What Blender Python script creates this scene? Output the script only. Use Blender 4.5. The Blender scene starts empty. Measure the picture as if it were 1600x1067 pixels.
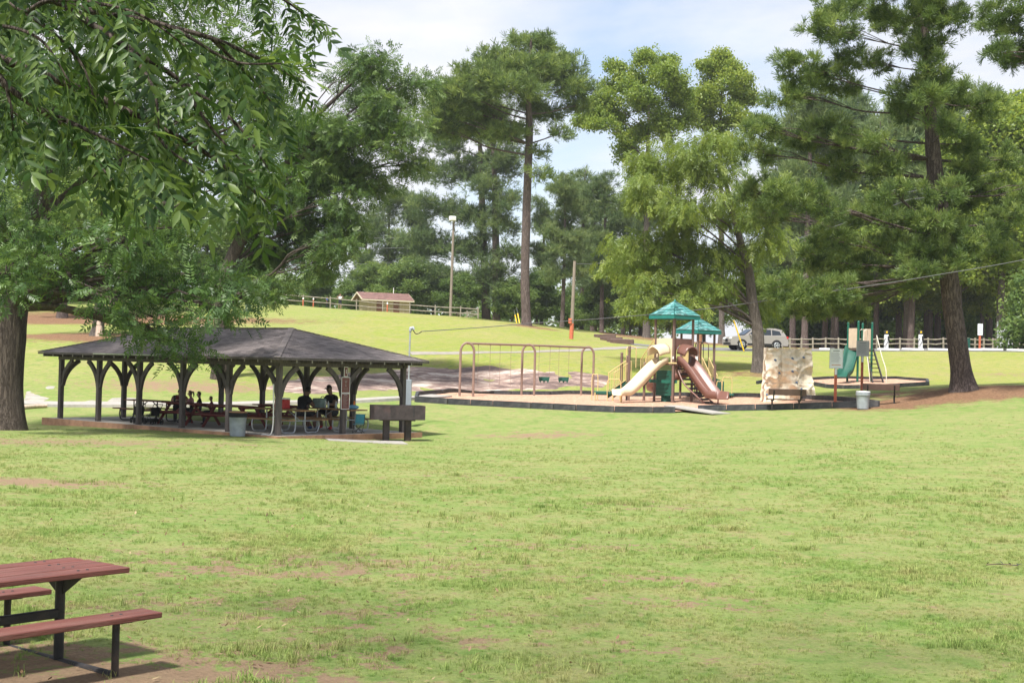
import bpy, bmesh, math, random
import numpy as np
from mathutils import Vector, Matrix, noise
from mathutils.geometry import delaunay_2d_cdt
R = math.radians
random.seed(7); rng = np.random.default_rng(7)
scene = bpy.context.scene
COL = scene.collection

# ------------------------------------------------------------ camera
F = 2222.0; CX, CY = 800.0, 533.5           # photograph pixels, 1600 x 1067
CAM = Vector((0, 0, 2.35)); PITCH = math.atan(35.5 / F); ROLL = math.atan(0.0245)
_r0 = Vector((1, 0, 0)); _u0 = Vector((0, -math.sin(PITCH), math.cos(PITCH))); FWD = Vector((0, math.cos(PITCH), math.sin(PITCH)))
RGT = _r0 * math.cos(ROLL) + _u0 * math.sin(ROLL); UPV = -_r0 * math.sin(ROLL) + _u0 * math.cos(ROLL)
cd = bpy.data.cameras.new('camera'); cam = bpy.data.objects.new('camera', cd); COL.objects.link(cam)
cd.sensor_width = 36; cd.lens = 50; cd.clip_start = 0.1; cd.clip_end = 6000
m = Matrix.Identity(4)
for i in range(3): m[i][0] = RGT[i]; m[i][1] = UPV[i]; m[i][2] = -FWD[i]; m[i][3] = CAM[i]
cam.matrix_world = m
scene.camera = cam

# ------------------------------------------------------------ sky, sun, exposure
SUN_EL, SUN_AZ = R(60), R(205)                # azimuth clockwise from +Y
world = bpy.data.worlds.new('World'); scene.world = world; world.use_nodes = True
wn = world.node_tree.nodes; wl = world.node_tree.links; wn.clear()
sky = wn.new('ShaderNodeTexSky'); sky.sky_type = 'NISHITA'; sky.sun_disc = False
sky.sun_elevation = SUN_EL; sky.sun_rotation = SUN_AZ; sky.dust_density = 0.6; sky.air_density = 1.0; sky.ozone_density = 3.0
tc = wn.new('ShaderNodeTexCoord'); mp = wn.new('ShaderNodeMapping'); mp.inputs['Scale'].default_value = (1.0, 1.0, 3.2); mp.inputs['Location'].default_value = (5.3, 1.0, 2.6)
n1 = wn.new('ShaderNodeTexNoise'); n1.inputs['Scale'].default_value = 2.0; n1.inputs['Detail'].default_value = 8; n1.inputs['Roughness'].default_value = 0.52; n1.inputs['Distortion'].default_value = 0.25
rp = wn.new('ShaderNodeValToRGB'); rp.color_ramp.elements[0].position = 0.43; rp.color_ramp.elements[1].position = 0.58
rp.color_ramp.elements[0].color = (0.28, 0.28, 0.28, 1); rp.color_ramp.elements[1].color = (1, 1, 1, 1)
n2 = wn.new('ShaderNodeTexNoise'); n2.inputs['Scale'].default_value = 5.0; n2.inputs['Detail'].default_value = 6
cr = wn.new('ShaderNodeValToRGB'); cr.color_ramp.elements[0].color = (4.7, 4.75, 5.1, 1); cr.color_ramp.elements[1].color = (5.6, 5.6, 5.75, 1); cr.color_ramp.elements[0].position = .3; cr.color_ramp.elements[1].position = .65
mx = wn.new('ShaderNodeMixRGB'); bg = wn.new('ShaderNodeBackground'); bg.inputs['Strength'].default_value = 0.082; ow = wn.new('ShaderNodeOutputWorld')
wl.new(tc.outputs['Generated'], mp.inputs['Vector']); wl.new(mp.outputs[0], n1.inputs['Vector']); wl.new(mp.outputs[0], n2.inputs['Vector'])
wl.new(n1.outputs['Fac'], rp.inputs[0]); wl.new(n2.outputs['Fac'], cr.inputs[0])
wl.new(rp.outputs[0], mx.inputs['Fac']); wl.new(sky.outputs[0], mx.inputs['Color1']); wl.new(cr.outputs[0], mx.inputs['Color2'])
wl.new(mx.outputs[0], bg.inputs['Color']); wl.new(bg.outputs[0], ow.inputs['Surface'])
sl = bpy.data.lights.new('sun', 'SUN'); sl.energy = 3.5; sl.angle = R(5); sl.color = (1.0, 0.965, 0.91)
sun = bpy.data.objects.new('sun', sl); COL.objects.link(sun); sun.location = (0, 0, 60)
sdir = Vector((math.sin(SUN_AZ) * math.cos(SUN_EL), math.cos(SUN_AZ) * math.cos(SUN_EL), math.sin(SUN_EL)))
sun.rotation_euler = (-sdir).to_track_quat('-Z', 'Y').to_euler()
vs = scene.view_settings; vs.view_transform = 'Standard'; vs.look = 'None'; vs.exposure = 1.22; vs.gamma = 1; vs.use_curve_mapping = False
scene.render.engine = 'CYCLES'; scene.cycles.max_bounces = 6; scene.cycles.transparent_max_bounces = 8
scene.cycles.diffuse_bounces = 4; scene.cycles.glossy_bounces = 2; scene.cycles.transmission_bounces = 4
scene.cycles.use_denoising = True

# ------------------------------------------------------------ pixel helpers
def at(px, py, d):
    v = FWD + RGT * ((px - CX) / F) + UPV * ((CY - py) / F)
    return CAM + v * (d / v.y)
def proj(p):
    q = Vector(p) - CAM; z = q.dot(FWD)
    return CX + F * q.dot(RGT) / z, CY - F * q.dot(UPV) / z

# ------------------------------------------------------------ terrain: thin plate spline through surveyed points
CP = [(434,684,44.4),(83,665,52),(640,684,48.5),(640,632,58),(830,638,58),(960,645,57),(1100,645,57),(1300,638,57),(1370,636,57),
 (1500,609,58),(1600,625,54),(728,622,64),(824,620,67.5),(917,618.5,71),(1050,630,63),(1140,627,66),(770,618,73),(960,620,73),(1165,622,66),
 (1230,628,62),(1328,597,74),(1300,607,70),(1450,602,70),(1350,592,80),(1185,581,80),(1250,549,112),(1400,549,112),(1590,550,112),(1400,575,90),
 (1550,580,90),(1180,547,116),(1100,548,112),(960,544,100),(800,549,88),(680,552,85),(700,614,66),(520,615,66),(850,575,78),(600,572,80),
 (600,520,110),(600,490,154),(430,475,154),(745,499,150),(825,509,125),(893,531,110),(970,535,122),(153,524,85),(60,520,90),(50,485,125),
 (300,495,125),(30,634,60),(150,580,72),(240,633,60),(-300,525,90),(15,673,44),(-200,500,120),(1250,545,126),(1400,545,126),(1590,546,126)]
pts = [tuple(at(*c)) for c in CP]
for y in (-12, 4, 14, 24): pts += [(x, y, 0.0) for x in (-30, -10, 0, 10, 30)]
pts += [(-25, 36, -.05), (-8, 36, -.08), (4, 38, 0.0), (14, 38, .45), (60, 40, 2.0), (-60, 45, 0.6), (-70, 80, 3), (90, 80, 4.2), (100, 120, 5.2), (60, 165, 4.2), (100, 170, 4.6),
 (20, 165, 4.6), (0, 200, 5.5), (-60, 200, 7.5), (-120, 150, 8), (-150, 60, 3), (160, 60, 4), (0, 260, 4), (-150, 260, 6), (150, 260, 4)]
P = np.array(pts, float); S = 30.0
def _tps(r2): return np.where(r2 > 0, r2 * np.log(np.maximum(r2, 1e-12)), 0)
_n = len(P); _A = np.zeros((_n + 3, _n + 3)); _xy = P[:, :2] / S
_A[:_n, :_n] = _tps(((_xy[:, None] - _xy[None]) ** 2).sum(-1)) + np.eye(_n) * 0.003
_A[:_n, _n] = 1; _A[:_n, _n + 1:] = _xy; _A[_n, :_n] = 1; _A[_n + 1:, :_n] = _xy.T
_W = np.linalg.solve(_A, np.concatenate([P[:, 2], np.zeros(3)]))
def gzn(x, y):
    x = np.asarray(x, float); y = np.asarray(y, float); sh = x.shape; q = np.stack([x.ravel(), y.ravel()], 1) / S
    z = np.zeros(len(q))
    for k in range(0, len(q), 20000):
        qq = q[k:k + 20000]; z[k:k + 20000] = _tps(((qq[:, None] - _xy[None]) ** 2).sum(-1)) @ _W[:_n] + _W[_n] + qq @ _W[_n + 1:]
    X = q[:, 0] * S; Y = q[:, 1] * S
    r = np.maximum(np.abs(X) / 150, np.maximum(Y / 250, -Y / 14)); t = np.clip((r - 0.9) / 0.5, 0, 1); t = t * t * (3 - 2 * t)
    base = np.clip((Y - 20) / 80, 0, 1) * 3.5
    z = z * (1 - t) + base * t
    z += .025 * np.sin(X * .9 + 1.3 * np.sin(Y * .31)) * np.sin(Y * .77 + X * .21) 
    return z.reshape(sh)
def gz(x, y): return float(gzn(np.array([x]), np.array([y]))[0])
def G(px, py, lo=5, hi=200):
    v = FWD + RGT * ((px - CX) / F) + UPV * ((CY - py) / F); v = v / v.y
    ds = np.arange(lo, hi, .25); z = CAM.z + v.z * ds; g = gzn(v.x * ds, ds)
    k = np.argmax(z <= g) if (z <= g).any() else len(ds) - 1
    a, b = (ds[k - 1], ds[k]) if k else (ds[0], ds[0])
    fa = CAM.z + v.z * a - gz(v.x * a, a); fb = CAM.z + v.z * b - gz(v.x * b, b)
    d = a + (b - a) * (fa / (fa - fb) if fa != fb else 0)
    return Vector((v.x * d, d, gz(v.x * d, d)))
def GD(px, d):
    """ground point under the pixel column px at distance d"""
    p = at(px, 560, d)
    for _ in range(3):
        z = gz(p.x, d); qx, qy = proj((p.x, d, z)); p.x += (px - qx) * d / F
    return Vector((p.x, d, gz(p.x, d)))

# ------------------------------------------------------------ object helpers
def link(o, parent=None):
    COL.objects.link(o)
    if parent: o.parent = parent
    return o
_labels = {}
def tag(o, label=None, cat=None, group=None, kind=None):
    if label:
        o['label'] = label; _labels.setdefault(label, []).append(o.name)
    if cat: o['category'] = cat
    if group: o['group'] = group
    if kind: o['kind'] = kind
    return o
def thing(name, label, cat, loc=(0, 0, 0), rz=0, group=None):
    o = bpy.data.objects.new(name, None); o.empty_display_size = .2; link(o); o.location = loc; o.rotation_euler = (0, 0, rz)
    return tag(o, label, cat, group)
def clone(o, parent=None, loc=None, rot=None, scale=None):
    c = o.copy(); COL.objects.link(c); c.parent = parent
    if loc is not None: c.location = loc
    if rot is not None: c.rotation_euler = rot
    if scale is not None: c.scale = scale
    return c
def clone_tree(o, parent=None):
    c = o.copy(); COL.objects.link(c); c.parent = parent
    for ch in list(o.children): clone_tree(ch, c)
    return c
def rotz(a): return Matrix.Rotation(a, 3, 'Z')
class MB:
    def __init__(s): s.v = []; s.f = []; s.m = []; s.sm = []; s.var = []
    def add(s, vs, fs, mi=0, smooth=False, var=.5):
        b = len(s.v); s.v += [tuple(v) for v in vs]; s.var += [var] * len(vs)
        for f in fs: s.f.append(tuple(b + i for i in f)); s.m.append(mi); s.sm.append(smooth)
        return s
    def box(s, c, d, rot=None, mi=0, bev=0.0, var=.5):
        x, y, z = d[0] / 2, d[1] / 2, d[2] / 2; c = Vector(c)
        if bev <= 0:
            vs = [Vector((sx * x, sy * y, sz * z)) for sz in (-1, 1) for sy in (-1, 1) for sx in (-1, 1)]
            fs = [(0, 2, 3, 1), (4, 5, 7, 6), (0, 1, 5, 4), (2, 6, 7, 3), (0, 4, 6, 2), (1, 3, 7, 5)]
        else:
            b = bev; vs = []; idx = {}
            for sx in (-1, 1):
                for sy in (-1, 1):
                    for sz in (-1, 1):
                        for a, q in enumerate(((x, y - b, z - b), (x - b, y, z - b), (x - b, y - b, z))):
                            idx[(sx, sy, sz, a)] = len(vs); vs.append(Vector((sx * q[0], sy * q[1], sz * q[2])))
            fs = []
            I = idx
            def q(*k): fs.append(tuple(I[i] for i in k))
            for sx in (-1, 1):
                o = [(sx, -1, -1, 0), (sx, 1, -1, 0), (sx, 1, 1, 0), (sx, -1, 1, 0)]; q(*(o if sx > 0 else o[::-1]))
            for sy in (-1, 1):
                o = [(-1, sy, -1, 1), (1, sy, -1, 1), (1, sy, 1, 1), (-1, sy, 1, 1)]; q(*(o[::-1] if sy > 0 else o))
            for sz in (-1, 1):
                o = [(-1, -1, sz, 2), (1, -1, sz, 2), (1, 1, sz, 2), (-1, 1, sz, 2)]; q(*(o if sz > 0 else o[::-1]))
            for sx in (-1, 1):
                for sy in (-1, 1):
                    o = [(sx, sy, -1, 0), (sx, sy, -1, 1), (sx, sy, 1, 1), (sx, sy, 1, 0)]; q(*(o if sx * sy > 0 else o[::-1]))
                for sz in (-1, 1):
                    o = [(sx, -1, sz, 0), (sx, 1, sz, 0), (sx, 1, sz, 2), (sx, -1, sz, 2)]; q(*(o if sx * sz > 0 else o[::-1]))
            for sy in (-1, 1):
                for sz in (-1, 1):
                    o = [(-1, sy, sz, 1), (-1, sy, sz, 2), (1, sy, sz, 2), (1, sy, sz, 1)]; q(*(o if sy * sz < 0 else o[::-1]))
            for sx in (-1, 1):
                for sy in (-1, 1):
                    for sz in (-1, 1):
                        o = [(sx, sy, sz, 0), (sx, sy, sz, 1), (sx, sy, sz, 2)]; q(*(o if sx * sy * sz > 0 else o[::-1]))
        if rot is not None: vs = [rot @ v for v in vs]
        return s.add([c + v for v in vs], fs, mi, False, var)
    def beam(s, p0, p1, w, h, mi=0, up=(0, 0, 1), bev=0.0, var=.5):
        p0, p1 = Vector(p0), Vector(p1); x = (p1 - p0); L = x.length; x = x / L; u = Vector(up)
        if abs(x.dot(u)) > .98: u = Vector((1, 0, 0)) if abs(x.x) < .9 else Vector((0, 1, 0))
        y = u.cross(x).normalized(); z = x.cross(y)
        return s.box((p0 + p1) / 2, (L, w, h), Matrix((x, y, z)).transposed(), mi, bev, var)
    def tube(s, pts, rad, n=8, mi=0, cap=True, smooth=True, var=.5):
        pts = [Vector(p) for p in pts]; k = len(pts); rad = rad if isinstance(rad, (list, tuple)) else [rad] * k
        t0 = (pts[1] - pts[0]).normalized(); a = Vector((0, 0, 1)) if abs(t0.z) < .9 else Vector((1, 0, 0)); a = (a - t0 * a.dot(t0)).normalized()
        vs = []
        for i, p in enumerate(pts):
            t = (pts[min(i + 1, k - 1)] - pts[max(i - 1, 0)]).normalized(); a = (a - t * a.dot(t)).normalized(); b = t.cross(a)
            vs += [p + (a * math.cos(2 * math.pi * j / n) + b * math.sin(2 * math.pi * j / n)) * rad[i] for j in range(n)]
        fs = [(i * n + j, i * n + (j + 1) % n, (i + 1) * n + (j + 1) % n, (i + 1) * n + j) for i in range(k - 1) for j in range(n)]
        s.add(vs, fs, mi, smooth, var)
        if cap: s.add(vs[:n], [tuple(range(n))[::-1]], mi, False, var); s.add(vs[-n:], [tuple(range(n))], mi, False, var)
        return s
    def lathe(s, prof, n=16, c=(0, 0, 0), mi=0, smooth=True, var=.5):
        c = Vector(c); vs = [c + Vector((r * math.cos(2 * math.pi * j / n), r * math.sin(2 * math.pi * j / n), z)) for r, z in prof for j in range(n)]
        fs = [(i * n + j, i * n + (j + 1) % n, (i + 1) * n + (j + 1) % n, (i + 1) * n + j) for i in range(len(prof) - 1) for j in range(n)]
        return s.add(vs, fs, mi, smooth, var)
    def prism(s, poly, o, U, V, t, mi=0, var=.5):
        o, U, V = Vector(o), Vector(U), Vector(V); N = U.cross(V).normalized() * t; k = len(poly)
        a = [o + U * u + V * v for u, v in poly]; vs = a + [p + N for p in a]
        fs = [tuple(range(k))[::-1], tuple(range(k, 2 * k))] + [(i, (i + 1) % k, k + (i + 1) % k, k + i) for i in range(k)]
        return s.add(vs, fs, mi, False, var)
    def sweep(s, frames, prof, mi=0, smooth=False, closed=True, var=.5):
        """frames: list of (point, side, up); prof: closed list of (a, b)"""
        n = len(prof); vs = [p + sd * a + u * b for p, sd, u in frames for a, b in prof]; k = len(frames)
        rn = range(n) if closed else range(n - 1)
        fs = [(i * n + j, i * n + (j + 1) % n, (i + 1) * n + (j + 1) % n, (i + 1) * n + j) for i in range(k - 1) for j in rn]
        if closed: fs += [tuple(range(n))[::-1], tuple(range((k - 1) * n, k * n))]
        return s.add(vs, fs, mi, smooth, var)
    def ball(s, c, r, n=10, mi=0, var=.5):
        r = (r, r, r) if not isinstance(r, (tuple, list)) else r; c = Vector(c); vs = []; m_ = n // 2
        for i in range(m_ + 1):
            t = math.pi * i / m_; tt = max(min(t, math.pi - .01), .01)
            vs += [c + Vector((r[0] * math.sin(tt) * math.cos(2 * math.pi * j / n), r[1] * math.sin(tt) * math.sin(2 * math.pi * j / n), r[2] * math.cos(tt))) for j in range(n)]
        fs = [(i * n + j, (i + 1) * n + j, (i + 1) * n + (j + 1) % n, i * n + (j + 1) % n) for i in range(m_) for j in range(n)]
        return s.add(vs, fs, mi, True, var)
    def mesh(s, name, mats):
        me = bpy.data.meshes.new(name); me.from_pydata(s.v, [], s.f); mats = mats if isinstance(mats, (list, tuple)) else [mats]
        for q in mats: me.materials.append(q)
        me.polygons.foreach_set('material_index', s.m); me.polygons.foreach_set('use_smooth', s.sm)
        if any(x != .5 for x in s.var):
            a = me.attributes.new('var', 'FLOAT', 'POINT'); a.data.foreach_set('value', s.var)
        me.update(); return me
    def build(s, name, mats, parent=None, loc=None, rot=None):
        o = bpy.data.objects.new(name, s.mesh(name, mats)); link(o, parent)
        if loc is not None: o.location = loc
        if rot is not None: o.rotation_euler = rot
        return o
def curve(pts, n):
    """Catmull-Rom through pts, n samples per span"""
    p = [Vector(q) for q in pts]; p = [p[0] * 2 - p[1]] + p + [p[-1] * 2 - p[-2]]; out = []
    for i in range(1, len(p) - 2):
        for k in range(n):
            t = k / n; a, b, c, d = p[i - 1], p[i], p[i + 1], p[i + 2]
            out.append(.5 * ((2 * b) + (c - a) * t + (2 * a - 5 * b + 4 * c - d) * t * t + (3 * b - a - 3 * c + d) * t ** 3))
    out.append(p[-2]); return out

# ------------------------------------------------------------ materials
def nt(name):
    m = bpy.data.materials.new(name); m.use_nodes = True; m.node_tree.nodes.clear(); return m, m.node_tree.nodes, m.node_tree.links
def M(name, col, rough=.75, var=.18, scale=6.0, bump=0.0, bscale=40.0, metal=0.0, spec=.4, stretch=(1, 1, 1), attr=None, world_co=False, dirt=None):
    m, n, l = nt(name); out = n.new('ShaderNodeOutputMaterial'); b = n.new('ShaderNodeBsdfPrincipled'); l.new(b.outputs[0], out.inputs[0])
    b.inputs['Roughness'].default_value = rough; b.inputs['Metallic'].default_value = metal; b.inputs['Specular IOR Level'].default_value = spec
    if world_co: src = n.new('ShaderNodeNewGeometry').outputs['Position']
    else: src = n.new('ShaderNodeTexCoord').outputs['Object']
    mp = n.new('ShaderNodeMapping'); mp.inputs['Scale'].default_value = stretch; l.new(src, mp.inputs[0])
    nz = n.new('ShaderNodeTexNoise'); nz.inputs['Scale'].default_value = scale; nz.inputs['Detail'].default_value = 6; nz.inputs['Roughness'].default_value = .62; l.new(mp.outputs[0], nz.inputs['Vector'])
    mr = n.new('ShaderNodeMapRange'); mr.inputs[1].default_value = .3; mr.inputs[2].default_value = .7; mr.inputs[3].default_value = 1 - var; mr.inputs[4].default_value = 1 + var; l.new(nz.outputs['Fac'], mr.inputs[0])
    cc = n.new('ShaderNodeRGB'); cc.outputs[0].default_value = (*col, 1); c_out = cc.outputs[0]
    if dirt:
        n2 = n.new('ShaderNodeTexNoise'); n2.inputs['Scale'].default_value = scale * .45; n2.inputs['Detail'].default_value = 8; n2.inputs['Roughness'].default_value = .7; l.new(mp.outputs[0], n2.inputs['Vector'])
        r2 = n.new('ShaderNodeMapRange'); r2.inputs[1].default_value = .5; r2.inputs[2].default_value = .68; r2.inputs[4].default_value = dirt[1]; l.new(n2.outputs['Fac'], r2.inputs[0])
        mx = n.new('ShaderNodeMixRGB'); mx.inputs['Color2'].default_value = (*dirt[0], 1); l.new(c_out, mx.inputs['Color1']); l.new(r2.outputs[0], mx.inputs['Fac']); c_out = mx.outputs[0]
    sc = n.new('ShaderNodeVectorMath'); sc.operation = 'SCALE'; l.new(c_out, sc.inputs[0])
    if attr:
        at_ = n.new('ShaderNodeAttribute'); at_.attribute_name = 'var'; m2 = n.new('ShaderNodeMapRange'); m2.inputs[3].default_value = 1 - attr; m2.inputs[4].default_value = 1 + attr; l.new(at_.outputs['Fac'], m2.inputs[0])
        mu = n.new('ShaderNodeMath'); mu.operation = 'MULTIPLY'; l.new(m2.outputs[0], mu.inputs[0]); l.new(mr.outputs[0], mu.inputs[1]); l.new(mu.outputs[0], sc.inputs['Scale'])
    else: l.new(mr.outputs[0], sc.inputs['Scale'])
    l.new(sc.outputs[0], b.inputs['Base Color'])
    if bump:
        nb = n.new('ShaderNodeTexNoise'); nb.inputs['Scale'].default_value = bscale; nb.inputs['Detail'].default_value = 5; l.new(mp.outputs[0], nb.inputs['Vector'])
        bp = n.new('ShaderNodeBump'); bp.inputs['Strength'].default_value = bump; bp.inputs['Distance'].default_value = .02; l.new(nb.outputs['Fac'], bp.inputs['Height']); l.new(bp.outputs[0], b.inputs['Normal'])
    return m
def leafmat(name, dark, mid, light, trans=.35, gloss=.06, rough=.45):
    m, n, l = nt(name); out = n.new('ShaderNodeOutputMaterial'); at_ = n.new('ShaderNodeAttribute'); at_.attribute_name = 'var'
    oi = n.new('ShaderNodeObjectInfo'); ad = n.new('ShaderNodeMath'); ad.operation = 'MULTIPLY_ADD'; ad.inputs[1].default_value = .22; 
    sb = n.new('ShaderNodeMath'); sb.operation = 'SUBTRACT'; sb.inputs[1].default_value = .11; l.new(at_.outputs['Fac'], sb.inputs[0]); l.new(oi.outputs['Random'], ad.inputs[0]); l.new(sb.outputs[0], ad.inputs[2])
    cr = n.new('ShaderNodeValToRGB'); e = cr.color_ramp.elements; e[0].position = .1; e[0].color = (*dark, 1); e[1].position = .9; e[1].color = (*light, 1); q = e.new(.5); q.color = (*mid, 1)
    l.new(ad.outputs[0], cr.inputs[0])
    d = n.new('ShaderNodeBsdfDiffuse'); t = n.new('ShaderNodeBsdfTranslucent'); g = n.new('ShaderNodeBsdfGlossy'); g.inputs['Roughness'].default_value = rough
    hs = n.new('ShaderNodeHueSaturation'); hs.inputs['Hue'].default_value = .488; hs.inputs['Saturation'].default_value = 1.1; hs.inputs['Value'].default_value = 1.2
    l.new(cr.outputs[0], d.inputs[0]); l.new(cr.outputs[0], hs.inputs['Color']); l.new(hs.outputs[0], t.inputs[0])
    a = n.new('ShaderNodeMixShader'); a.inputs[0].default_value = trans; l.new(d.outputs[0], a.inputs[1]); l.new(t.outputs[0], a.inputs[2])
    b = n.new('ShaderNodeMixShader'); b.inputs[0].default_value = gloss; l.new(a.outputs[0], b.inputs[1]); l.new(g.outputs[0], b.inputs[2]); l.new(b.outputs[0], out.inputs[0])
    return m
def barkmat(name, a, b_, scale=9, st=(1, 1, .18), bump=.9):
    m, n, l = nt(name); out = n.new('ShaderNodeOutputMaterial'); b = n.new('ShaderNodeBsdfPrincipled'); b.inputs['Roughness'].default_value = .95; b.inputs['Specular IOR Level'].default_value = .15
    tc = n.new('ShaderNodeTexCoord'); mp = n.new('ShaderNodeMapping'); mp.inputs['Scale'].default_value = st; l.new(tc.outputs['Object'], mp.inputs[0])
    v = n.new('ShaderNodeTexVoronoi'); v.inputs['Scale'].default_value = scale; v.feature = 'DISTANCE_TO_EDGE'; nz = n.new('ShaderNodeTexNoise'); nz.inputs['Scale'].default_value = scale * 1.4; nz.inputs['Detail'].default_value = 7; nz.inputs['Roughness'].default_value = .7
    l.new(mp.outputs[0], nz.inputs['Vector']); mxv = n.new('ShaderNodeMixRGB'); mxv.inputs[0].default_value = .25; l.new(mp.outputs[0], mxv.inputs[1]); l.new(nz.outputs['Color'], mxv.inputs[2]); l.new(mxv.outputs[0], v.inputs['Vector'])
    mr = n.new('ShaderNodeMapRange'); mr.inputs[2].default_value = .12; l.new(v.outputs['Distance'], mr.inputs[0])
    mu = n.new('ShaderNodeMath'); mu.operation = 'MULTIPLY'; l.new(mr.outputs[0], mu.inputs[0]); l.new(nz.outputs['Fac'], mu.inputs[1])
    cr = n.new('ShaderNodeValToRGB'); cr.color_ramp.elements[0].color = (*a, 1); cr.color_ramp.elements[1].color = (*b_, 1); cr.color_ramp.elements[0].position = .0; cr.color_ramp.elements[1].position = .6
    l.new(mu.outputs[0], cr.inputs[0]); l.new(cr.outputs[0], b.inputs['Base Color'])
    bp = n.new('ShaderNodeBump'); bp.inputs['Strength'].default_value = bump; bp.inputs['Distance'].default_value = .05; l.new(mu.outputs[0], bp.inputs['Height']); l.new(bp.outputs[0], b.inputs['Normal']); l.new(b.outputs[0], out.inputs[0])
    return m
def grass_col(n, l, pos, hill_out=None, dirt_out=None, straw_out=None, dirt_bias=0.0):
    """lawn colours: lush and dry patches, bare red clay spots, from world position"""
    def nz(scale, det=5, rough=.6, st=None):
        t = n.new('ShaderNodeTexNoise'); t.inputs['Scale'].default_value = scale; t.inputs['Detail'].default_value = det; t.inputs['Roughness'].default_value = rough
        l.new(pos, t.inputs['Vector']); return t.outputs['Fac']
    def rng_(src, a, b, c=0, d=1):
        r = n.new('ShaderNodeMapRange'); r.inputs[1].default_value = a; r.inputs[2].default_value = b; r.inputs[3].default_value = c; r.inputs[4].default_value = d; l.new(src, r.inputs[0]); return r.outputs[0]
    def mix(f, a, b):
        x = n.new('ShaderNodeMixRGB'); l.new(f, x.inputs[0])
        for k, c in ((1, a), (2, b)):
            if isinstance(c, tuple): x.inputs[k].default_value = (*c, 1)
            else: l.new(c, x.inputs[k])
        return x.outputs[0]
    def add(a, b, op='ADD'):
        x = n.new('ShaderNodeMath'); x.operation = op; l.new(a, x.inputs[0]); l.new(b, x.inputs[1]) if not isinstance(b, float) else setattr(x.inputs[1], 'default_value', b); x.use_clamp = True; return x.outputs[0]
    c = mix(rng_(nz(.22, 4), .38, .62), (.192, .264, .072), (.250, .286, .098))
    if hill_out:
        h = mix(rng_(nz(.16, 6, .7), .4, .62), (.235, .278, .046), (.290, .278, .084)); c = mix(hill_out, c, h)
    c = mix(rng_(nz(1.3, 7, .75), .44, .66, 0, .85), c, (.315, .285, .128))
    c = mix(rng_(nz(2.7, 5, .7), .50, .68, 0, .75), c, (.105, .205, .040))
    d = rng_(add(nz(.7, 7, .72), nz(6.0, 4, .7), 'MULTIPLY'), .322 - dirt_bias, .42 - dirt_bias, 0, .85)
    if dirt_out:
        dn = add(dirt_out, rng_(nz(2.6, 8, .8), .35, .65, -.6, .6)); dn = rng_(dn, .40, .56, 0, 1); d = add(d, add(dn, .96, 'MULTIPLY'))
    c = mix(d, c, mix(nz(7, 4), (.235, .150, .098), (.325, .230, .148)))
    if straw_out:
        sn = add(straw_out, rng_(nz(1.2, 7, .75), .3, .7, -.4, .4)); sn = rng_(sn, .3, .7, 0, .95)
        c = mix(sn, c, mix(rng_(nz(9, 5), .35, .65), (.135, .070, .045), (.27, .150, .090)))
    f = rng_(nz(26, 4, .7), .3, .7, .82, 1.18)
    s = n.new('ShaderNodeVectorMath'); s.operation = 'SCALE'; l.new(c, s.inputs[0]); l.new(f, s.inputs['Scale']); return s.outputs[0]
# ------------------------------------------------------------ palette
m_conc = M('concrete', (.34, .32, .29), .9, .15, 5, .3, 60, dirt=((.30, .24, .19), .5)); m_clay = M('clay_stained_concrete', (.36, .20, .125), .9, .25, 4, .3, 50, dirt=((.20, .10, .06), .7))
m_path = M('path_gravel', (.28, .25, .215), .95, .2, 3, .4, 80, world_co=True)
m_asph = M('parking_surface', (.17, .165, .16), .95, .15, 2, .3, 90, world_co=True)
m_bwood = M('weathered_brown_timber', (.088, .073, .069), .8, .3, 5, .5, 30, stretch=(3, 3, .6), dirt=((.16, .13, .11), .5))
m_bwend = M('sawn_rafter_end', (.30, .27, .25), .85, .2, 20)
m_shing = M('asphalt_shingle', (.185, .158, .154), .92, .22, 2.2, .5, 120, attr=.28)
m_cap = M('shingle_hip_cap', (.22, .19, .182), .92, .2, 4, .5, 120, attr=.15)
m_redp = M('red_painted_plank', (.150, .050, .038), .6, .3, 3.5, .4, 25, stretch=(.5, 5, 5), dirt=((.205, .112, .088), .75))
m_redw = M('dark_red_stained_plank', (.165, .030, .026), .7, .3, 5, .3, 25)
m_tan = M('varnished_pine_plank', (.33, .19, .085), .6, .22, 5, .3, 25, stretch=(.5, 5, 5))
m_redbr = M('reddish_brown_plank', (.22, .10, .07), .7, .22, 5, .3, 25)
m_galv = M('galvanised_steel', (.46, .48, .50), .45, .15, 14, .1, 60, metal=.5)
m_black = M('black_painted_steel', (.022, .021, .022), .55, .3, 10, .2, 60, dirt=((.09, .06, .045), .5))
m_rust = M('rusty_grill_steel', (.045, .034, .033), .7, .45, 4, .5, 30, dirt=((.11, .062, .055), .7))
m_swing = M('brown_powder_coat', (.255, .170, .135), .5, .12, 4)
m_brownp = M('brown_post_paint', (.165, .105, .085), .5, .15, 4)
m_border = M('black_plastic_timber', (.040, .042, .046), .6, .35, 6, .5, 25, dirt=((.12, .105, .095), .4))
m_mulch = M('wood_chip_mulch', (.46, .27, .18), .95, .5, 9, .9, 30, world_co=True, dirt=((.60, .42, .30), .7))
m_beige = M('beige_plastic', (.66, .55, .38), .42, .08, 3, dirt=((.50, .38, .25), .35)); m_brpl = M('brown_plastic', (.175, .082, .062), .35, .12, 3, spec=.5)
m_teal = M('teal_roof_plastic', (.080, .255, .245), .55, .2, 4, attr=.5, dirt=((.34, .48, .48), .7)); m_tealf = M('teal_fascia', (.012, .165, .140), .45, .12, 4)
m_green = M('dark_green_plastic', (.012, .085, .058), .6, .15, 3); m_gpost = M('green_powder_coat', (.010, .110, .072), .4, .1, 3)
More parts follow.
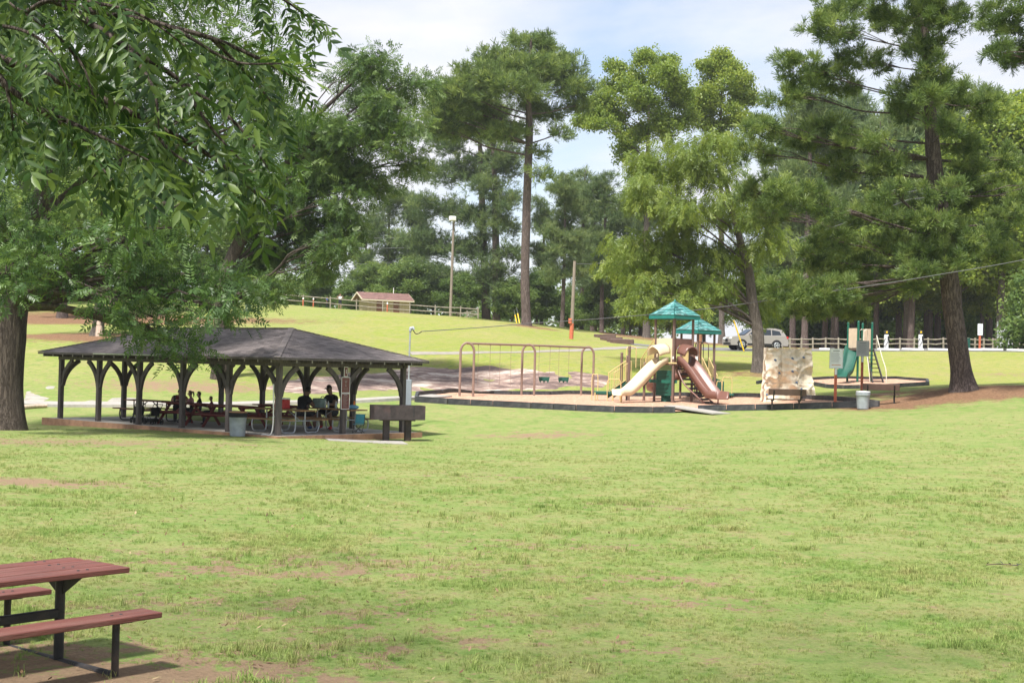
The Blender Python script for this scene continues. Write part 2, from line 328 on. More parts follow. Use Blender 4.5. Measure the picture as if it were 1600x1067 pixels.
m_rail = M('tan_railing_paint', (.60, .45, .20), .5, .1, 5); m_tanpan = M('tan_plastic_panel', (.56, .44, .33), .5, .1, 5)
m_rockw = M('moulded_climbing_rock', (.78, .68, .52), .75, .18, 3, .6, 9, dirt=((.62, .49, .34), .5)); m_hold = M('blue_grey_hold', (.10, .15, .24), .5, .2, 9)
m_white = M('white_paint', (.78, .77, .75), .6, .08, 6); m_signw = M('sign_board_white', (.78, .80, .82), .5, .05, 4); m_ink = M('sign_print_grey', (.30, .31, .34), .7, .1, 5)
m_orange = M('orange_sign_post', (.52, .140, .070), .7, .2, 6, dirt=((.35, .15, .10), .5)); m_sbrown = M('brown_sign_enamel', (.155, .048, .040), .45, .1, 6)
m_can = M('dull_galvanised_can', (.34, .37, .40), .5, .2, 5, .2, 20, metal=.3); m_pipe = M('white_pvc', (.70, .68, .64), .5, .1, 6)
m_fence = M('grey_split_rail', (.27, .235, .19), .95, .3, 4, .6, 22, dirt=((.22, .18, .15), .5)); m_pole = M('utility_pole_wood', (.25, .205, .165), .95, .25, 4, .5, 22, stretch=(4, 4, .3))
m_bench = M('brown_recycled_slat', (.105, .062, .050), .6, .2, 4); m_wire = M('grey_cable', (.13, .13, .135), .6, .1, 3)
m_hut = M('tan_hut_siding', (.46, .37, .24), .85, .12, 2); m_hroof = M('brown_hut_roof', (.21, .120, .105), .9, .15, 3, attr=.2); m_htrim = M('cream_trim', (.62, .54, .42), .7, .06, 4)
m_yellow = M('yellow_guard', (.75, .47, .02), .5, .08, 4); m_dark = M('dark_opening', (.012, .012, .012), .9, .1, 4)
m_stump = M('pale_split_wood', (.50, .38, .30), .9, .25, 6, .4, 20, stretch=(4, 4, .5))
b_pecan = barkmat('pecan_bark', (.050, .038, .031), (.150, .120, .100), 16, (1, 1, .10)); b_pine = barkmat('pine_bark', (.070, .053, .047), (.190, .145, .130), 12, (1, 1, .20)); b_grey = barkmat('grey_bark', (.075, .062, .053), (.215, .182, .158), 15, (1, 1, .15))
l_pecan = leafmat('pecan_leaf', (.030, .072, .020), (.066, .130, .032), (.150, .235, .055), .38, .03)
l_pecanm = leafmat('pecan_leaf_far', (.062, .118, .034), (.122, .198, .052), (.220, .300, .080), .46, .03)
l_pecanb = leafmat('pecan_leaf_near', (.022, .055, .013), (.056, .110, .024), (.165, .240, .060), .42, .035, .42)
l_pine = leafmat('pine_needle', (.062, .105, .034), (.145, .215, .060), (.285, .350, .100), .42, .02)
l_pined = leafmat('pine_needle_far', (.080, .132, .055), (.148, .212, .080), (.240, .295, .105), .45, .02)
l_gum = leafmat('sweetgum_leaf', (.135, .215, .044), (.225, .305, .060), (.335, .395, .080), .50, .02)
l_broad = leafmat('broad_leaf', (.085, .150, .042), (.145, .225, .060), (.230, .300, .080), .48, .02)
l_cyp = leafmat('cypress_leaf', (.120, .185, .038), (.190, .262, .052), (.285, .345, .072), .50, .02)

# ------------------------------------------------------------ ground
def blob(px, py, rx, ry, s=1.0):
    c = G(px, py); return (c.x, c.y, rx, ry, s)
STRAW = [blob(1500, 615, 5.2, 2.8, 1.2), blob(1400, 622, 3.0, 1.6, .6), blob(1590, 604, 3, 2, .5), blob(155, 524, 6.5, 4.0, 1.1), blob(80, 500, 16, 7, 1.0), blob(230, 497, 16, 6, .9), blob(-60, 500, 16, 8, 1.0),
         blob(830, 510, 3, 2, .8), blob(1185, 584, 3.0, 3.0, .55), blob(1330, 625, 5, 2.2, .45), blob(1420, 612, 6, 2.5, .55)]
DIRT = [blob(300, 950, 2.4, 1.4, .34), blob(560, 960, 2.0, 1.2, .36), blob(460, 1015, 1.4, .8, .42), blob(700, 1000, 1.6, .8, .30), blob(1000, 1020, 1.2, .6, .32), blob(420, 870, 3.0, .9, .34), blob(180, 1062, 2.0, .8, 1.0), blob(300, 1055, .9, .45, .75), blob(70, 1030, 1.5, .8, .7), blob(30, 752, 2.4, 1.0, .9), blob(120, 690, 4, 1.6, .6), blob(20, 690, 4, 2, .6), blob(560, 875, 2.2, .8, .5), blob(470, 892, 2.6, .7, .6), blob(900, 852, 2.4, .6, .45), blob(850, 680, 2.4, 1.4, .6), blob(780, 745, 2.4, 1.0, .4),
        blob(300, 604, 6, 3, .7), blob(1140, 555, 6, 3, .5), blob(1570, 585, 5, 3, .45), blob(230, 690, 5, .8, .5), blob(430, 1040, .9, .45, .5), blob(1000, 905, 1.8, .5, .5), blob(1060, 792, 2, .8, .4), blob(1080, 940, 1.3, .35, .6)]
def field(bl, x, y):
    o = np.zeros_like(x)
    for cx, cy, rx, ry, s in bl: o = np.maximum(o, s * np.clip(1.35 - np.sqrt(((x - cx) / rx) ** 2 + ((y - cy) / ry) ** 2), 0, 1))
    return o
def axis(core, lo, hi, g=1.14):
    a = list(core); st = a[-1] - a[-2]
    while a[-1] < hi: st *= g; a.append(a[-1] + st)
    st = core[1] - core[0]
    while a[0] > lo: st *= g; a.insert(0, a[0] - st)
    return np.array(a)
gy = axis(np.concatenate([np.arange(-6, 70, .6), np.arange(70, 175, 1.4)]), -400, 4000); gx = axis(np.arange(-36, 36.1, .6), -3000, 3000)
X, Y = np.meshgrid(gx, gy); Z = gzn(X, Y)
def gridmesh(name, X, Y, Z, mat, attrs=None):
    h, w = X.shape; me = bpy.data.meshes.new(name); v = np.stack([X, Y, Z], -1).reshape(-1, 3); i = np.arange(h * w).reshape(h, w)
    q = np.stack([i[:-1, :-1], i[:-1, 1:], i[1:, 1:], i[1:, :-1]], -1).reshape(-1, 4)
    fastmesh(me, v, q); me.materials.append(mat)
    for k, a in (attrs or {}).items(): t = me.attributes.new(k, 'FLOAT', 'POINT'); t.data.foreach_set('value', a.ravel().astype(np.float32))
    return me
def fastmesh(me, v, q, smooth=True):
    k = q.shape[1]; me.vertices.add(len(v)); me.vertices.foreach_set('co', np.ascontiguousarray(v, dtype=np.float32).ravel())
    me.loops.add(q.size); me.loops.foreach_set('vertex_index', np.ascontiguousarray(q, dtype=np.int32).ravel())
    me.polygons.add(len(q)); me.polygons.foreach_set('loop_start', np.arange(0, q.size, k, dtype=np.int32)); me.polygons.foreach_set('use_smooth', np.full(len(q), smooth)); me.update(calc_edges=True)
def hillf(x, y):
    t = np.clip((y - 62 + .12 * np.abs(x)) / 18, 0, 1) * np.where(x < -14, .62, 1.0); return t
straw = field(STRAW, X, Y); straw = np.maximum(straw, np.clip((Y - 126) / 6, 0, 1) * (X > 8) * np.clip((260 - Y) / 60, 0, 1) * .75)
dirt = field(DIRT, X, Y)
mg, n, l = nt('lawn'); out = n.new('ShaderNodeOutputMaterial'); b = n.new('ShaderNodeBsdfPrincipled'); b.inputs['Roughness'].default_value = .95; b.inputs['Specular IOR Level'].default_value = .1
geo = n.new('ShaderNodeNewGeometry'); at3 = []
for k in ('hill', 'dirt', 'straw'): a = n.new('ShaderNodeAttribute'); a.attribute_name = k; at3.append(a.outputs['Fac'])
l.new(grass_col(n, l, geo.outputs['Position'], *at3), b.inputs['Base Color'])
nb = n.new('ShaderNodeTexNoise'); nb.inputs['Scale'].default_value = 14; nb.inputs['Detail'].default_value = 8; nb.inputs['Roughness'].default_value = .75; l.new(geo.outputs['Position'], nb.inputs['Vector'])
bp = n.new('ShaderNodeBump'); bp.inputs['Strength'].default_value = .9; bp.inputs['Distance'].default_value = .06; l.new(nb.outputs['Fac'], bp.inputs['Height']); l.new(bp.outputs[0], b.inputs['Normal']); l.new(b.outputs[0], out.inputs[0])
go = bpy.data.objects.new('ground', gridmesh('ground', X, Y, Z, mg, {'hill': hillf(X, Y), 'dirt': dirt, 'straw': straw})); link(go); tag(go, kind='structure')

def inside(poly, x, y):
    r = np.zeros(x.shape, bool); n_ = len(poly)
    for i in range(n_):
        x0, y0 = poly[i]; x1, y1 = poly[(i + 1) % n_]; c = ((y0 > y) != (y1 > y)) & (x < (x1 - x0) * (y - y0) / ((y1 - y0) or 1e-9) + x0); r ^= c
    return r
def edge_dist(poly, x, y):
    d = np.full(x.shape, 1e9)
    for i in range(len(poly)):
        a = np.array(poly[i]); b_ = np.array(poly[(i + 1) % len(poly)]); ab = b_ - a; t = np.clip(((x - a[0]) * ab[0] + (y - a[1]) * ab[1]) / (ab @ ab), 0, 1)
        d = np.minimum(d, np.hypot(x - a[0] - t * ab[0], y - a[1] - t * ab[1]))
    return d
def drape(name, poly, off, step, mat, zf=None, kind='structure', jit=.3):
    poly = [(p[0], p[1]) for p in poly]; dense = []
    for i, a in enumerate(poly):
        b_ = poly[(i + 1) % len(poly)]; k = max(1, int(math.hypot(b_[0] - a[0], b_[1] - a[1]) / step))
        dense += [(a[0] + (b_[0] - a[0]) * j / k, a[1] + (b_[1] - a[1]) * j / k) for j in range(k)]
    xs = [p[0] for p in poly]; ys = [p[1] for p in poly]
    gx_, gy_ = np.meshgrid(np.arange(min(xs), max(xs), step), np.arange(min(ys), max(ys), step)); gx_ = gx_ + rng.uniform(-jit, jit, gx_.shape) * step; gy_ = gy_ + rng.uniform(-jit, jit, gy_.shape) * step
    k = inside(poly, gx_, gy_) & (edge_dist(poly, gx_, gy_) > step * .5)
    vs = [Vector(p) for p in dense] + [Vector((a, b_)) for a, b_ in zip(gx_[k], gy_[k])]; nb_ = len(dense)
    v2, _, f2, *_r = delaunay_2d_cdt(vs, [], [list(range(nb_))], 1, 1e-5)
    vx = np.array([v.x for v in v2]); vy = np.array([v.y for v in v2]); z = gzn(vx, vy) + off
    if zf is not None: z = z + zf(vx, vy, edge_dist(poly, vx, vy))
    me = bpy.data.meshes.new(name); me.from_pydata(list(zip(vx, vy, z)), [], [tuple(f) for f in f2]); me.materials.append(mat); me.polygons.foreach_set('use_smooth', [True] * len(me.polygons))
    bm = bmesh.new(); bm.from_mesh(me); bmesh.ops.recalc_face_normals(bm, faces=bm.faces)
    if sum(f.normal.z for f in bm.faces) < 0: bmesh.ops.reverse_faces(bm, faces=bm.faces)
    bm.to_mesh(me); bm.free()
    o = bpy.data.objects.new(name, me); link(o); tag(o, kind=kind); return o
def strip(name, pts, w, off, mat, thick=.0):
    c = curve([(p[0], p[1], 0) for p in pts], 8); mb = MB(); fr = []
    for i, p in enumerate(c):
        t = (c[min(i + 1, len(c) - 1)] - c[max(i - 1, 0)]).normalized(); sd = Vector((-t.y, t.x, 0)); p = Vector((p.x, p.y, 0)); a = p - sd * w / 2; b_ = p + sd * w / 2
        a.z = gz(a.x, a.y) + off; b_.z = gz(b_.x, b_.y) + off; p.z = max((a.z + b_.z) / 2, gz(p.x, p.y) + off); fr.append((a, p, b_))
    vs = []; n_ = 5
    for a, p, b_ in fr: vs += [a - Vector((0, 0, .25)), a, p, b_, b_ - Vector((0, 0, .25))]
    fs = [(i * n_ + j, (i + 1) * n_ + j, (i + 1) * n_ + j + 1, i * n_ + j + 1) for i in range(len(fr) - 1) for j in range(n_ - 1)]
    mb.add(vs, [f[::-1] for f in fs]); o = mb.build(name, mat); tag(o, kind='structure'); return o
def W(*l): return [G(*p) for p in l]

# bare granite slab on the hillside
mr_, n, l = nt('granite_slab'); out = n.new('ShaderNodeOutputMaterial'); b = n.new('ShaderNodeBsdfPrincipled'); b.inputs['Roughness'].default_value = .92
geo = n.new('ShaderNodeNewGeometry'); mp = n.new('ShaderNodeMapping'); mp.inputs['Scale'].default_value = (.55, 1.3, 1.6); mp.inputs['Rotation'].default_value = (0, 0, .25); l.new(geo.outputs['Position'], mp.inputs[0])
a1 = n.new('ShaderNodeTexNoise'); a1.inputs['Scale'].default_value = .45; a1.inputs['Detail'].default_value = 9; a1.inputs['Roughness'].default_value = .68; a1.inputs['Distortion'].default_value = 1.0; l.new(mp.outputs[0], a1.inputs['Vector'])
cr = n.new('ShaderNodeValToRGB'); e = cr.color_ramp.elements; e[0].position = .38; e[0].color = (.120, .080, .070, 1); e[1].position = .64; e[1].color = (.56, .48, .41, 1)
for p_, c_ in ((.46, (.215, .145, .125)), (.54, (.32, .225, .180))): q = e.new(p_); q.color = (*c_, 1)
a2 = n.new('ShaderNodeTexNoise'); a2.inputs['Scale'].default_value = 2.3; a2.inputs['Detail'].default_value = 8; a2.inputs['Roughness'].default_value = .75; l.new(mp.outputs[0], a2.inputs['Vector'])
mu = n.new('ShaderNodeMath'); mu.operation = 'MULTIPLY_ADD'; mu.inputs[1].default_value = .85; l.new(a2.outputs['Fac'], mu.inputs[0]); sb = n.new('ShaderNodeMath'); sb.operation = 'SUBTRACT'; sb.inputs[1].default_value = .42; l.new(a1.outputs['Fac'], sb.inputs[0]); l.new(sb.outputs[0], mu.inputs[2])
l.new(mu.outputs[0], cr.inputs[0]); l.new(cr.outputs[0], b.inputs['Base Color']); bp = n.new('ShaderNodeBump'); bp.inputs['Strength'].default_value = .8; bp.inputs['Distance'].default_value = .15; l.new(mu.outputs[0], bp.inputs['Height']); l.new(bp.outputs[0], b.inputs['Normal']); l.new(b.outputs[0], out.inputs[0])
def rockz(x, y, e):
    nn = np.array([noise.fractal(Vector((a * .5, b_ * .5, 3.1)), .9, 2.0, 5) for a, b_ in zip(x, y)])
    return np.clip(e / 2.0, 0, 1) * .12 + nn * .10 * np.clip(e / .8 + .35, 0, 1) - .05
drape('rock_outcrop', W((395, 606), (450, 590), (520, 580), (600, 572), (690, 569), (780, 567), (850, 573), (915, 578), (965, 581), (985, 592), (975, 607), (930, 610), (870, 613), (800, 614), (740, 616), (680, 612), (600, 611), (545, 614), (480, 618), (420, 615)), .0, .7, mr_, rockz)
m_pale = M('pale_granite', (.30, .28, .24), .95, .3, 2, .5, 20, world_co=True, dirt=((.40, .30, .24), .6))
for poly in ([(30, 627), (35, 612), (48, 606), (60, 615), (85, 622), (70, 628)], [(64, 606), (72, 601), (92, 603), (88, 611), (76, 612)], [(160, 628), (170, 621), (200, 620), (225, 622), (232, 628)], [(120, 630), (135, 624), (160, 625), (158, 630)]):
    drape('rock_outcrop', W(*poly), .0, .35, m_pale, lambda x, y, e: np.clip(e / .4, 0, 1) * .07 - .03)
strip('path', W((1010, 543), (960, 544), (900, 547.5), (830, 550), (740, 551), (640, 552)), 1.5, .02, m_path)
strip('walkway', W((690, 621), (640, 624), (560, 628), (420, 632), (250, 634), (120, 634), (20, 632), (-120, 632)), 1.1, .12, m_conc)
strip('parking_lot', [GD(980, 117.5), GD(1080, 117.5), GD(1250, 118), GD(1420, 118), GD(1600, 118), GD(1750, 118)], 9.5, .04, m_asph)
strip('kerb', [GD(1080, 112.2), GD(1250, 112.6), GD(1420, 112.6), GD(1600, 112.6), GD(1750, 112.6)], .25, .05, m_asph)

# ------------------------------------------------------------ foliage units: (verts, quads), growing along +Z, unit length
def kite(base, tip, side, w, fold=0.0):
    base, tip, side = np.array(base, float), np.array(tip, float), np.array(side, float); mid = base * .58 + tip * .42
    return [base, mid + side * w / 2, tip, mid - side * w / 2]
def unit(kites): v = np.array([p for k in kites for p in k]); return v, np.arange(len(v)).reshape(-1, 4)
def u_pecan(r, pairs=5, ll=.42, lw=.12):
    k = []
    for i in range(pairs):
        z = .22 + .7 * i / (pairs - 1); bend = .10 * z * z
        for s in (-1, 1):
            b_ = (0, -bend, z); L = ll * r.uniform(.75, 1.05); d = np.array((s * .82, -.42 + r.uniform(-.2, .2), .42 + r.uniform(-.15, .15))); d /= np.linalg.norm(d)
            k.append(kite(b_, np.array(b_) + d * L, np.cross(d, (0, 1, .3)), lw))
    k.append(kite((0, -.1, .95), (0, -.25, 1.35), (1, 0, 0), lw)); return unit(k)
def u_pine(r, nn=16, w=.055):
    k = []
    for i in range(nn):
        a = r.uniform(0, 2 * math.pi); t = r.uniform(.15, 1.25); d = np.array((math.sin(t) * math.cos(a), math.sin(t) * math.sin(a), math.cos(t))); sd = np.cross(d, r.normal(size=3)); sd /= np.linalg.norm(sd)
        L = r.uniform(.75, 1.05); b_ = np.array((0, 0, r.uniform(-.35, .1))); k.append([b_ - sd * w * .35, b_ + sd * w * .35, b_ + d * L + sd * w * .5, b_ + d * L - sd * w * .5])
    return unit(k)
def u_broad(r, nn=8, L=.5, w=.36):
    k = []
    for i in range(nn):
        b_ = r.normal(size=3) * .32 + (0, 0, .5); d = r.normal(size=3) + (0, 0, -.3); d /= np.linalg.norm(d); sd = np.cross(d, r.normal(size=3)); sd /= np.linalg.norm(sd); k.append(kite(b_, b_ + d * L * r.uniform(.7, 1.1), sd, w))
    return unit(k)
def u_wispy(r, nn=12):
    k = []
    for i in range(nn):
        z = i / nn; s = 1 if i % 2 else -1; b_ = np.array((0, 0, z)); d = np.array((s * .8, r.uniform(-.5, .5), .75)); d /= np.linalg.norm(d); k.append(kite(b_, b_ + d * .34 * r.uniform(.7, 1.2), np.cross(d, (0, 1, 0)), .10))
    return unit(k)
def frames(axis_, r):
    z = axis_ / np.linalg.norm(axis_, axis=1, keepdims=True); t = r.normal(size=z.shape); x = np.cross(t, z); x /= np.linalg.norm(x, axis=1, keepdims=True); y = np.cross(z, x); return np.stack([x, y, z], 2)
def scatter(units, pos, axis_, size, var, r, upright=None):
    """real leaf geometry: every unit placed, joined into one mesh (verts, quads, var)"""
    V, Q, A = [], [], []; off = 0; pick = r.integers(0, len(units), len(pos)); Rm = frames(axis_, r)
    if upright is not None:
        z = axis_ / np.linalg.norm(axis_, axis=1, keepdims=True); x = np.cross(np.tile(upright, (len(z), 1)), z); x /= np.maximum(np.linalg.norm(x, axis=1, keepdims=True), 1e-6); Rm = np.stack([x, np.cross(z, x), z], 2)
    for u, (uv, uq) in enumerate(units):
        k = np.where(pick == u)[0]
        if not len(k): continue
        v = np.einsum('nij,mj->nmi', Rm[k], uv) * size[k, None, None] + pos[k, None, :]
        q = uq[None] + (np.arange(len(k)) * len(uv))[:, None, None] + off; V.append(v.reshape(-1, 3)); Q.append(q.reshape(-1, 4)); A.append(np.repeat(var[k], len(uv))); off += len(k) * len(uv)
    return np.concatenate(V), np.concatenate(Q), np.concatenate(A)
def leafmesh(name, V, Q, A, mat):
    me = bpy.data.meshes.new(name); fastmesh(me, V, Q, False); me.materials.append(mat); a = me.attributes.new('var', 'FLOAT', 'POINT'); a.data.foreach_set('value', np.ascontiguousarray(A, dtype=np.float32)); return me
UNITS = {}
for nm, fn, kw in (('pecan', u_pecan, {}), ('pine', u_pine, dict(nn=17, w=.07)), ('pinef', u_pine, dict(nn=11, w=.085)), ('broad', u_broad, {}), ('wispy', u_wispy, {})):
    UNITS[nm] = [fn(np.random.default_rng(50 + i), **kw) for i in range(5)]
AX = {'pecan': (.55, -.45, .55), 'pine': (.55, .55, .35), 'pinef': (.55, .55, .35), 'broad': (.4, .1, .7), 'wispy': (.30, -.80, .30)}   # outward, upward, random
def crown_mesh(name, lobes, kind, mat, dens, per, cr_, size, seed, flat=.55, shell=.42):
    """lobes: (centre, radii) in local metres. clumps of leaves spread through each lobe; returns mesh and clump centres per lobe"""
    r = np.random.default_rng(seed); pos, ax, var, cl = [], [], [], []; o_, u_, q_ = AX[kind]
    for c, rad in lobes:
        c = np.array(c); rad = np.array(rad); nc = max(4, int(dens * 1.35 * (rad[0] * rad[1] + rad[0] * rad[2] + rad[1] * rad[2]) ** .8))
        d = r.normal(size=(nc, 3)); d /= np.linalg.norm(d, axis=1, keepdims=True); rr = r.uniform(.12, 1.06, (nc, 1)) ** shell; cc = c + d * rr * rad; cl.append(cc); cv = r.uniform(0, 1, nc) * .75 + .25 * (d[:, 2] * .5 + .5)  # clumps higher in a lobe get lighter leaf colour, painting in sunlit tops
        p = cc[:, None] + np.clip(r.normal(size=(nc, per, 3)), -1.7, 1.7) * cr_ * np.array((1, 1, flat)); out = (p - c) / rad; out /= np.maximum(np.linalg.norm(out, axis=2, keepdims=True), .05)
        loc = (p - cc[:, None]) / cr_; a = (out * .6 + loc * .5) * o_ + np.array((0, 0, u_)) + r.normal(size=p.shape) * q_
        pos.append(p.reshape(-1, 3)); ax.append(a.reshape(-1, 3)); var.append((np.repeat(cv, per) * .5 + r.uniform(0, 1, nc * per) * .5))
    pos = np.concatenate(pos); ax = np.concatenate(ax); var = np.concatenate(var)
    return leafmesh(name, *scatter(UNITS[kind], pos, ax, size * r.uniform(.7, 1.2, len(pos)), var, r), mat), cl
def trunk_tube(mb, pts, dias, n=14, flare=1.5, sub=6, rough=.05, seed=0):
    c = curve(pts, sub); k = len(c); ds = np.interp(np.linspace(0, len(pts) - 1, k), range(len(pts)), dias); b0 = len(mb.v); zz = c[0].z
    ds = [d * (1 + (flare - 1) * max(0, 1 - (p.z - zz) / (1.3 * dias[0])) ** 2) for p, d in zip(c, ds)]
    mb.tube(c, [d / 2 for d in ds], n)
    for i in range(b0, len(mb.v)):
        v = Vector(mb.v[i]); ctr = min(c, key=lambda q: (q - v).length_squared); o = v - ctr; f = 1 + rough * 2 * noise.noise(Vector((v.x * 2.2 + seed, v.y * 2.2, v.z * .6))); mb.v[i] = tuple(ctr + o * f)
    return c, ds
def limbs(mb, c, ds, lobes, clumps, r, minfrac=.25, rise=.12, sub=5, k0=.42, spread=.5, grp=1):
    if grp > 1:      # broken-up lobes: one limb to each bunch, thin boughs on to its sprays
        L2, C2 = [], []
        for g in range(0, len(lobes), grp): q = lobes[g:g + grp]; L2.append((sum((Vector(a) for a, _ in q), Vector()) / len(q), q[0][1])); C2.append([tuple(a) for a, _ in q] + [tuple(k[0]) for k in clumps[g:g + grp]])
        lobes, clumps, sub = L2, C2, grp * 2
    for (cc, rad), cl in zip(lobes, clumps):
        cc = Vector(cc); hd = math.hypot(cc.x - c[0].x, cc.y - c[0].y); want = cc.z - spread * hd; zlo = c[0].z + minfrac * (c[-1].z - c[0].z)
        i = min(range(len(c)), key=lambda j: abs(c[j].z - max(want, zlo))); p0 = c[i]; L = (cc - p0).length
        if L < .3: continue
        m1 = p0.lerp(cc, .35) + Vector((r.uniform(-.1, .1) * L, r.uniform(-.1, .1) * L, rise * L)); m2 = p0.lerp(cc, .7) + Vector((r.uniform(-.06, .06) * L, r.uniform(-.06, .06) * L, rise * .7 * L))
        pts = curve([p0, m1, m2, cc], 4); r0 = max(.035, ds[i] * .5 * k0 * min(1, .35 + L / 7)); mb.tube(pts, [r0 * (1 - .78 * j / (len(pts) - 1)) for j in range(len(pts))], 7)
        for q in cl[:sub]:
            q = Vector(q); st = pts[r.integers(5, len(pts))]; md = st.lerp(q, .5) + Vector((0, 0, .08 * (q - st).length)); mb.tube([st, md, q], [r0 * .26 + .008, r0 * .18 + .006, .008], 5, cap=False)
def break_up(lobes, k, f, seed):
    """split round lobes into smaller uneven sprays so that the outline is ragged"""
    r = random.Random(seed); out = []
    W_ = (max(q[0] for q in lobes) - min(q[0] for q in lobes)) / 2
    for q in lobes:
        dz = r.uniform(-.5, .5)
        for _ in range(k):
            a = r.uniform(0, 6.283); d = r.uniform(.25, 1.0) ** .6; s = f * r.uniform(.6, 1.35); out.append((q[0] + q[2] * d * math.cos(a), q[1] + q[3] * d * math.sin(a), q[2] * s, q[3] * s * r.uniform(.8, 1.25), ('f', dz + r.uniform(-.5, .5) * q[2] / max(W_, 1))))
    return out
def make_tree(name, label, d, trunk_px, lobes_px, kind, leaf, bark, dens, per, cr_, size, seed, group=None, depth=.55, flat=.55, shell=.42, flare=1.5, minfrac=.25, rise=.12, sub=5, n=14, tx=None, base=None, cat='tree', spread=.5, k0=.26, thick=1.0, grp=1):
    """trunk_px: (px, py, diameter m[, depth offset]); lobes_px: (px, py, rx, ry[, depth offset m])"""
    r = np.random.default_rng(seed); T = tx or (lambda x, y: (x, y)); s = F / d; tp = []
    for q in trunk_px: tp.append(at(q[0], q[1], d + (q[3] if len(q) > 3 else 0)))
    b_ = tp[0].copy(); b_.z = gz(b_.x, b_.y) - .1; 
    if tp[0].z > b_.z: tp[0] = b_.copy()
    lob = []; sc = 1
    if tx: sc = tx(1, 0)[0] - tx(0, 0)[0]
    xs = [T(q[0], q[1])[0] for q in lobes_px]; half = (max(xs) - min(xs)) / 2 / s
    for q in lobes_px:
        x, y = T(q[0], q[1]); rx, rz = q[2] * sc / s, q[3] * sc / s; do = (q[4][1] * half if isinstance(q[4], tuple) else q[4]) if len(q) > 4 else r.uniform(-1, 1) * depth * half
        lob.append((at(x, y, d + do) - b_, (rx * 1.02, max(rx, rz) * .95 * thick, rz)))
    t = thing(name, label, cat, b_, 0, group)
    me, cl = crown_mesh('crown', lob, kind, leaf, dens, per, cr_, size, seed, flat, shell)
    mb = MB(); c, ds = trunk_tube(mb, [p - b_ for p in tp], [q[2] for q in trunk_px], n, flare, seed=seed); limbs(mb, c, ds, lob, cl, r, minfrac, rise, sub, k0, spread, grp)
    mb.build('trunk', bark, t); o = bpy.data.objects.new('crown', me); link(o, t); return t
# ------------------------------------------------------------ trees near and middle distance
Z2 = lambda x, y: (x / 2.668, 300 + y / 2.668)
up = [(60, 200, 120, 100), (190, 190, 120, 95), (320, 205, 105, 85), (400, 265, 50, 55), (90, 60, 140, 90), (250, 60, 130, 90), (385, 70, 80, 80), (430, 160, 38, 55), (-60, 130, 120, 120), (-70, 330, 100, 110), (130, -70, 200, 90), (320, -60, 120, 80), (-60, -40, 160, 100)]
low = [(520, 180, 150, 85), (680, 150, 120, 85), (560, 330, 140, 90), (740, 370, 140, 85), (900, 390, 125, 75), (1010, 440, 65, 50), (500, 450, 110, 70), (640, 520, 100, 60), (700, 610, 70, 45), (765, 660, 30, 25), (540, 565, 50, 40), (40, 180, 110, 110), (20, 340, 90, 80), (190, 250, 100, 70), (240, 330, 80, 50), (240, 170, 130, 90), (960, 495, 50, 42), (850, 470, 80, 55), (20, 420, 60, 40)]
lobes = [(x, y, a, b) for x, y, a, b in up] + [(x / 2.668, 300 + y / 2.668, a / 2.668, b / 2.668, -4.6 + 3.6 * ((i_ * 37) % 17) / 17) for i_, (x, y, a, b) in enumerate(low)]
make_tree('pecan_tree', 'big pecan tree with dark forked trunk at the left end of the pavilion', 45, [(8, 674, 1.15), (10, 600, 1.05), (14, 530, 1.1), (24, 470, .9), (45, 380, .75), (90, 250, .6), (150, 120, .42), (200, -40, .25)], lobes, 'pecan', l_pecan, b_pecan, 5.6, 14, .38, .42, 11, depth=.6, flare=1.25, n=18, minfrac=.27, rise=.06, shell=.5)
Z3 = lambda x, y: (380 + x / 2.318, 60 + y / 2.318)
lm = [(450, 105, 55, 45), (490, 85, 35, 32), (410, 160, 55, 40), (440, 220, 50, 35), (625, 165, 42, 28), (590, 215, 55, 35), (520, 240, 45, 35), (260, 270, 85, 55), (380, 310, 100, 65), (500, 340, 85, 60), (600, 360, 65, 60), (200, 380, 110, 75), (320, 430, 110, 70), (470, 430, 90, 65), (560, 450, 65, 50), (150, 500, 110, 80), (300, 540, 105, 70), (500, 520, 50, 40), (400, 600, 55, 55), (200, 620, 120, 75), (340, 660, 90, 60), (110, 700, 110, 75), (270, 730, 90, 55), (350, 740, 45, 45), (180, 800, 110, 50), (290, 830, 45, 40), (60, 850, 80, 60), (10, 600, 90, 90), (20, 420, 90, 90), (110, 290, 80, 70), (90, 910, 50, 35)]
lm = break_up(lm, 4, .50, 3)
make_tree('pecan_tree', 'pecan tree with feathery top reaching into the sky behind the pavilion', 72, [(345, 520, .8), (352, 440, .7), (390, 350, .62), (440, 280, .45), (470, 210, .3), (560, 120, .12)], lm, 'pecan', l_pecanm, b_pecan, 6.2, 15, .36, .50, 12, grp=4, tx=Z3, depth=.45, flare=1.3, minfrac=.2, shell=.5)
make_tree('pine_tree', 'tall pine with bare straight trunk and umbrella crown at the hill crest', 125, [(823, 510, .85), (820.5, 430, .78), (823, 320, .72), (827, 210, .66), (826, 150, .45), (830, 60, .15)],
  [(827, 68, 40, 15), (781, 95, 44, 17), (862, 98, 40, 17), (742, 122, 36, 16), (716, 145, 42, 16), (685, 163, 32, 12), (893, 140, 34, 13), (800, 138, 50, 18), (846, 172, 38, 13), (757, 178, 40, 15), (700, 182, 38, 14), (735, 155, 40, 15), (765, 120, 36, 15), (790, 208, 30, 11), (872, 120, 40, 14), (879, 207, 12, 7), (838, 236, 10, 8), (842, 273, 12, 7), (730, 205, 34, 13), (690, 205, 26, 10), (830, 110, 50, 16), (905, 165, 18, 8)], 'pinef', l_pine, b_pine, 4.2, 13, .55, .56, 13, depth=.5, flare=1.2, minfrac=.42, rise=-.02, shell=.6, spread=.25, k0=.3)
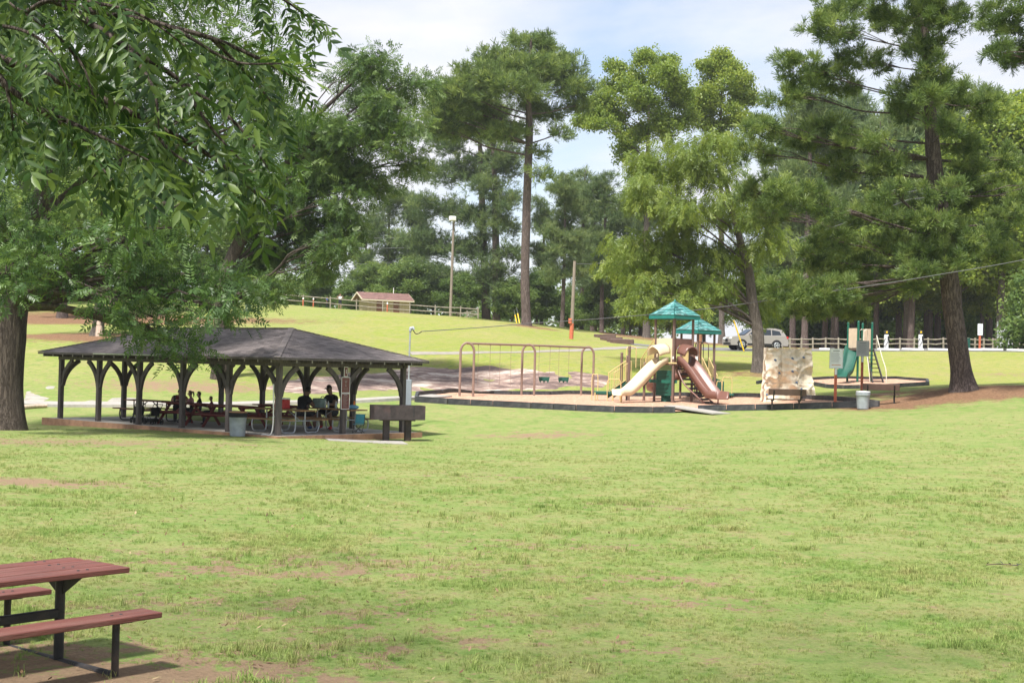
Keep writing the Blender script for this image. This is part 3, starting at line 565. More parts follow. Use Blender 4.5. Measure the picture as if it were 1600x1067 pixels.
make_tree('pine_tree', 'dark pine leaning beside its twin left of the tallest pine', 168, [(761, 502, 1.05), (756, 400, .9), (752, 280, .7), (748, 180, .3)], [(700, 225, 42, 15), (745, 200, 40, 15), (690, 272, 42, 17), (735, 262, 44, 18), (672, 325, 42, 18), (725, 330, 44, 20), (655, 375, 40, 18), (700, 385, 46, 20), (745, 390, 34, 22), (690, 440, 44, 20), (740, 450, 30, 20), (655, 430, 36, 20), (715, 170, 30, 12)], 'pinef', l_pined, b_pine, 2.4, 11, .65, .66, 14, flare=1.3, minfrac=.25, rise=-.03, shell=.6, spread=.2, k0=.3, depth=.6)
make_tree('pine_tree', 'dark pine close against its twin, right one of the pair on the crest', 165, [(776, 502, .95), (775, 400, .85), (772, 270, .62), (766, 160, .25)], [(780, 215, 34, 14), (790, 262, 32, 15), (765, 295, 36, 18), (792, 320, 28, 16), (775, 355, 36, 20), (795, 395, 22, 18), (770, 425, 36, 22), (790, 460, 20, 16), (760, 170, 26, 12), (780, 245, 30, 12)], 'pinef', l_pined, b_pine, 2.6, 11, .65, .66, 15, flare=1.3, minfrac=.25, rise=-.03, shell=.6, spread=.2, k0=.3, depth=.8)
Z5 = lambda x, y: (900 + x / 2.32, 60 + y / 2.32)
make_tree('sweetgum_tree', 'tall yellow-green broadleaf tree with ragged top, left of two behind playground', 135, [(1010, 540, .7), (1010, 400, .6), (1012, 250, .4), (1015, 120, .12)], break_up([(270, 100, 60, 38), (310, 130, 45, 35), (200, 150, 60, 40), (190, 205, 75, 42), (300, 200, 70, 50), (110, 235, 65, 34), (60, 275, 42, 24), (230, 275, 95, 48), (340, 290, 60, 50), (380, 250, 32, 40), (190, 350, 55, 40), (270, 350, 85, 50), (180, 425, 32, 36), (230, 470, 40, 40), (100, 310, 40, 22), (245, 65, 20, 20), (150, 110, 26, 18), (330, 88, 18, 22), (30, 300, 18, 12), (140, 175, 40, 22), (390, 190, 16, 22), (365, 150, 20, 16), (60, 240, 22, 14), (400, 300, 24, 30)], 5, .42, 5), 'broad', l_gum, b_grey, 5.0, 12, .42, .46, 16, grp=5, tx=Z5, depth=.6, shell=.75)
make_tree('sweetgum_tree', 'tall yellow-green broadleaf tree with narrow pointed top, right of two behind playground', 138, [(1128, 540, .6), (1127, 400, .5), (1126, 250, .35), (1128, 110, .1)], break_up([(525, 95, 30, 30), (500, 140, 45, 36), (560, 150, 42, 34), (590, 200, 34, 32), (530, 205, 65, 40), (470, 215, 42, 32), (455, 290, 36, 40), (520, 280, 70, 42), (590, 260, 34, 34), (500, 350, 70, 45), (430, 250, 20, 18), (522, 65, 12, 18), (480, 110, 20, 16), (600, 150, 16, 16), (615, 215, 14, 18), (445, 215, 16, 14), (555, 110, 18, 16)], 5, .42, 6), 'broad', l_gum, b_grey, 5.0, 12, .42, .46, 17, grp=5, tx=Z5, depth=.9, shell=.75)
make_tree('cypress_tree', 'wispy yellow-green tree with drooping sprays beside the parked car', 80, [(1186, 582, .78), (1184, 520, .66), (1176, 475, .62), (1170, 425, .5), (1158, 383, .4), (1140, 310, .28), (1120, 230, .1)],
  break_up([(360, 410, 70, 36), (470, 385, 80, 36), (250, 470, 60, 42), (370, 490, 90, 50), (510, 460, 75, 60), (290, 560, 75, 45), (220, 560, 40, 40), (440, 590, 110, 60), (330, 680, 95, 45), (200, 740, 70, 42), (150, 810, 50, 30), (300, 780, 105, 55), (450, 740, 105, 65), (560, 680, 80, 75), (620, 580, 60, 75), (220, 860, 70, 45), (360, 880, 105, 55), (500, 850, 100, 60), (620, 800, 70, 65), (190, 950, 38, 28), (270, 960, 50, 24), (600, 900, 60, 40), (640, 980, 40, 30), (690, 700, 50, 60), (400, 960, 60, 25), (700, 900, 45, 45), (560, 400, 50, 50)], 4, .46, 7), 'wispy', l_cyp, b_grey, 5.5, 13, .45, .66, 18, grp=4, tx=Z5, depth=.6, flare=1.35, minfrac=.2, rise=.1, shell=.5, sub=2)
# big leaning pine at right
make_tree('pine_tree', 'large leaning pine with heavy needle pads and brown mulch ring, at right', 58, [(1506, 611, .90), (1498, 550, .83), (1490, 494, .78), (1481, 419, .73), (1470, 340, .72), (1459, 250, .66), (1455, 195, .52), (1446, 64, .36), (1440, -60, .16)],
  [(1350, 12, 80, 26), (1420, 35, 60, 26), (1300, 45, 50, 22), (1480, 20, 55, 26), (1250, 105, 48, 24), (1300, 130, 46, 22), (1225, 150, 36, 18), (1345, 95, 50, 20), (1430, 140, 40, 22), (1480, 150, 60, 24), (1530, 165, 48, 20), (1410, 175, 30, 16), (1195, 200, 46, 20), (1245, 215, 46, 22), (1180, 238, 34, 16), (1300, 200, 36, 18), (1345, 225, 42, 22), (1385, 260, 34, 20), (1310, 262, 40, 20), (1180, 300, 40, 20), (1230, 305, 50, 22), (1290, 322, 34, 18), (1200, 340, 34, 16), (1360, 340, 46, 20), (1420, 345, 48, 22), (1385, 385, 46, 22), (1450, 385, 42, 20), (1490, 360, 32, 20), (1300, 375, 42, 20), (1330, 415, 46, 20), (1270, 405, 36, 18), (1240, 450, 46, 20), (1300, 455, 50, 20), (1360, 450, 42, 18), (1250, 485, 38, 14), (1320, 490, 34, 10), (1510, 270, 36, 26), (1545, 300, 42, 26), (1500, 310, 40, 24), (1575, 345, 40, 28), (1530, 370, 38, 24), (1580, 250, 36, 26), (1560, 400, 36, 18), (1500, 225, 34, 20), (1610, 300, 36, 28), (1430, 420, 26, 12), (1425, 440, 30, 14), (1395, 300, 30, 16), (1440, -40, 90, 40), (1452, 30, 34, 24, -2.2), (1440, 75, 36, 22, -2.0), (1462, 110, 36, 22, -2.4), (1450, 150, 34, 18, -2.6), (1480, 195, 30, 14, -2.2), (1478, 300, 36, 20, -2.6), (1462, 345, 38, 20, -2.8), (1495, 385, 32, 18, -2.6), (1470, 412, 34, 14, -2.4), (1440, 395, 32, 16, -2.0)],
  'pine', l_pine, b_pine, 7.6, 11, .15, .29, 19, depth=.55, flare=1.45, n=20, minfrac=.28, rise=-.02, shell=.55, spread=.12, k0=.20, sub=6, flat=.8)
make_tree('pine_tree', 'pine reaching into the top right corner with needle tufts hanging', 52, [(1765, 625, .8), (1760, 400, .65), (1755, 150, .45), (1750, -100, .2)], [(1570, 20, 40, 20), (1600, 55, 44, 22), (1560, 80, 26, 14), (1590, 100, 30, 14), (1640, 80, 50, 25), (1680, 20, 60, 30), (1640, -20, 60, 30), (1550, 45, 24, 12), (1700, 120, 60, 30), (1820, 60, 70, 40), (1760, -60, 80, 50), (1850, 160, 60, 35)], 'pine', l_pine, b_pine, 8.0, 9, .15, .29, 20, depth=.4, minfrac=.5, rise=-.02, shell=.55, spread=.1, k0=.3)
# leafy limb of the tree above the camera
def near_branch():
    b_ = Vector((-7.5, 3.5, 0)); b_.z = gz(b_.x, b_.y); t = thing('pecan_tree', 'overhanging pecan branch with large drooping leaflets in the upper left foreground', 'tree', b_)
    r = np.random.default_rng(5); mb = MB()
    tw = [([(-260, -60, 7.2), (-80, -40, 7.4), (150, 20, 7.6), (330, 60, 7.8), (478, 130, 7.9)], .03), ([(150, 20, 7.6), (300, -50, 7.9), (420, -12, 8.0), (494, 36, 8.1)], .018), ([(-260, 30, 7.0), (-100, 60, 7.0), (100, 130, 7.2), (230, 190, 7.3), (330, 245, 7.4), (415, 315, 7.4)], .03),
          ([(100, 10, 7.5), (200, 75, 7.4), (280, 125, 7.5), (370, 195, 7.6), (418, 262, 7.6)], .02), ([(-100, 60, 7.0), (60, 170, 6.8), (125, 215, 6.9), (165, 270, 6.9)], .02), ([(-150, 40, 6.9), (-10, 110, 6.6), (15, 160, 6.6), (22, 215, 6.6)], .016), ([(230, 190, 7.3), (265, 235, 7.1), (320, 270, 7.1)], .013), ([(150, 20, 7.6), (260, 40, 7.2), (360, 95, 7.2), (440, 100, 7.2)], .014),
          ([(60, 170, 6.8), (150, 210, 6.6), (240, 255, 6.7)], .014), ([(-80, -40, 7.4), (40, 20, 7.0), (120, 90, 6.9), (150, 160, 6.9)], .016), ([(40, 20, 7.0), (90, 0, 6.8), (210, 20, 6.7), (300, 80, 6.7)], .014), ([(-100, 60, 7.0), (-20, 40, 6.7), (60, 60, 6.5), (110, 130, 6.5)], .014), ([(330, 60, 7.8), (400, 130, 8.0), (445, 190, 8.1)], .012), ([(280, 125, 7.5), (330, 200, 7.3), (395, 270, 7.3)], .012), ([(200, 75, 7.4), (240, 140, 7.0), (250, 220, 7.0)], .012), ([(-150, -80, 7.3), (60, -60, 7.4), (250, -60, 7.5), (400, -80, 7.6)], .02),
          ([(-60, -60, 6.8), (60, -40, 6.6), (180, -20, 6.6)], .014), ([(-100, 60, 7), (-30, 130, 7.2), (50, 200, 7.3)], .014), ([(100, 130, 7.2), (170, 150, 7.6), (300, 200, 7.8)], .013)]
    pos, ax, up_, = [], [], []
    for pts, r0 in tw:
        c = [at(*p) - b_ for p in curve_px(pts)]; L = sum((c[i + 1] - c[i]).length for i in range(len(c) - 1)); mb.tube(c, [r0 * (1 - .75 * i / (len(c) - 1)) for i in range(len(c))], 7)
        nl = int(L / .060)
        for k in range(nl):
            f = (k + .5) / nl * (len(c) - 1); i = min(int(f), len(c) - 2); p = c[i].lerp(c[i + 1], f - i); td = (c[i + 1] - c[i]).normalized()
            px, py = proj(p + b_)
            if px < -120 or py < -140: continue
            o = Vector(r.normal(size=3)); o = (o - td * o.dot(td)).normalized(); a = o * .55 + td * .55 + Vector((0, 0, -.50)) + Vector(r.normal(size=3)) * .25
            pos.append(p); ax.append(a)
    # limb back to the trunk, which stands outside the frame
    l0 = at(-260, -20, 7.1) - b_; mb.tube(curve([Vector((.3, .2, 3.6)), Vector((.9, 1.2, 4.6)), l0.lerp(Vector((1, 1.5, 4.6)), .35), l0], 5), .06, 8)
    for q in ((-260, -60, 7.2), (-260, 30, 7.0), (-150, 40, 6.9), (-150, -80, 7.3), (-60, -60, 6.8)): mb.tube([l0, (l0 + at(*q) - b_) / 2 + Vector((0, 0, .05)), at(*q) - b_], [.04, .03, .02], 6)
    trunk_tube(mb, [Vector((0, 0, -.1)), Vector((.1, .05, 2)), Vector((.3, .2, 4)), Vector((.2, .6, 7)), Vector((.6, .9, 10))], [.8, .7, .62, .45, .25], 16, 1.5)
    mb.build('trunk', b_pecan, t)
    # compound leaves: five shared shapes
    shapes = []
    for s_ in range(6):
        rr = np.random.default_rng(90 + s_); q = MB(); npair = [4, 5, 5, 6, 4, 5][s_]; L = .30 + .05 * npair / 5; rach = [Vector((0, -.10 * (z * z), L * z)) for z in np.linspace(0, 1, 7)]; q.tube(rach, [.0022, .002, .002, .0018, .0016, .0014, .001], 4, var=.8)
        def leaflet(p, d, L_, w_, v_):
            d = d.normalized(); sd = d.cross(Vector((0, 1, .15))).normalized(); nn = sd.cross(d); cu = rr.uniform(-.05, .16); ss = (0, .12, .32, .58, .82, 1); ww = (.05, .62, 1, .78, .36, .02); vs = []
            for s1, w1 in zip(ss, ww):
                ce = p + d * L_ * s1 - nn * cu * L_ * s1 * s1 * 1.6; vs += [ce - sd * w_ * w1 / 2 + nn * w_ * w1 * .16, ce, ce + sd * w_ * w1 / 2 + nn * w_ * w1 * .16]
            q.add(vs, [(3 * i + j, 3 * i + j + 1, 3 * i + j + 4, 3 * i + j + 3) for i in range(5) for j in range(2)], 0, True, v_)
        for i in range(npair):
            z = .2 + .74 * i / (npair - 1); p = Vector((0, -.10 * z * z, L * z))
            for s in (-1, 1): leaflet(p, Vector((s * .72, -.30 + rr.uniform(-.25, .25), .62 + rr.uniform(-.2, .2))), rr.uniform(.095, .135), rr.uniform(.030, .040), rr.uniform(.1, .9))
        leaflet(rach[-1], Vector((rr.uniform(-.2, .2), -.35, 1)), .13, .038, rr.uniform(.2, .9)); shapes.append(q)
    mes = [q.mesh('leaf', l_pecanb) for q in shapes]
    pos = np.array(pos); ax = np.array(ax); Rm = frames(ax, r)
    # keep the arch of every leaf facing up: rotate so local -Y points down
    z = ax / np.linalg.norm(ax, axis=1, keepdims=True); dn = np.tile((0, 0, 1.0), (len(z), 1)) + r.normal(size=z.shape) * .35; x = np.cross(dn, z); x /= np.linalg.norm(x, axis=1, keepdims=True); Rm = np.stack([x, np.cross(z, x), z], 2)
    keep = []
    for i, p in enumerate(pos):
        px, py = proj(Vector(p) + b_); tip = proj(Vector(p + .3 * z[i]) + b_)
        if max(px, tip[0]) > -20 and max(py, tip[1]) > -10: keep.append(i)
    order = sorted(keep, key=lambda i: pos[i][1]); first = set(order[::max(1, len(order) // 290)][:290]); rest = [i for i in range(len(pos)) if i not in first]
    for i in first:
        o = bpy.data.objects.new('leaf', mes[i % 6]); link(o, t); mm = Matrix(Rm[i].tolist()).to_4x4() @ Matrix.Scale(float(r.uniform(.52, .95)), 4); mm.translation = Vector(pos[i]); o.matrix_local = mm
    big = MB()
    for i in rest:
        q = shapes[i % 6]; Mx = Matrix(Rm[i].tolist()); s = float(r.uniform(.52, .95)); b0 = len(big.v); big.v += [tuple(Mx @ (Vector(v) * s) + Vector(pos[i])) for v in q.v]; big.var += [min(1, max(0, v + .12 * (i % 5 - 2) / 2)) for v in q.var]; big.f += [tuple(b0 + k for k in f) for f in q.f]; big.m += q.m; big.sm += q.sm
    # the crown above, out of the picture, that shades the foreground
    lob = [(Vector((3 + 2.6 * math.cos(a), 3.0 + 2.6 * math.sin(a) , 8.4 + (k % 3) * .9)), (2.6, 2.6, 1.3)) for k, a in enumerate(np.linspace(0, 6.0, 8))] + [(Vector((6.5, 4.5, 9.0)), (2.4, 2.4, 1.2)), (Vector((8.5, 2, 9.5)), (2.4, 2.4, 1.2)), (Vector((10.5, 4.0, 9.4)), (2.2, 2.2, 1.0)), (Vector((4.5, 6.0, 8.6)), (2.0, 2.0, 1.0))]
    me2, _c = crown_mesh('crown', lob, 'pecan', l_pecan, 1.0, 7, .4, .42, 61); o2 = bpy.data.objects.new('crown', me2); link(o2, t)
    o = big.build('foliage', l_pecanb, t); tag(o, kind='stuff'); return t
def curve_px(pts):
    return [tuple(v) for v in curve(pts, 6)]
near_branch()

# ------------------------------------------------------------ trees far behind: a few kinds, each copied with its own size and turn
def proto_pine(seed, h, leaf, wide):
    r = np.random.default_rng(seed); t = bpy.data.objects.new('pine_tree', None); link(t); lob = []
    for k in range(17):
        f = r.uniform(.34, 1.0) if k > 2 else .97 - .08 * k; w = wide * (1.05 - .75 * abs(f - .62) / .5) * r.uniform(.5, 1); a = r.uniform(0, 6.28); rr = w * r.uniform(.25, .75); lob.append((Vector((rr * math.cos(a), rr * math.sin(a), f * h)), (w * .55 + .5, w * .55 + .5, .9 + .35 * r.uniform())))
    me, cl = crown_mesh('crown', lob, 'pinef', leaf, 1.9, 10, .6, .68, seed, shell=.6); mb = MB(); c, ds = trunk_tube(mb, [Vector((0, 0, -.2)), Vector((.15, .1, h * .35)), Vector((-.1, .1, h * .7)), Vector((.05, 0, h))], [.72, .6, .42, .1], 10, 1.4, seed=seed); limbs(mb, c, ds, lob, cl, r, .3, -.02, 3, .3, .15)
    mb.build('trunk', b_pine, t); link(bpy.data.objects.new('crown', me), t); t['h'] = h; return t
def proto_broad(seed, h, leaf, w, low=.25, nl=16):
    r = np.random.default_rng(seed); t = bpy.data.objects.new('broadleaf_tree', None); link(t); lob = []
    for k in range(nl):
        f = r.uniform(low, .92); ww = w * math.sin(math.pi * min(1, .18 + .82 * (f - low) / (1 - low)) ** .8) ** .6 ; a = r.uniform(0, 6.28); rr = ww * r.uniform(.2, .8); s = w * r.uniform(.32, .5); lob.append((Vector((rr * math.cos(a), rr * math.sin(a), f * h)), (s, s, s * .72)))
    me, cl = crown_mesh('crown', lob, 'broad', leaf, 4.0, 12, .5, .56, seed); mb = MB(); c, ds = trunk_tube(mb, [Vector((0, 0, -.2)), Vector((.1, .1, h * .3)), Vector((-.1, .1, h * .6)), Vector((.05, 0, h * .93))], [.5, .4, .28, .08], 9, 1.4, seed=seed); limbs(mb, c, ds, lob, cl, r, .15, .1, 3, .35, .5)
    mb.build('trunk', b_grey, t); link(bpy.data.objects.new('crown', me), t); t['h'] = h; return t
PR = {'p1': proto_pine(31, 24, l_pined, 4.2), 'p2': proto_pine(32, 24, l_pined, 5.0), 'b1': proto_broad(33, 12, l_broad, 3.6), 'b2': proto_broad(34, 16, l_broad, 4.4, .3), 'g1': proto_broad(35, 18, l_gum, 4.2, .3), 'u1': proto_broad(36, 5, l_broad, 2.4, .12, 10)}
_first = set(); HP = R(137.5); _cnt = 0
def far_tree(kind, px, d, ytop, label, group, wid=1.0):
    global _cnt
    p = PR[kind]; b_ = GD(px, d); h = at(px, ytop, d).z - b_.z; s = h / p['h']; _cnt += 1
    t = p if kind not in _first else clone_tree(p); _first.add(kind); t.location = b_; t.rotation_euler = (0, 0, HP * _cnt); t.scale = (s * wid, s * wid, s)
    tag(t, label, 'tree', group)
    if 'h' in t and t is not p: del t['h']
    return t
gp = 'pines far behind the playground'; gl = 'trees behind the hilltop fence'; gr = 'pines beyond the parking lot'; gs = 'trees behind the left pecan'
for i, (k, px, d, yt) in enumerate([('p1', 846, 172, 310), ('p2', 878, 150, 272), ('p1', 908, 170, 266), ('p2', 940, 162, 270), ('p1', 972, 178, 292), ('p2', 925, 190, 300), ('p1', 1000, 170, 300)]):
    far_tree(k, px, d, yt, ['hazy pine just right of the tallest pine trunk', 'pine with thin dark bare trunk left of the utility pole', 'distant pine right behind the leaning utility pole', 'distant pine between utility pole and wispy cypress', 'distant pine touching the left edge of the wispy cypress', 'farthest pine in the gap behind the utility pole', 'distant pine hidden mostly behind the wispy cypress'][i], gp, .95)
for i, (k, px, d, yt) in enumerate([('p2', 605, 185, 290), ('p1', 640, 190, 300), ('p1', 568, 195, 335), ('b1', 450, 172, 432), ('b2', 500, 178, 415), ('b1', 548, 172, 436), ('b2', 590, 170, 405), ('b1', 636, 166, 398), ('b2', 676, 168, 405), ('b1', 715, 165, 425), ('b1', 420, 178, 440), ('b1', 800, 165, 430), ('b2', 838, 168, 415)]):
    far_tree(k, px, d, yt, ['tallest distant pine above the hut, right of the feathery pecan', 'distant pine above the right end of the hut roof', 'distant pine beside the right edge of the feathery pecan', 'pale green tree behind the left end of the hilltop fence', 'pale green tree above the two walkers on the hill', 'small rounded tree left of the hut roof', 'leafy tree rising directly behind the hut', 'leafy tree behind the right half of the hut', 'leafy tree just left of the lamp pole', 'leafy tree just right of the lamp pole', 'low tree at the far left end of the hilltop fence', 'leafy tree in the gap between twin pines and tallest pine', 'leafy tree low down right of the tallest pine trunk'][i], gl, 1.0 if k[0] == 'p' else 1.45)
for i, (k, px, d, yt) in enumerate([('p2', 97, 118, 120), ('p1', 30, 135, 60), ('b2', 180, 128, 260), ('b2', 250, 140, 250), ('b1', 320, 150, 330), ('b2', 370, 155, 380), ('b2', -30, 125, 260), ('b1', 215, 150, 400), ('b1', 60, 150, 380), ('b1', 140, 155, 390), ('b2', 410, 160, 420)]):
    far_tree(k, px, d, yt, ['tree with dark trunk standing in brown leaf litter left of the stump', 'tall pine behind the big left pecan', 'broadleaf tree behind the stump with mulch', 'broadleaf tree behind the hanging pecan limb', 'small tree behind the middle of the hanging pecan limb', 'tree at the back left of the hilltop fence', 'broadleaf tree behind the left pecan trunk', 'low tree deep behind the hanging pecan limb', 'low tree filling the gap right of the left pecan trunk', 'low tree between pecan trunk and stump, far back', 'tree behind the left tip of the hilltop fence'][i], gs, 1.3)
rt = [(1238, 150), (1257, 136), (1288, 140), (1306, 152), (1330, 158), (1368, 138), (1404, 142), (1422, 134), (1448, 150), (1464, 145), (1482, 155), (1546, 140), (1564, 150), (1592, 146), (1630, 140)]
names = ['pine trunk just right of the wispy cypress trunk', 'pale pine trunk above the climbing rock, right of the car', 'pine trunk left of the green slide, nearer one', 'pine trunk left of the green slide, farther one', 'pine trunk directly behind the green slide posts', 'pine trunk just right of the green slide posts', 'dark pine trunk between the two white charger posts', 'pale pine trunk left of the yellow-topped right charger post', 'pine trunk just right of the right charger post', 'second pine trunk right of the right charger post', 'pine trunk touching the left side of the big leaning pine', 'pine trunk right of the big leaning pine, near the small white sign', 'thin pine trunk left of the grey meter cabinets', 'pine trunk behind the grey meter cabinets', 'pine beyond the right edge of the parking lot']
for i, (px, d) in enumerate(rt): far_tree('p1' if i % 2 else 'p2', px, d, [150, 120, 180, 160, 140, 190, 150, 120, 180, 150, 170, 140, 160, 150, 130][i], names[i], gr, .85)
for i, (k, px, d, yt) in enumerate([('g1', 1560, 131, 135), ('g1', 1500, 134, 190), ('g1', 1612, 132, 120), ('g1', 1415, 136, 235), ('u1', 1606, 116, 436), ('u1', 1250, 160, 445), ('u1', 1285, 165, 450), ('u1', 1322, 162, 440), ('u1', 1385, 168, 446), ('u1', 1440, 165, 440), ('u1', 1478, 158, 442), ('u1', 1530, 162, 430), ('u1', 1570, 160, 436), ('u1', 1355, 172, 452), ('u1', 1222, 158, 440), ('b1', 1210, 168, 380), ('g1', 1300, 138, 330), ('g1', 1370, 142, 320), ('g1', 1452, 140, 330), ('g1', 1535, 137, 330), ('b1', 1100, 165, 420), ('b1', 1050, 160, 430), ('b2', 985, 168, 420), ('b1', 930, 165, 440), ('b1', 892, 168, 450)]):
    far_tree(k, px, d, yt, ['yellow-green tree behind the right side of the big leaning pine', 'yellow-green tree behind the top of the leaning pine trunk', 'yellow-green tree at the far right edge', 'yellow-green tree showing through the middle of the leaning pine', 'light green bushy tree at right edge above the meter cabinets', 'understory bush behind the car tail', 'understory bush above the climbing rock', 'understory bush behind the green slide top', 'understory bush behind the left charger post', 'understory bush behind the right charger post', 'understory bush left of the leaning pine trunk', 'understory bush right of the leaning pine trunk', 'understory bush behind the small white sign', 'understory bush right of the green slide top', 'understory bush behind the car roof', 'leafy tree behind the cypress trunk', 'leafy tree high behind the green slide', 'leafy tree behind the gap between slide and leaning pine', 'leafy tree behind the leaning pine trunk', 'leafy tree behind the right-hand limbs of the leaning pine', 'leafy tree behind the smaller teal roof', 'leafy tree behind the larger teal roof', 'leafy tree at the left edge of the cypress foliage', 'leafy tree above the timber steps', 'leafy tree at the foot of the utility pole'][i], 'understory beyond the playground', 1.15 if k != 'u1' else .9)
for p in PR.values():
    if 'h' in p: del p['h']

# the wood that closes the view behind everything: one mass, nothing in it can be told apart
lob = []; rw = np.random.default_rng(77); b0_ = Vector((0, 200, 5))
for px in np.arange(-250, 1850, 11):
    d = rw.uniform(190, 235); g = GD(px, d); yt = 455 if px < 760 else 478 if px < 1120 else 478; top = at(px, yt + rw.uniform(-25, 25), d).z
    for _k in range(3):
        f = rw.uniform(.05, 1); zc = g.z + (top - g.z) * f
        if px > 1060 or (px > 780 and f < .45 and rw.uniform() < .75): continue
        lob.append((Vector((g.x + rw.uniform(-1, 1), d + rw.uniform(-4, 4), zc)) - b0_, (2.3, 2.3, 1.5)))
me_, _c = crown_mesh('distant_woods', lob, 'broad', l_broad, .55, 6, .75, 1.15, 78); o = bpy.data.objects.new('distant_woods', me_); link(o); o.location = b0_; tag(o, 'band of green woods far behind the hill and parking lot', 'woods', kind='stuff')
# ------------------------------------------------------------ shingle rows: stepped tabs on a roof face
def shingles(mb, A, B, C, D, rows, tabw, lift, seed, mi=0, gap=.006):
    A, B, C, D = map(Vector, (A, B, C, D)); N = (B - A).cross(D - A).normalized(); r = random.Random(seed)
    for i in range(rows):
        t0, t1 = i / rows, (i + 1.12) / rows if i < rows - 1 else 1.0
        l0, l1 = A.lerp(D, t0), A.lerp(D, t1); r0, r1 = B.lerp(C, t0), B.lerp(C, t1); L = (r0 - l0).length; k = max(1, round(L / tabw)); ph = (i % 2) * .5
        cuts = [0] + [(j + ph) / k for j in range(1 if ph == 0 else 0, k) if 0 < (j + ph) / k < 1] + [1]
        for a, b in zip(cuts[:-1], cuts[1:]):
            g = gap / max(L, .1); lf = lift * r.uniform(.75, 1.25); p = [l0.lerp(r0, a + g), l0.lerp(r0, b - g), l1.lerp(r1, b - g), l1.lerp(r1, a + g)]
            q = [p[0] + N * lf, p[1] + N * lf, p[2] + N * lift * .25, p[3] + N * lift * .25]
            mb.add([p[0], p[1]] + q, [(2, 3, 4, 5), (0, 1, 3, 2)], mi, False, min(1, max(0, r.gauss(.5, .24))))
# ------------------------------------------------------------ picnic pavilion
UA = Vector((-.752, .659, 0)); VA = Vector((.659, .752, 0)); BAY, NB, WID = 2.5, 5, 5.4
P0 = at(434, 680, 44.4); P0.z = -.05; PRZ = math.atan2(UA.y, UA.x)
# local frame: x along the long side (away, left), y across the short side towards the back is -y after the turn
def PL(u, v, z=0.0): return P0 + UA * u + VA * v + Vector((0, 0, z))
pav = thing('pavilion', 'open brown timber picnic pavilion with hipped shingle roof', 'pavilion', P0)
def L(u, v, z): return UA * u + VA * v + Vector((0, 0, z))
mb = MB(); q = [L(-.5, -.42, 0), L(13.0, -.42, 0), L(13.0, 5.85, 0), L(-.5, 5.85, 0)]; mb.add(q + [p - Vector((0, 0, .42)) for p in q], [(0, 1, 2, 3)[::-1], (0, 1, 5, 4), (1, 2, 6, 5), (2, 3, 7, 6), (3, 0, 4, 7)], 0); sl_ = mb.build('floor_slab', m_conc, pav)
mb = MB()   # stained edge of the slab
for a, b in ((L(-.5, -.43, 0), L(13.0, -.43, 0)), (L(-.51, -.42, 0), L(-.51, 5.85, 0))): mb.beam(a + Vector((0, 0, -.155)), b + Vector((0, 0, -.155)), .05, .33)
mb.build('slab_edge', m_clay, pav)
HB = 2.16
post = MB(); post.box((0, 0, HB / 2), (.16, .16, HB), rotz(PRZ), bev=.008); post_me = post.mesh('post', m_bwood)
foot = MB(); foot.box((0, 0, .10), (.19, .19, .20), rotz(PRZ)); 
def brace_mesh(du):
    mb = MB(); du = Vector(du); n_ = 8; fr = []
    for i in range(n_ + 1):
        t = i / n_; b0, b1, b2 = (.06, -.95), (.16, -.34), (.74, -.02); x = (1 - t) ** 2 * b0[0] + 2 * t * (1 - t) * b1[0] + t * t * b2[0]; z = (1 - t) ** 2 * b0[1] + 2 * t * (1 - t) * b1[1] + t * t * b2[1]
        tx_ = 2 * (1 - t) * (b1[0] - b0[0]) + 2 * t * (b2[0] - b1[0]); tz = 2 * (1 - t) * (b1[1] - b0[1]) + 2 * t * (b2[1] - b1[1]); k = math.hypot(tx_, tz); fr.append((du * x + Vector((0, 0, z)), Vector((-du.y, du.x, 0)), (du * (-tz) + Vector((0, 0, tx_))) / k))
    mb.sweep(fr, [(-.045, -.075), (.045, -.075), (.045, .075), (-.045, .075)]); return mb.mesh('brace', m_bwood)
BR = {k: brace_mesh(v) for k, v in (('+u', UA), ('-u', -UA), ('+v', VA), ('-v', -VA))}
for iu in range(NB + 1):
    for iv in range(3):
        if iv == 1 and iu not in (0, NB): continue
        o = bpy.data.objects.new('post', post_me); link(o, pav); o.location = L(iu * BAY, iv * WID / 2, 0)
        dirs = []
        if iv != 1:
            if iu < NB: dirs.append('+u')
            if iu > 0: dirs.append('-u')
        if iu in (0, NB):
            if iv < 2: dirs.append('+v')
            if iv > 0: dirs.append('-v')
        for d_ in dirs:
            o = bpy.data.objects.new('brace', BR[d_]); link(o, pav); o.location = L(iu * BAY, iv * WID / 2, HB)
for a, b in ((L(-.12, 0, HB + .09), L(12.62, 0, HB + .09)), (L(-.12, WID, HB + .09), L(12.62, WID, HB + .09)), (L(0, .1, HB + .088), L(0, WID - .1, HB + .088)), (L(12.5, .1, HB + .088), L(12.5, WID - .1, HB + .088))):
    MB().beam(a, b, .15, .18).build('beam', m_bwood, pav)
EO, EZ, RZ, RUN = .62, 2.42, 3.42, 3.32     # overhang, eave height, ridge height, half span
c = [L(-EO, -EO, EZ), L(12.5 + EO, -EO, EZ), L(12.5 + EO, WID + EO, EZ), L(-EO, WID + EO, EZ)]; r0, r1 = L(-EO + RUN, WID / 2, RZ), L(12.5 + EO - RUN, WID / 2, RZ)
dn = Vector((0, 0, -.05)); mb = MB(); mb.add([p + dn for p in c] + [r0 + dn, r1 + dn], [(0, 1, 5, 4), (1, 2, 5), (2, 3, 4, 5), (3, 0, 4)]); mb.build('roof_deck', m_bwood, pav)
roof = MB()
shingles(roof, c[1], c[0], r0, r1, 24, .30, .016, 1); shingles(roof, c[0], c[3], r0, r0, 24, .30, .016, 2); shingles(roof, c[3], c[2], r1, r0, 24, .30, .016, 3); shingles(roof, c[2], c[1], r1, r1, 24, .30, .016, 4)
ro = roof.build('roof', m_shing, pav); ro['kind'] = 'stuff'
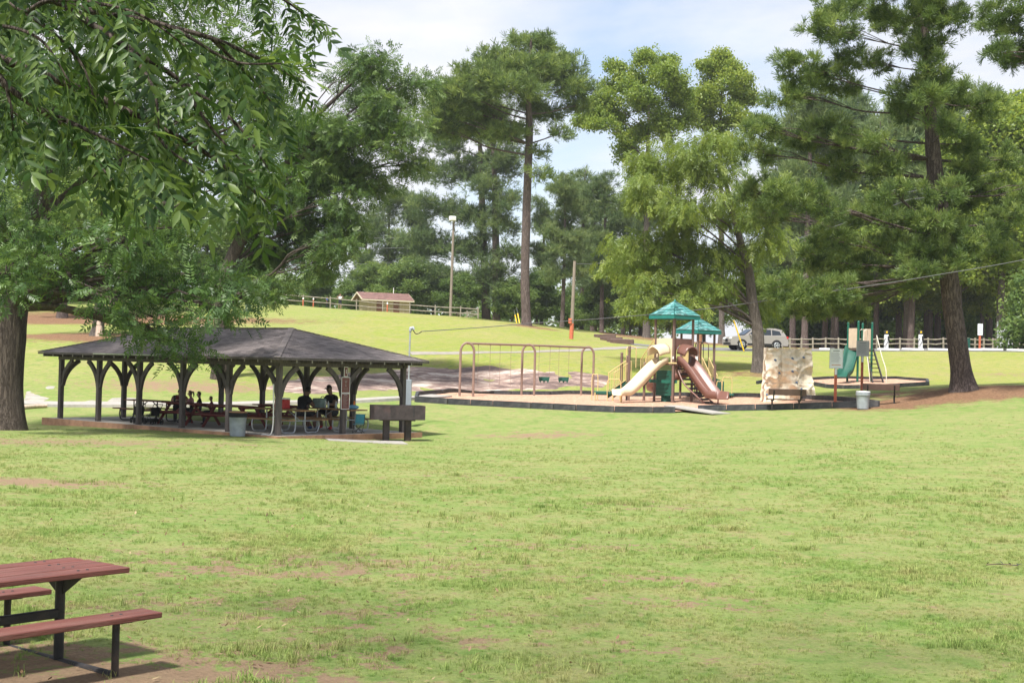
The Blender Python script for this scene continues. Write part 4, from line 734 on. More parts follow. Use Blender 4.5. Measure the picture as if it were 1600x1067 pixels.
cap = MB(); rr = random.Random(4)
for a, b in ((c[0], r0), (c[1], r1), (c[2], r1), (c[3], r0), (r0, r1)):
    k = int((b - a).length / .16)
    for i in range(k):
        p, q = a.lerp(b, i / k), a.lerp(b, min(1, (i + 1.15) / k)); cap.beam(p + Vector((0, 0, .028)), q + Vector((0, 0, .016)), .20, .018, 0, var=rr.random())
cap.build('hip_cap', m_cap, pav)['kind'] = 'stuff'
for i in range(4):
    a, b = c[i], c[(i + 1) % 4]; dd = (b - a).normalized(); MB().beam(a + dd * .02 + Vector((0, 0, -.035)), b - dd * .02 + Vector((0, 0, -.035)), .03, .055).build('fascia', m_bwood, pav)
# rafter tails, sawn ends showing under the eaves
tail = {}
for key, ax_ in (('u', UA), ('v', VA)):
    t = MB(); t.beam(-ax_ * .42, ax_ * .42, .05, .13); t.beam(-ax_ * .43, -ax_ * .421, .048, .12, 1); t.beam(ax_ * .43, ax_ * .421, .048, .12, 1); tail[key] = t.mesh('rafter', [m_bwood, m_bwend])
for i in range(21):
    u = -.3 + i * .655
    for v in (-.16, WID + .16): o = bpy.data.objects.new('rafter', tail['v']); link(o, pav); o.location = L(u, v, HB + .178)
for i in range(9):
    v = .2 + i * .625
    for u in (-.16, 12.66): o = bpy.data.objects.new('rafter', tail['u']); link(o, pav); o.location = L(u, v, HB + .176)
MB().tube(curve([L(.12, -.12, 1.6), L(.12, -.12, .15), L(.35, -.30, .02), L(.5, -.5, -.12)], 5), .022, 7).build('drain_pipe', m_pipe, pav)
MB().beam(L(5.6, -.66, EZ - .01), L(9.4, -.66, EZ - .01), .02, .035).build('drip_edge', M('pale_drip_edge', (.36, .40, .28), .6), pav)

def text_mesh(s, size, mat, name='number'):
    cu = bpy.data.curves.new('t', 'FONT'); cu.body = s; cu.size = size; cu.align_x = 'CENTER'; cu.align_y = 'CENTER'; cu.extrude = .002; o = bpy.data.objects.new('t', cu); COL.objects.link(o)
    dg = bpy.context.evaluated_depsgraph_get(); me = bpy.data.meshes.new_from_object(o.evaluated_get(dg)); bpy.data.objects.remove(o); me.materials.clear(); me.materials.append(mat); me.name = name; return me
# brown notice signs on the middle post of the near end
sg_n = -UA; sg_s = VA; rz_s = math.atan2(-UA.x, UA.y) + math.pi     # sign faces -UA
def sign_plate(label, w, h, zc, kind):
    o = PL(0, WID / 2, zc) - UA * .085; t = thing('notice_sign', label, 'sign', o)
    ex = lambda a, b, d=0: sg_s * a + Vector((0, 0, b)) + sg_n * d
    mb = MB(); mb.beam(ex(-w / 2, 0, .006), ex(w / 2, 0, .006), .010, h); t = mb.build('board', m_white, t)
    mb = MB(); mb.beam(ex(-w / 2 + .018, 0, .0125), ex(w / 2 - .018, 0, .0125), .003, h - .036); mb.build('face', m_sbrown, t)
    if kind == 'one':
        me = text_mesh('1', .20, m_white); p = bpy.data.objects.new('number', me); link(p, t); X_ = sg_s; Mx = Matrix.Identity(4)
        for i in range(3): Mx[i][0] = X_[i]; Mx[i][1] = (0, 0, 1)[i]; Mx[i][2] = sg_n[i]; Mx[i][3] = (sg_n * .018 + Vector((0, 0, 0)))[i]
        p.matrix_local = Mx
    elif kind == 'icon':
        mb = MB(); mb.beam(ex(-.06, .14, .016), ex(.06, .14, .016), .003, .012); mb.beam(ex(-.035, .10, .016), ex(.035, .10, .016), .003, .02); mb.beam(ex(-.007, .03, .016), ex(.007, .03, .016), .003, .14); mb.beam(ex(-.03, -.035, .016), ex(.03, -.035, .016), .003, .018)
        for k in range(3): mb.beam(ex(-.09, -.10 - k * .035, .016), ex(.09, -.10 - k * .035, .016), .003, .006)
        mb.build('symbol', m_bwend, t)
    else:
        mb = MB(); mb.beam(ex(-.07, h / 2 - .05, .016), ex(.07, h / 2 - .05, .016), .003, .022)
        for k in range(10): mb.beam(ex(-.10, h / 2 - .10 - k * .038, .016), ex(.10 - .03 * (k * 7 % 3), h / 2 - .10 - k * .038, .016), .003, .010)
        mb.build('lettering', m_bwend, t)
sign_plate('small brown sign with a white 1 at the top of the pavilion post', .17, .32, 2.02, 'one')
sign_plate('upper brown notice sign with white symbol on the pavilion post', .37, .52, 1.59, 'icon')
sign_plate('lower brown notice sign full of white lettering on the pavilion post', .36, .52, 1.06, 'text')

# ------------------------------------------------------------ picnic tables
def plank(mb, x0, x1, y, z, w, t, mi=0, bev=.006, var=.5): mb.box(((x0 + x1) / 2, y, z), (x1 - x0, w, t), None, mi, bev, var)
def table_metal(label, loc, rz, wood, frame, group, L_=2.3):
    t = thing('picnic_table', label, 'picnic table', loc, rz, group)
    for k in range(5): mb = MB(); plank(mb, -L_ / 2, L_ / 2, -.30 + k * .15, .74, .142, .04); mb.build('plank', wood, t)
    for s in (-1, 1):
        for k in (0, 1): mb = MB(); plank(mb, -L_ / 2, L_ / 2, s * (.62 + k * .15 - .0), .44, .142, .04); mb.build('bench_plank', wood, t)
    for s in (-1, 1):
        x = s * (L_ / 2 - .42); mb = MB()
        for q in (-1, 1): mb.tube(curve([(x, q * .78, .415), (x, q * .80, .22), (x, q * .72, .05), (x, q * .5, .028), (x, q * .26, .04), (x, q * .20, .25), (x, q * .20, .715)], 4), .024, 8)
        mb.tube([(x, -.80, .40), (x, .80, .40)], .02, 7); mb.tube([(x, 0, .40), (x - s * .55, 0, .70)], .018, 7); mb.build('frame', frame, t)
    return t
def table_wood(label, loc, rz, wood, group, L_=2.3):
    t = thing('picnic_table', label, 'picnic table', loc, rz, group)
    for k in range(5): mb = MB(); plank(mb, -L_ / 2, L_ / 2, -.30 + k * .15, .74, .142, .04); mb.build('plank', wood, t)
    for s in (-1, 1):
        for k in (0, 1): mb = MB(); plank(mb, -L_ / 2, L_ / 2, s * (.60 + k * .15), .44, .142, .04); mb.build('bench_plank', wood, t)
    for s in (-1, 1):
        x = s * (L_ / 2 - .35); mb = MB()
        for q in (-1, 1): mb.beam((x + .03 * q, q * .72, 0), (x + .03 * q, q * .20, .72), .09, .04, up=(1, 0, 0))
        mb.beam((x, -.80, .40), (x, .80, .40), .04, .11); mb.beam((x, -.36, .70), (x, .36, .70), .04, .07); mb.beam((x, 0, .40), (x - s * .6, 0, .70), .05, .08); mb.build('leg_frame', wood, t)
    return t
gt = 'picnic tables inside the pavilion'
table_metal('varnished picnic table on bent steel legs behind the signed post', PL(1.45, 3.7), PRZ, m_tan, m_galv, gt)
table_metal('varnished picnic table with steel legs near the corner post, bare red cooler on it', PL(1.5, 1.55), PRZ, m_tan, m_galv, gt)
table_wood('dark red wooden picnic table behind the metal trash can', PL(4.35, 1.7), PRZ, m_redw, gt)
table_wood('dark red wooden picnic table in the back row of the pavilion', PL(4.6, 3.9), PRZ, m_redw, gt)
table_wood('dark red wooden picnic table where the children sit', PL(6.95, 1.7), PRZ, m_redw, gt)
table_metal('brown-topped picnic table on black bent legs at the left end of the pavilion', PL(9.6, 1.9), PRZ, m_redbr, m_black, gt)

# foreground table
def fore_table():
    A = Vector((-3.42, 10.95, 0)); A.z = gz(A.x, A.y) - .045; th = R(51); t = thing('picnic_table', 'red painted picnic table on black steel pedestal in the left foreground', 'picnic table', A, th)
    L0, L1 = -1.85, .36; bm_ = MB().lathe([(.0, .006), (.011, .004), (.013, 0)], 8).mesh('bolt', m_black)
    def bolts(pl, y, z):
        for x in (-1.49, -1.41, -.04, .04): o = bpy.data.objects.new('bolt', bm_); link(o, pl); o.location = (x, y, z)
    for k in range(4): mb = MB(); plank(mb, L0, L1 - (.02 if k == 3 else 0), -.285 + k * .19, .735 + .002 * (k % 2), .183, .042, 0, .006); bolts(mb.build('plank', m_redp, t), -.285 + k * .19, .7575)
    for s in (-1, 1): mb = MB(); plank(mb, L0, L1 - .04, s * .72, .455, .25, .042, 0, .006); bolts(mb.build('bench_plank', m_redp, t), s * .72, .4765)
    for x in (0, -1.45):
        mb = MB(); mb.tube([(x, 0, 0), (x, 0, .70)], .038, 12); mb.prism([(-.04, .5), (.04, .5), (.04, .55), (.30, .712), (-.30, .712), (-.04, .55)], (x - .006, 0, 0), (0, 1, 0), (0, 0, 1), .012); mb.box((x, 0, .709), (.06, .62, .008)); mb.build('pedestal', m_black, t)
        for s in (-1, 1):
            mb = MB(); mb.tube([(x, s * .72, 0), (x, s * .72, .425)], .028, 12); mb.box((x, s * .72, .43), (.14, .20, .008)); mb.build('bench_leg', m_black, t)
        mb = MB(); mb.tube([(x, -.72, .03), (x, .72, .03)], .034, 10); mb.build('cross_bar', m_black, t)
    mb = MB(); mb.box((-.72, 0, .40), (1.44, .05, .07), None, 0, .008); mb.build('stretcher', m_black, t)
    return t
fore_table()

# ------------------------------------------------------------ things round the pavilion
def trash_can(label, loc, r_=.275, h=.74, lidmat=None):
    t = thing('trash_can', label, 'trash can', loc); mb = MB(); n_ = 40; prof = [(r_ * .84, .02), (r_ * .86, .05), (r_ * .93, h * .5), (r_, h - .04), (r_ * 1.04, h - .02), (r_ * 1.03, h)]; b0 = len(mb.v); mb.lathe(prof, n_, mi=0)
    for i in range(len(mb.v)):
        ring, j = divmod(i, n_)
        if 0 < ring < 4 and j % 2: v = mb.v[i]; mb.v[i] = (v[0] * .965, v[1] * .965, v[2])
    tt = t; t = mb.build('can', m_can, t); bag = MB().lathe([(r_ * 1.05, h + .012), (r_ * 1.065, h - .07), (r_ * 1.05, h - .13)], 24); bag.build('bag_rim', m_dark if lidmat else m_can, t)
    lid = MB().lathe([(r_ * 1.04, h + .01), (r_ * 1.02, h + .035), (.02, h + .05), (0.001, h + .05)], 24); lid.build('lid', lidmat or m_white, tt); return tt
q = G(371, 682); trash_can('ribbed metal trash can with wooden lid in front of the pavilion', q, lidmat=M('plywood_lid', (.34, .17, .09), .8, .2, 8))
def grill():
    o = at(620, 681, 46.3); o.z = gz(o.x, o.y); t = thing('barbecue_grill', 'large rusty steel barbecue grill on two stout posts beside the pavilion', 'grill', o, R(17))
    for x in (-.36, .36): mb = MB(); mb.box((x, 0, .33), (.20, .20, .78), None, 0, .015); mb.build('post', m_rust, t)
    mb = MB(); w, d_, h = 1.68, .78, .46; z0 = .70
    mb.box((0, -d_ / 2, z0 + h / 2), (w, .012, h)); mb.box((0, d_ / 2, z0 + h / 2), (w, .012, h)); mb.box((-w / 2 + .006, 0, z0 + h / 2), (.012, d_ - .012, h)); mb.box((w / 2 - .006, 0, z0 + h / 2), (.012, d_ - .012, h)); mb.box((0, 0, z0 + .006), (w - .024, d_ - .012, .012)); mb.build('fire_box', m_rust, t)
    mb = MB(); mb.box((-.2, 0, z0 + h - .03), (1.1, d_ - .03, .02)); mb.build('lid_plate', m_black, t)
    mb = MB(); mb.box((-.28, -d_ / 2 - .009, z0 + h / 2), (.006, .006, h - .02)); mb.box((.46, -d_ / 2 - .009, z0 + h / 2), (.03, .006, h - .04)); mb.build('seam', m_black, t)
    mb = MB(); mb.box((0, 0, z0 - .02), (1.1, .5, .04)); mb.build('under_frame', m_rust, t)
grill()
strip('concrete_apron', [PL(-.9, 1.2), PL(-1.7, 2.3), PL(-2.4, 3.2)], 1.6, .02, m_conc)
def weatherhead():
    o = at(637, 641, 51.5); o.z = gz(o.x, o.y); top = at(641, 516, 51.5) - o; t = thing('electric_service_mast', 'grey electric conduit mast with weatherhead and meter cabinet behind the pavilion', 'utility mast', o)
    mb = MB(); mb.tube([(0, 0, 0), top], .03, 8); mb.build('mast', m_galv, t); mb = MB(); mb.tube([top + Vector((0, 0, -.05)), top + Vector((.02, 0, .08)), top + Vector((.09, 0, .10)), top + Vector((.13, 0, .02))], [.05, .065, .06, .05], 10); mb.build('weatherhead', m_galv, t)
    mb = MB(); mb.box((0, -.12, 1.25), (.26, .16, .95), None, 0, .01); mb.build('cabinet', M('cabinet_grey', (.26, .29, .32), .5, .08), t); mb = MB(); mb.tube(curve([top + Vector((.1, 0, .02)), top + Vector((.2, 0, -.12)), top + Vector((.32, 0, -.1)), top + Vector((.42, 0, -.03))], 4), .016, 6); mb.build('cable_loop', m_black, t); return top + o + Vector((.42, 0, -.03))
WH = weatherhead()
def wire(label, pts, r_=.018, sag=.0, group=None):
    a = [Vector(p) for p in pts]; out = []
    for i in range(len(a) - 1):
        for k in range(14): t = k / 14; out.append(a[i].lerp(a[i + 1], t) - Vector((0, 0, sag * 4 * t * (1 - t))))
    out.append(a[-1]); o = MB().tube(out, r_, 6).build('overhead_wire', m_wire); tag(o, label, 'cable', group); return o
wire('long service wire rising from the mast past the playground to the right edge', [WH, at(830, 505, 60), at(1010, 492, 66.5), at(1090, 484, 67), at(1180, 472, 63), at(1300, 455, 55), at(1480, 427, 51), at(1620, 402, 48), at(2000, 320, 42)], .015, .02)
for i, (y0, y1) in enumerate(((372, 371), (388, 386), (413, 404), (418, 411))):
    wire(['topmost', 'second', 'third', 'lowest'][i] + ' of the four thin wires beside the feathery pecan', [at(430, y0 + 3, 170), at(560, y0, 170), at(690, y1 - 2, 172)], .028, .12, 'thin wires above the hut')
wire('wire crossing behind the leaning pine to the right edge, upper', [at(1380, 308, 118), at(1650, 246, 120)], .022, .15)
wire('wire crossing behind the leaning pine to the right edge, lower', [at(1230, 378, 118), at(1420, 312, 118), at(1650, 278, 120)], .022, .1)
def camp_chair():
    o = PL(.05, 3.45); t = thing('camp_chair', 'turquoise folding camp chair at the end of the picnic table', 'chair', o, R(-12)); t.scale = (.72, .72, .74); teal = M('turquoise_cloth', (.07, .30, .36), .8, .15, 6)
    mb = MB(); mb.box((0, .18, .64), (.42, .02, .42), Matrix.Rotation(R(-12), 3, 'X')); mb.box((0, -.02, .40), (.42, .40, .02)); mb.build('seat', teal, t)
    mb = MB()
    for s in (-1, 1): mb.tube([(s * .22, -.22, .02), (-s * .22, .16, .40)], .011, 6); mb.tube([(s * .22, .22, .02), (-s * .2, -.2, .40)], .011, 6); mb.tube([(s * .22, .14, .38), (s * .22, .24, .86)], .011, 6); mb.tube([(s * .22, -.22, .02), (s * .24, .14, .50)], .011, 6)
    mb.build('frame', m_black, t)
camp_chair()
TZ = .762
def on_table(u, v, z=TZ): return PL(u, v, z)
def simple(name, label, cat, loc, mats, f, rz=0):
    t = thing(name, label, cat, loc, rz)
    for pn, mt, fn in f: mb = MB(); fn(mb); mb.build(pn, mt, t)
    return t
m_coolg = M('grey_green_cloth', (.20, .27, .26), .8, .2, 8); m_redc = M('red_plastic', (.48, .02, .02), .4, .08); m_clear = M('bottle_plastic', (.50, .55, .58), .25, .1); m_blue = M('blue_cloth', (.16, .36, .50), .8, .15)
simple('cooler_bag', 'grey-green soft cooler bag with black straps on the picnic table', 'bag', on_table(2.15, 3.55), None, [('body', m_coolg, lambda b: b.box((0, 0, .16), (.46, .28, .32), None, 0, .03)), ('strap', m_black, lambda b: (b.tube(curve([(-.12, -.15, .05), (-.12, -.155, .30), (0, -.15, .38), (.12, -.155, .30), (.12, -.15, .05)], 4), .014, 6), b.box((0, -.147, .14), (.20, .012, .14))))], PRZ)
simple('cooler', 'red picnic cooler with white lid beyond the corner post', 'cooler', on_table(1.75, 1.6), None, [('body', m_redc, lambda b: b.box((0, 0, .15), (.46, .30, .30), None, 0, .02)), ('lid', m_white, lambda b: b.box((0, 0, .325), (.48, .32, .05), None, 0, .015))], PRZ)
for i, (u, v) in enumerate(((1.78, 3.5), (1.66, 3.52), (1.25, 3.5), (2.75, 3.6))):
    simple('bottle', ['clear bottle nearest the cooler bag', 'clear bottle in front of the seated man in black', 'pale bottle close to the signed post', 'white cup-like bottle left of the cooler bag'][i] + ' on the table', 'bottle', on_table(u, v), None, [('body', m_clear, lambda b: b.lathe([(.0, 0), (.035, 0), (.036, .14), (.03, .17), (.014, .20), (.014, .22)], 12)), ('cap', m_white, lambda b: b.lathe([(.017, .215), (.017, .24), (.001, .24)], 10))])
simple('bag', 'light blue bag with an orange bottle lying at the right table end', 'bag', on_table(.75, 3.8), None, [('body', m_blue, lambda b: b.ball((0, 0, .07), (.22, .14, .08), 12)), ('bottle', M('orange_plastic', (.75, .20, .03), .4), lambda b: b.lathe([(.03, .05), (.035, .24), (.02, .28), (.001, .29)], 10, (.05, .02, 0)))])
simple('tumbler', 'dark tumbler standing on the children\'s table', 'cup', on_table(7.9, 1.75), None, [('body', m_black, lambda b: b.lathe([(.001, 0), (.03, 0), (.045, .20), (.04, .2)], 12)), ('lid', m_dark, lambda b: b.lathe([(.047, .2), (.047, .22), (.001, .23)], 12))])
def stroller(label, o, rz):
    t = thing('stroller', label, 'stroller', o, rz); t.scale = (.8, .8, .72)
    for x in (-.24, .24):
        for y in (-.28, .32):
            mb = MB(); c = [Vector((x, y + .13 * math.cos(a), .13 + .13 * math.sin(a))) for a in np.linspace(0, 2 * math.pi, 17)]; mb.tube(c, .025, 7, cap=False); mb.tube([(x - .03, y, .13), (x + .03, y, .13)], .05, 10); mb.build('wheel', m_dark, t)
    mb = MB()
    for x in (-.22, .22): mb.tube([(x, -.28, .13), (x, .1, .5), (x, .42, .98)], .014, 6); mb.tube([(x, .32, .13), (x, 0, .45)], .014, 6)
    mb.tube([(-.22, .42, .98), (.22, .42, .98)], .018, 7); mb.build('frame', m_black, t)
    mb = MB(); mb.box((0, -.02, .42), (.40, .42, .05)); mb.box((0, .2, .62), (.40, .05, .42), Matrix.Rotation(R(-18), 3, 'X')); mb.box((0, 0, .2), (.38, .4, .14), None, 0, .02); mb.build('seat', m_dark, t)
stroller('black stroller parked beside the leaning man', PL(8.35, .55), PRZ + 1.2); stroller('black stroller with wheels under the children\'s table bench', PL(7.55, .62), PRZ + 1.5)
# ------------------------------------------------------------ people: one skinned body per figure
m_skin = M('skin', (.42, .25, .18), .6, .06); m_skind = M('skin_brown', (.20, .11, .075), .6, .06); m_hair = M('dark_hair', (.018, .013, .011), .6, .2, 30); m_hairb = M('brown_hair', (.10, .055, .03), .6, .2, 30)
m_bshirt = M('black_cotton', (.010, .010, .012), .9, .15); m_dpant = M('dark_trousers', (.022, .024, .032), .9, .15); m_rshirt = M('dark_red_cotton', (.17, .014, .02), .9, .12); m_blues = M('blue_cotton', (.02, .13, .52), .9, .1); m_wshirt = M('white_cotton', (.72, .68, .68), .9, .06)
m_redsh = M('red_shoe', (.52, .02, .025), .6, .1); m_blsh = M('blue_shoe', (.05, .12, .30), .6, .1); m_bksh = M('black_shoe', (.015, .015, .016), .6, .1); m_pink = M('pink_cotton', (.50, .22, .26), .9, .1)
def person(label, loc, rz, H, J, mats, hair, hairstyle='short', group=None):
    """J: joints in metres for a 1.75 m figure facing -Y; mats: skin, shirt, trousers, shoe"""
    t = thing('person', label, 'person', loc, rz, group); k = H / 1.75
    E = [('pel', 'wai', 2), ('wai', 'che', 1), ('che', 'nek', 1), ('nek', 'hd0', 0), ('hd0', 'hd1', 0), ('hd1', 'hd2', 0)]
    for s in 'LR': E += [('che', 'sh' + s, 1), ('sh' + s, 'ua' + s, 1), ('ua' + s, 'el' + s, 1 if 'long' in label else 0), ('el' + s, 'wr' + s, 0), ('wr' + s, 'ha' + s, 0), ('pel', 'hi' + s, 2), ('hi' + s, 'kn' + s, 2), ('kn' + s, 'ca' + s, mats[4] if len(mats) > 4 else 2), ('ca' + s, 'an' + s, mats[4] if len(mats) > 4 else 2), ('an' + s, 'to' + s, 3)]
    bulk = 1.42 if H > 1.75 else 1.0; Rd = dict(pel=(.165, .125), wai=(.15, .115), che=(.175, .125), nek=(.058, .06), hd0=(.068, .085), hd1=(.082, .102), hd2=(.068, .085), sh=(.078, .078), ua=(.058, .058), el=(.044, .044), wr=(.030, .032), ha=(.036, .022), hi=(.105, .105), kn=(.066, .066), ca=(.058, .058), an=(.042, .042), to=(.042, .034))
    for s in 'LR': J['ua' + s] = J.get('ua' + s) or tuple((np.array(J['sh' + s]) * .5 + np.array(J['el' + s]) * .5)); J['ca' + s] = J.get('ca' + s) or tuple(np.array(J['kn' + s]) * .62 + np.array(J['an' + s]) * .38)
    names = list(dict.fromkeys([a for e in E for a in e[:2]])); ix = {n_: i for i, n_ in enumerate(names)}
    me = bpy.data.meshes.new('body'); me.from_pydata([tuple(np.array(J[n_]) * k) for n_ in names], [(ix[a], ix[b]) for a, b, _ in E], []); o = bpy.data.objects.new('body', me); link(o, t)
    md = o.modifiers.new('skin', 'SKIN'); md.use_smooth_shade = True; md.branch_smoothing = .4; sv = me.skin_vertices[0].data
    for n_, i in ix.items(): r_ = Rd.get(n_) or Rd[n_[:-1]]; r_ = (r_[0] * bulk, r_[1] * bulk) if n_[:2] not in ('hd', 'ne', 'ha', 'wr') else r_; sv[i].radius = (r_[0] * k, r_[1] * k); sv[i].use_root = (n_ == 'pel')
    sd = o.modifiers.new('sub', 'SUBSURF'); sd.levels = sd.render_levels = 2
    dg = bpy.context.evaluated_depsgraph_get(); m2 = bpy.data.meshes.new_from_object(o.evaluated_get(dg)); o.modifiers.clear(); o.data = m2; m2.materials.clear()
    for q in mats[:4]: m2.materials.append(q)
    nv = len(m2.polygons); ce = np.zeros(nv * 3); m2.polygons.foreach_get('center', ce); ce = ce.reshape(-1, 3) / k; best = np.full(nv, 1e9); mi = np.zeros(nv, int)
    for a, b, mm in E:
        A = np.array(J[a]); B = np.array(J[b]); ab = B - A; tt = np.clip(((ce - A) @ ab) / (ab @ ab), 0, 1); d = np.linalg.norm(ce - A - tt[:, None] * ab, axis=1); w = d < best; best[w] = d[w]; mi[w] = mm
    m2.polygons.foreach_set('material_index', mi.astype(np.int32)); m2.polygons.foreach_set('use_smooth', np.ones(nv, bool))
    h0, h1, h2 = (Vector(J[q]) * k for q in ('hd0', 'hd1', 'hd2')); upd = (h2 - h0).normalized(); fw = Vector(J.get('face', (0, -1, 0))).normalized(); fw = (fw - upd * fw.dot(upd)).normalized(); sdv = fw.cross(upd)
    Rh = Matrix((sdv, fw, upd)).transposed(); ctr = h1 + upd * .015 * k
    hb = MB(); hb.ball((0, 0, 0), (.088 * k, .108 * k, .115 * k), 14)
    hb.v = [tuple(ctr + Rh @ (Vector(v) + Vector((0, -.016 * k, .022 * k)) + (Vector((0, -.05 * k, 0)) if v[1] > .02 * k and v[2] < .055 * k else Vector((0, 0, 0))))) for v in hb.v]
    if hairstyle == 'pony': hb.tube([ctr + Rh @ Vector((0, -.11 * k, .06 * k)), ctr + Rh @ Vector((0, -.17 * k, .04 * k)), ctr + Rh @ Vector((0, -.18 * k, -.10 * k)), ctr + Rh @ Vector((0, -.15 * k, -.2 * k))], [.03 * k, .042 * k, .035 * k, .008 * k], 8)
    if hairstyle == 'cap': hb.prism([(-.075 * k, .07 * k), (.075 * k, .07 * k), (.06 * k, .17 * k), (-.06 * k, .17 * k)], ctr + upd * .05 * k, sdv, fw, .012 * k)
    hb.build('hair' if hairstyle != 'cap' else 'cap', hair, t)
    fb = MB(); P_ = lambda a, b, c: ctr + Rh @ Vector((a * k, b * k, c * k))
    fb.ball(P_(0, .108, -.012), (.013 * k, .018 * k, .022 * k), 8, 0)
    for s in (-1, 1): fb.ball(P_(s * .086, -.005, -.005), (.012 * k, .02 * k, .03 * k), 8, 0); fb.ball(P_(s * .033, .094, .012), (.012 * k, .008 * k, .007 * k), 8, 1)
    fb.ball(P_(0, .098, -.052), (.024 * k, .008 * k, .006 * k), 8, 2); fb.build('face_features', [mats[0], m_dark, m_rshirt], t)
    for s in 'LR':   # five separate fingers
        w_, h_ = Vector(J['wr' + s]) * k, Vector(J['ha' + s]) * k; d = (h_ - w_).normalized(); a = d.cross(Vector((0, 0, 1))); a = a.normalized() if a.length > .1 else Vector((1, 0, 0)); b = a.cross(d); fm = MB()
        for i, (off, ln) in enumerate(((-.030, .062), (-.011, .075), (.009, .070), (.028, .054))): p = h_ + a * off * k + d * .01 * k; fm.tube([p, p + d * ln * .5 * k - b * .006 * k, p + d * ln * .9 * k - b * .024 * k], [.009 * k, .0085 * k, .006 * k], 6)
        p = w_.lerp(h_, .55) - a * .032 * k; fm.tube([p, p + (d * .6 - a * .5) * .04 * k, p + (d * .95 - a * .25) * .062 * k - b * .01 * k], [.011 * k, .010 * k, .007 * k], 6); fm.build('fingers', mats[0], t)
    return t
def sit(seat=.47, lean=.25, arms='table', head=(0, -1, -.15), spread=.12, feet=-.55):
    """seated facing -Y on a bench, hips over the origin"""
    h = seat + .09; c, s = math.cos(lean), math.sin(lean); T = lambda z, x=0, y=0: (x, -s * z + y * c, h + c * z)
    J = dict(pel=(0, 0, h), wai=T(.18), che=T(.40), nek=T(.56), hd0=T(.64, 0, -.02), hd1=T(.72, 0, -.03), hd2=T(.80, 0, -.02), face=head)
    for q, sg in (('L', 1), ('R', -1)):
        J['sh' + q] = T(.47, sg * .19); J['hi' + q] = (sg * .10, -.06, h - .02); J['kn' + q] = (sg * (.10 + spread * .5), -.46, h + .0); J['an' + q] = (sg * (.11 + spread * .4), feet + .06, .09); J['to' + q] = (sg * (.12 + spread * .5), feet - .10, .04)
        if arms == 'table': J['el' + q] = (sg * .27, -s * .35 - .16, h + .22); J['wr' + q] = (sg * .14, -s * .35 - .38, h + .26); J['ha' + q] = (sg * .10, -s * .35 - .46, h + .26)
        else: J['el' + q] = (sg * .25, -s * .3 - .08, h + .17); J['wr' + q] = (sg * .16, -.34, h + .10); J['ha' + q] = (sg * .14, -.42, h + .09)
    return J
def stand(arm='down'):
    J = dict(pel=(0, 0, .96), wai=(0, 0, 1.12), che=(0, .01, 1.34), nek=(0, .01, 1.50), hd0=(0, 0, 1.57), hd1=(0, -.01, 1.65), hd2=(0, 0, 1.72))
    for q, s in (('L', 1), ('R', -1)):
        J['sh' + q] = (s * .19, .01, 1.41); J['hi' + q] = (s * .10, 0, .90); J['kn' + q] = (s * .11, -.02 - .06 * s, .49); J['an' + q] = (s * .11, .03 - .10 * s, .09); J['to' + q] = (s * .12, -.12 - .10 * s, .04)
        if arm == 'up': J['el' + q] = (s * .38, -.02, 1.30); J['wr' + q] = (s * .26, -.10, 1.50); J['ha' + q] = (s * .20, -.11, 1.56)
        else: J['el' + q] = (s * .26, .02, 1.14); J['wr' + q] = (s * .26, -.08, .90); J['ha' + q] = (s * .26, -.10, .82)
    return J
FV = math.atan2(VA.x, -VA.y)            # rotation that turns -Y towards +VA
gpp = 'people picnicking in the pavilion'
person('man in black shirt seated with his back to the camera at the steel-legged table', PL(2.55, 3.02), FV, 1.96, sit(.42, .42, 'table', (0, -1, -.4)), [m_skind, m_bshirt, m_dpant, m_blsh, 0], m_hair, group=gpp)
person('man in black shirt and red shoes facing the camera behind the bottles', PL(2.35, 4.42), FV + math.pi, 1.96, sit(.45, .30, 'table', (.3, -1, -.3), .3, -.35), [m_skind, m_bshirt, m_dpant, m_redsh, 0], m_hair, 'cap', gpp)
person('man in dark red shirt leaning over the table at the left of the pavilion', PL(8.75, 2.55), PRZ + math.pi / 2 + 2.6, 1.78, sit(.45, .75, 'table', (0, -1, -.9)), [m_skin, m_rshirt, m_dpant, m_bksh], m_hair, group=gpp)
person('child with brown ponytail in pink at the dark red table', PL(7.65, 2.35), FV + 2.2, 1.36, sit(.56, .15, 'table', (0, -1, -.1)), [m_skin, m_pink, m_dpant, m_bksh], m_hairb, 'pony', gpp)
person('child in black shirt between the ponytail child and the smallest child', PL(7.15, 2.35), FV + 2.6, 1.34, sit(.56, .12, 'table', (0, -1, 0)), [m_skin, m_bshirt, m_dpant, m_bksh], m_hair, group=gpp)
person('smallest child in dark red at the right end of the red table', PL(6.45, 2.35), FV + 2.7, 1.10, sit(.66, .15, 'table', (0, -1, -.1)), [m_skin, m_rshirt, m_dpant, m_bksh], m_hairb, group=gpp)
q = GD(511, 154.9); person('child in blue shirt walking behind the hilltop fence', q, R(70), 1.32, stand(), [m_skind, m_blues, m_dpant, m_bksh], m_hair)
q = GD(531, 154.9); person('adult in white shirt and dark shorts with raised arms behind the hilltop fence', q, R(10), 1.68, stand('up'), [m_skin, m_wshirt, m_dpant, m_bksh, 0], m_hairb)

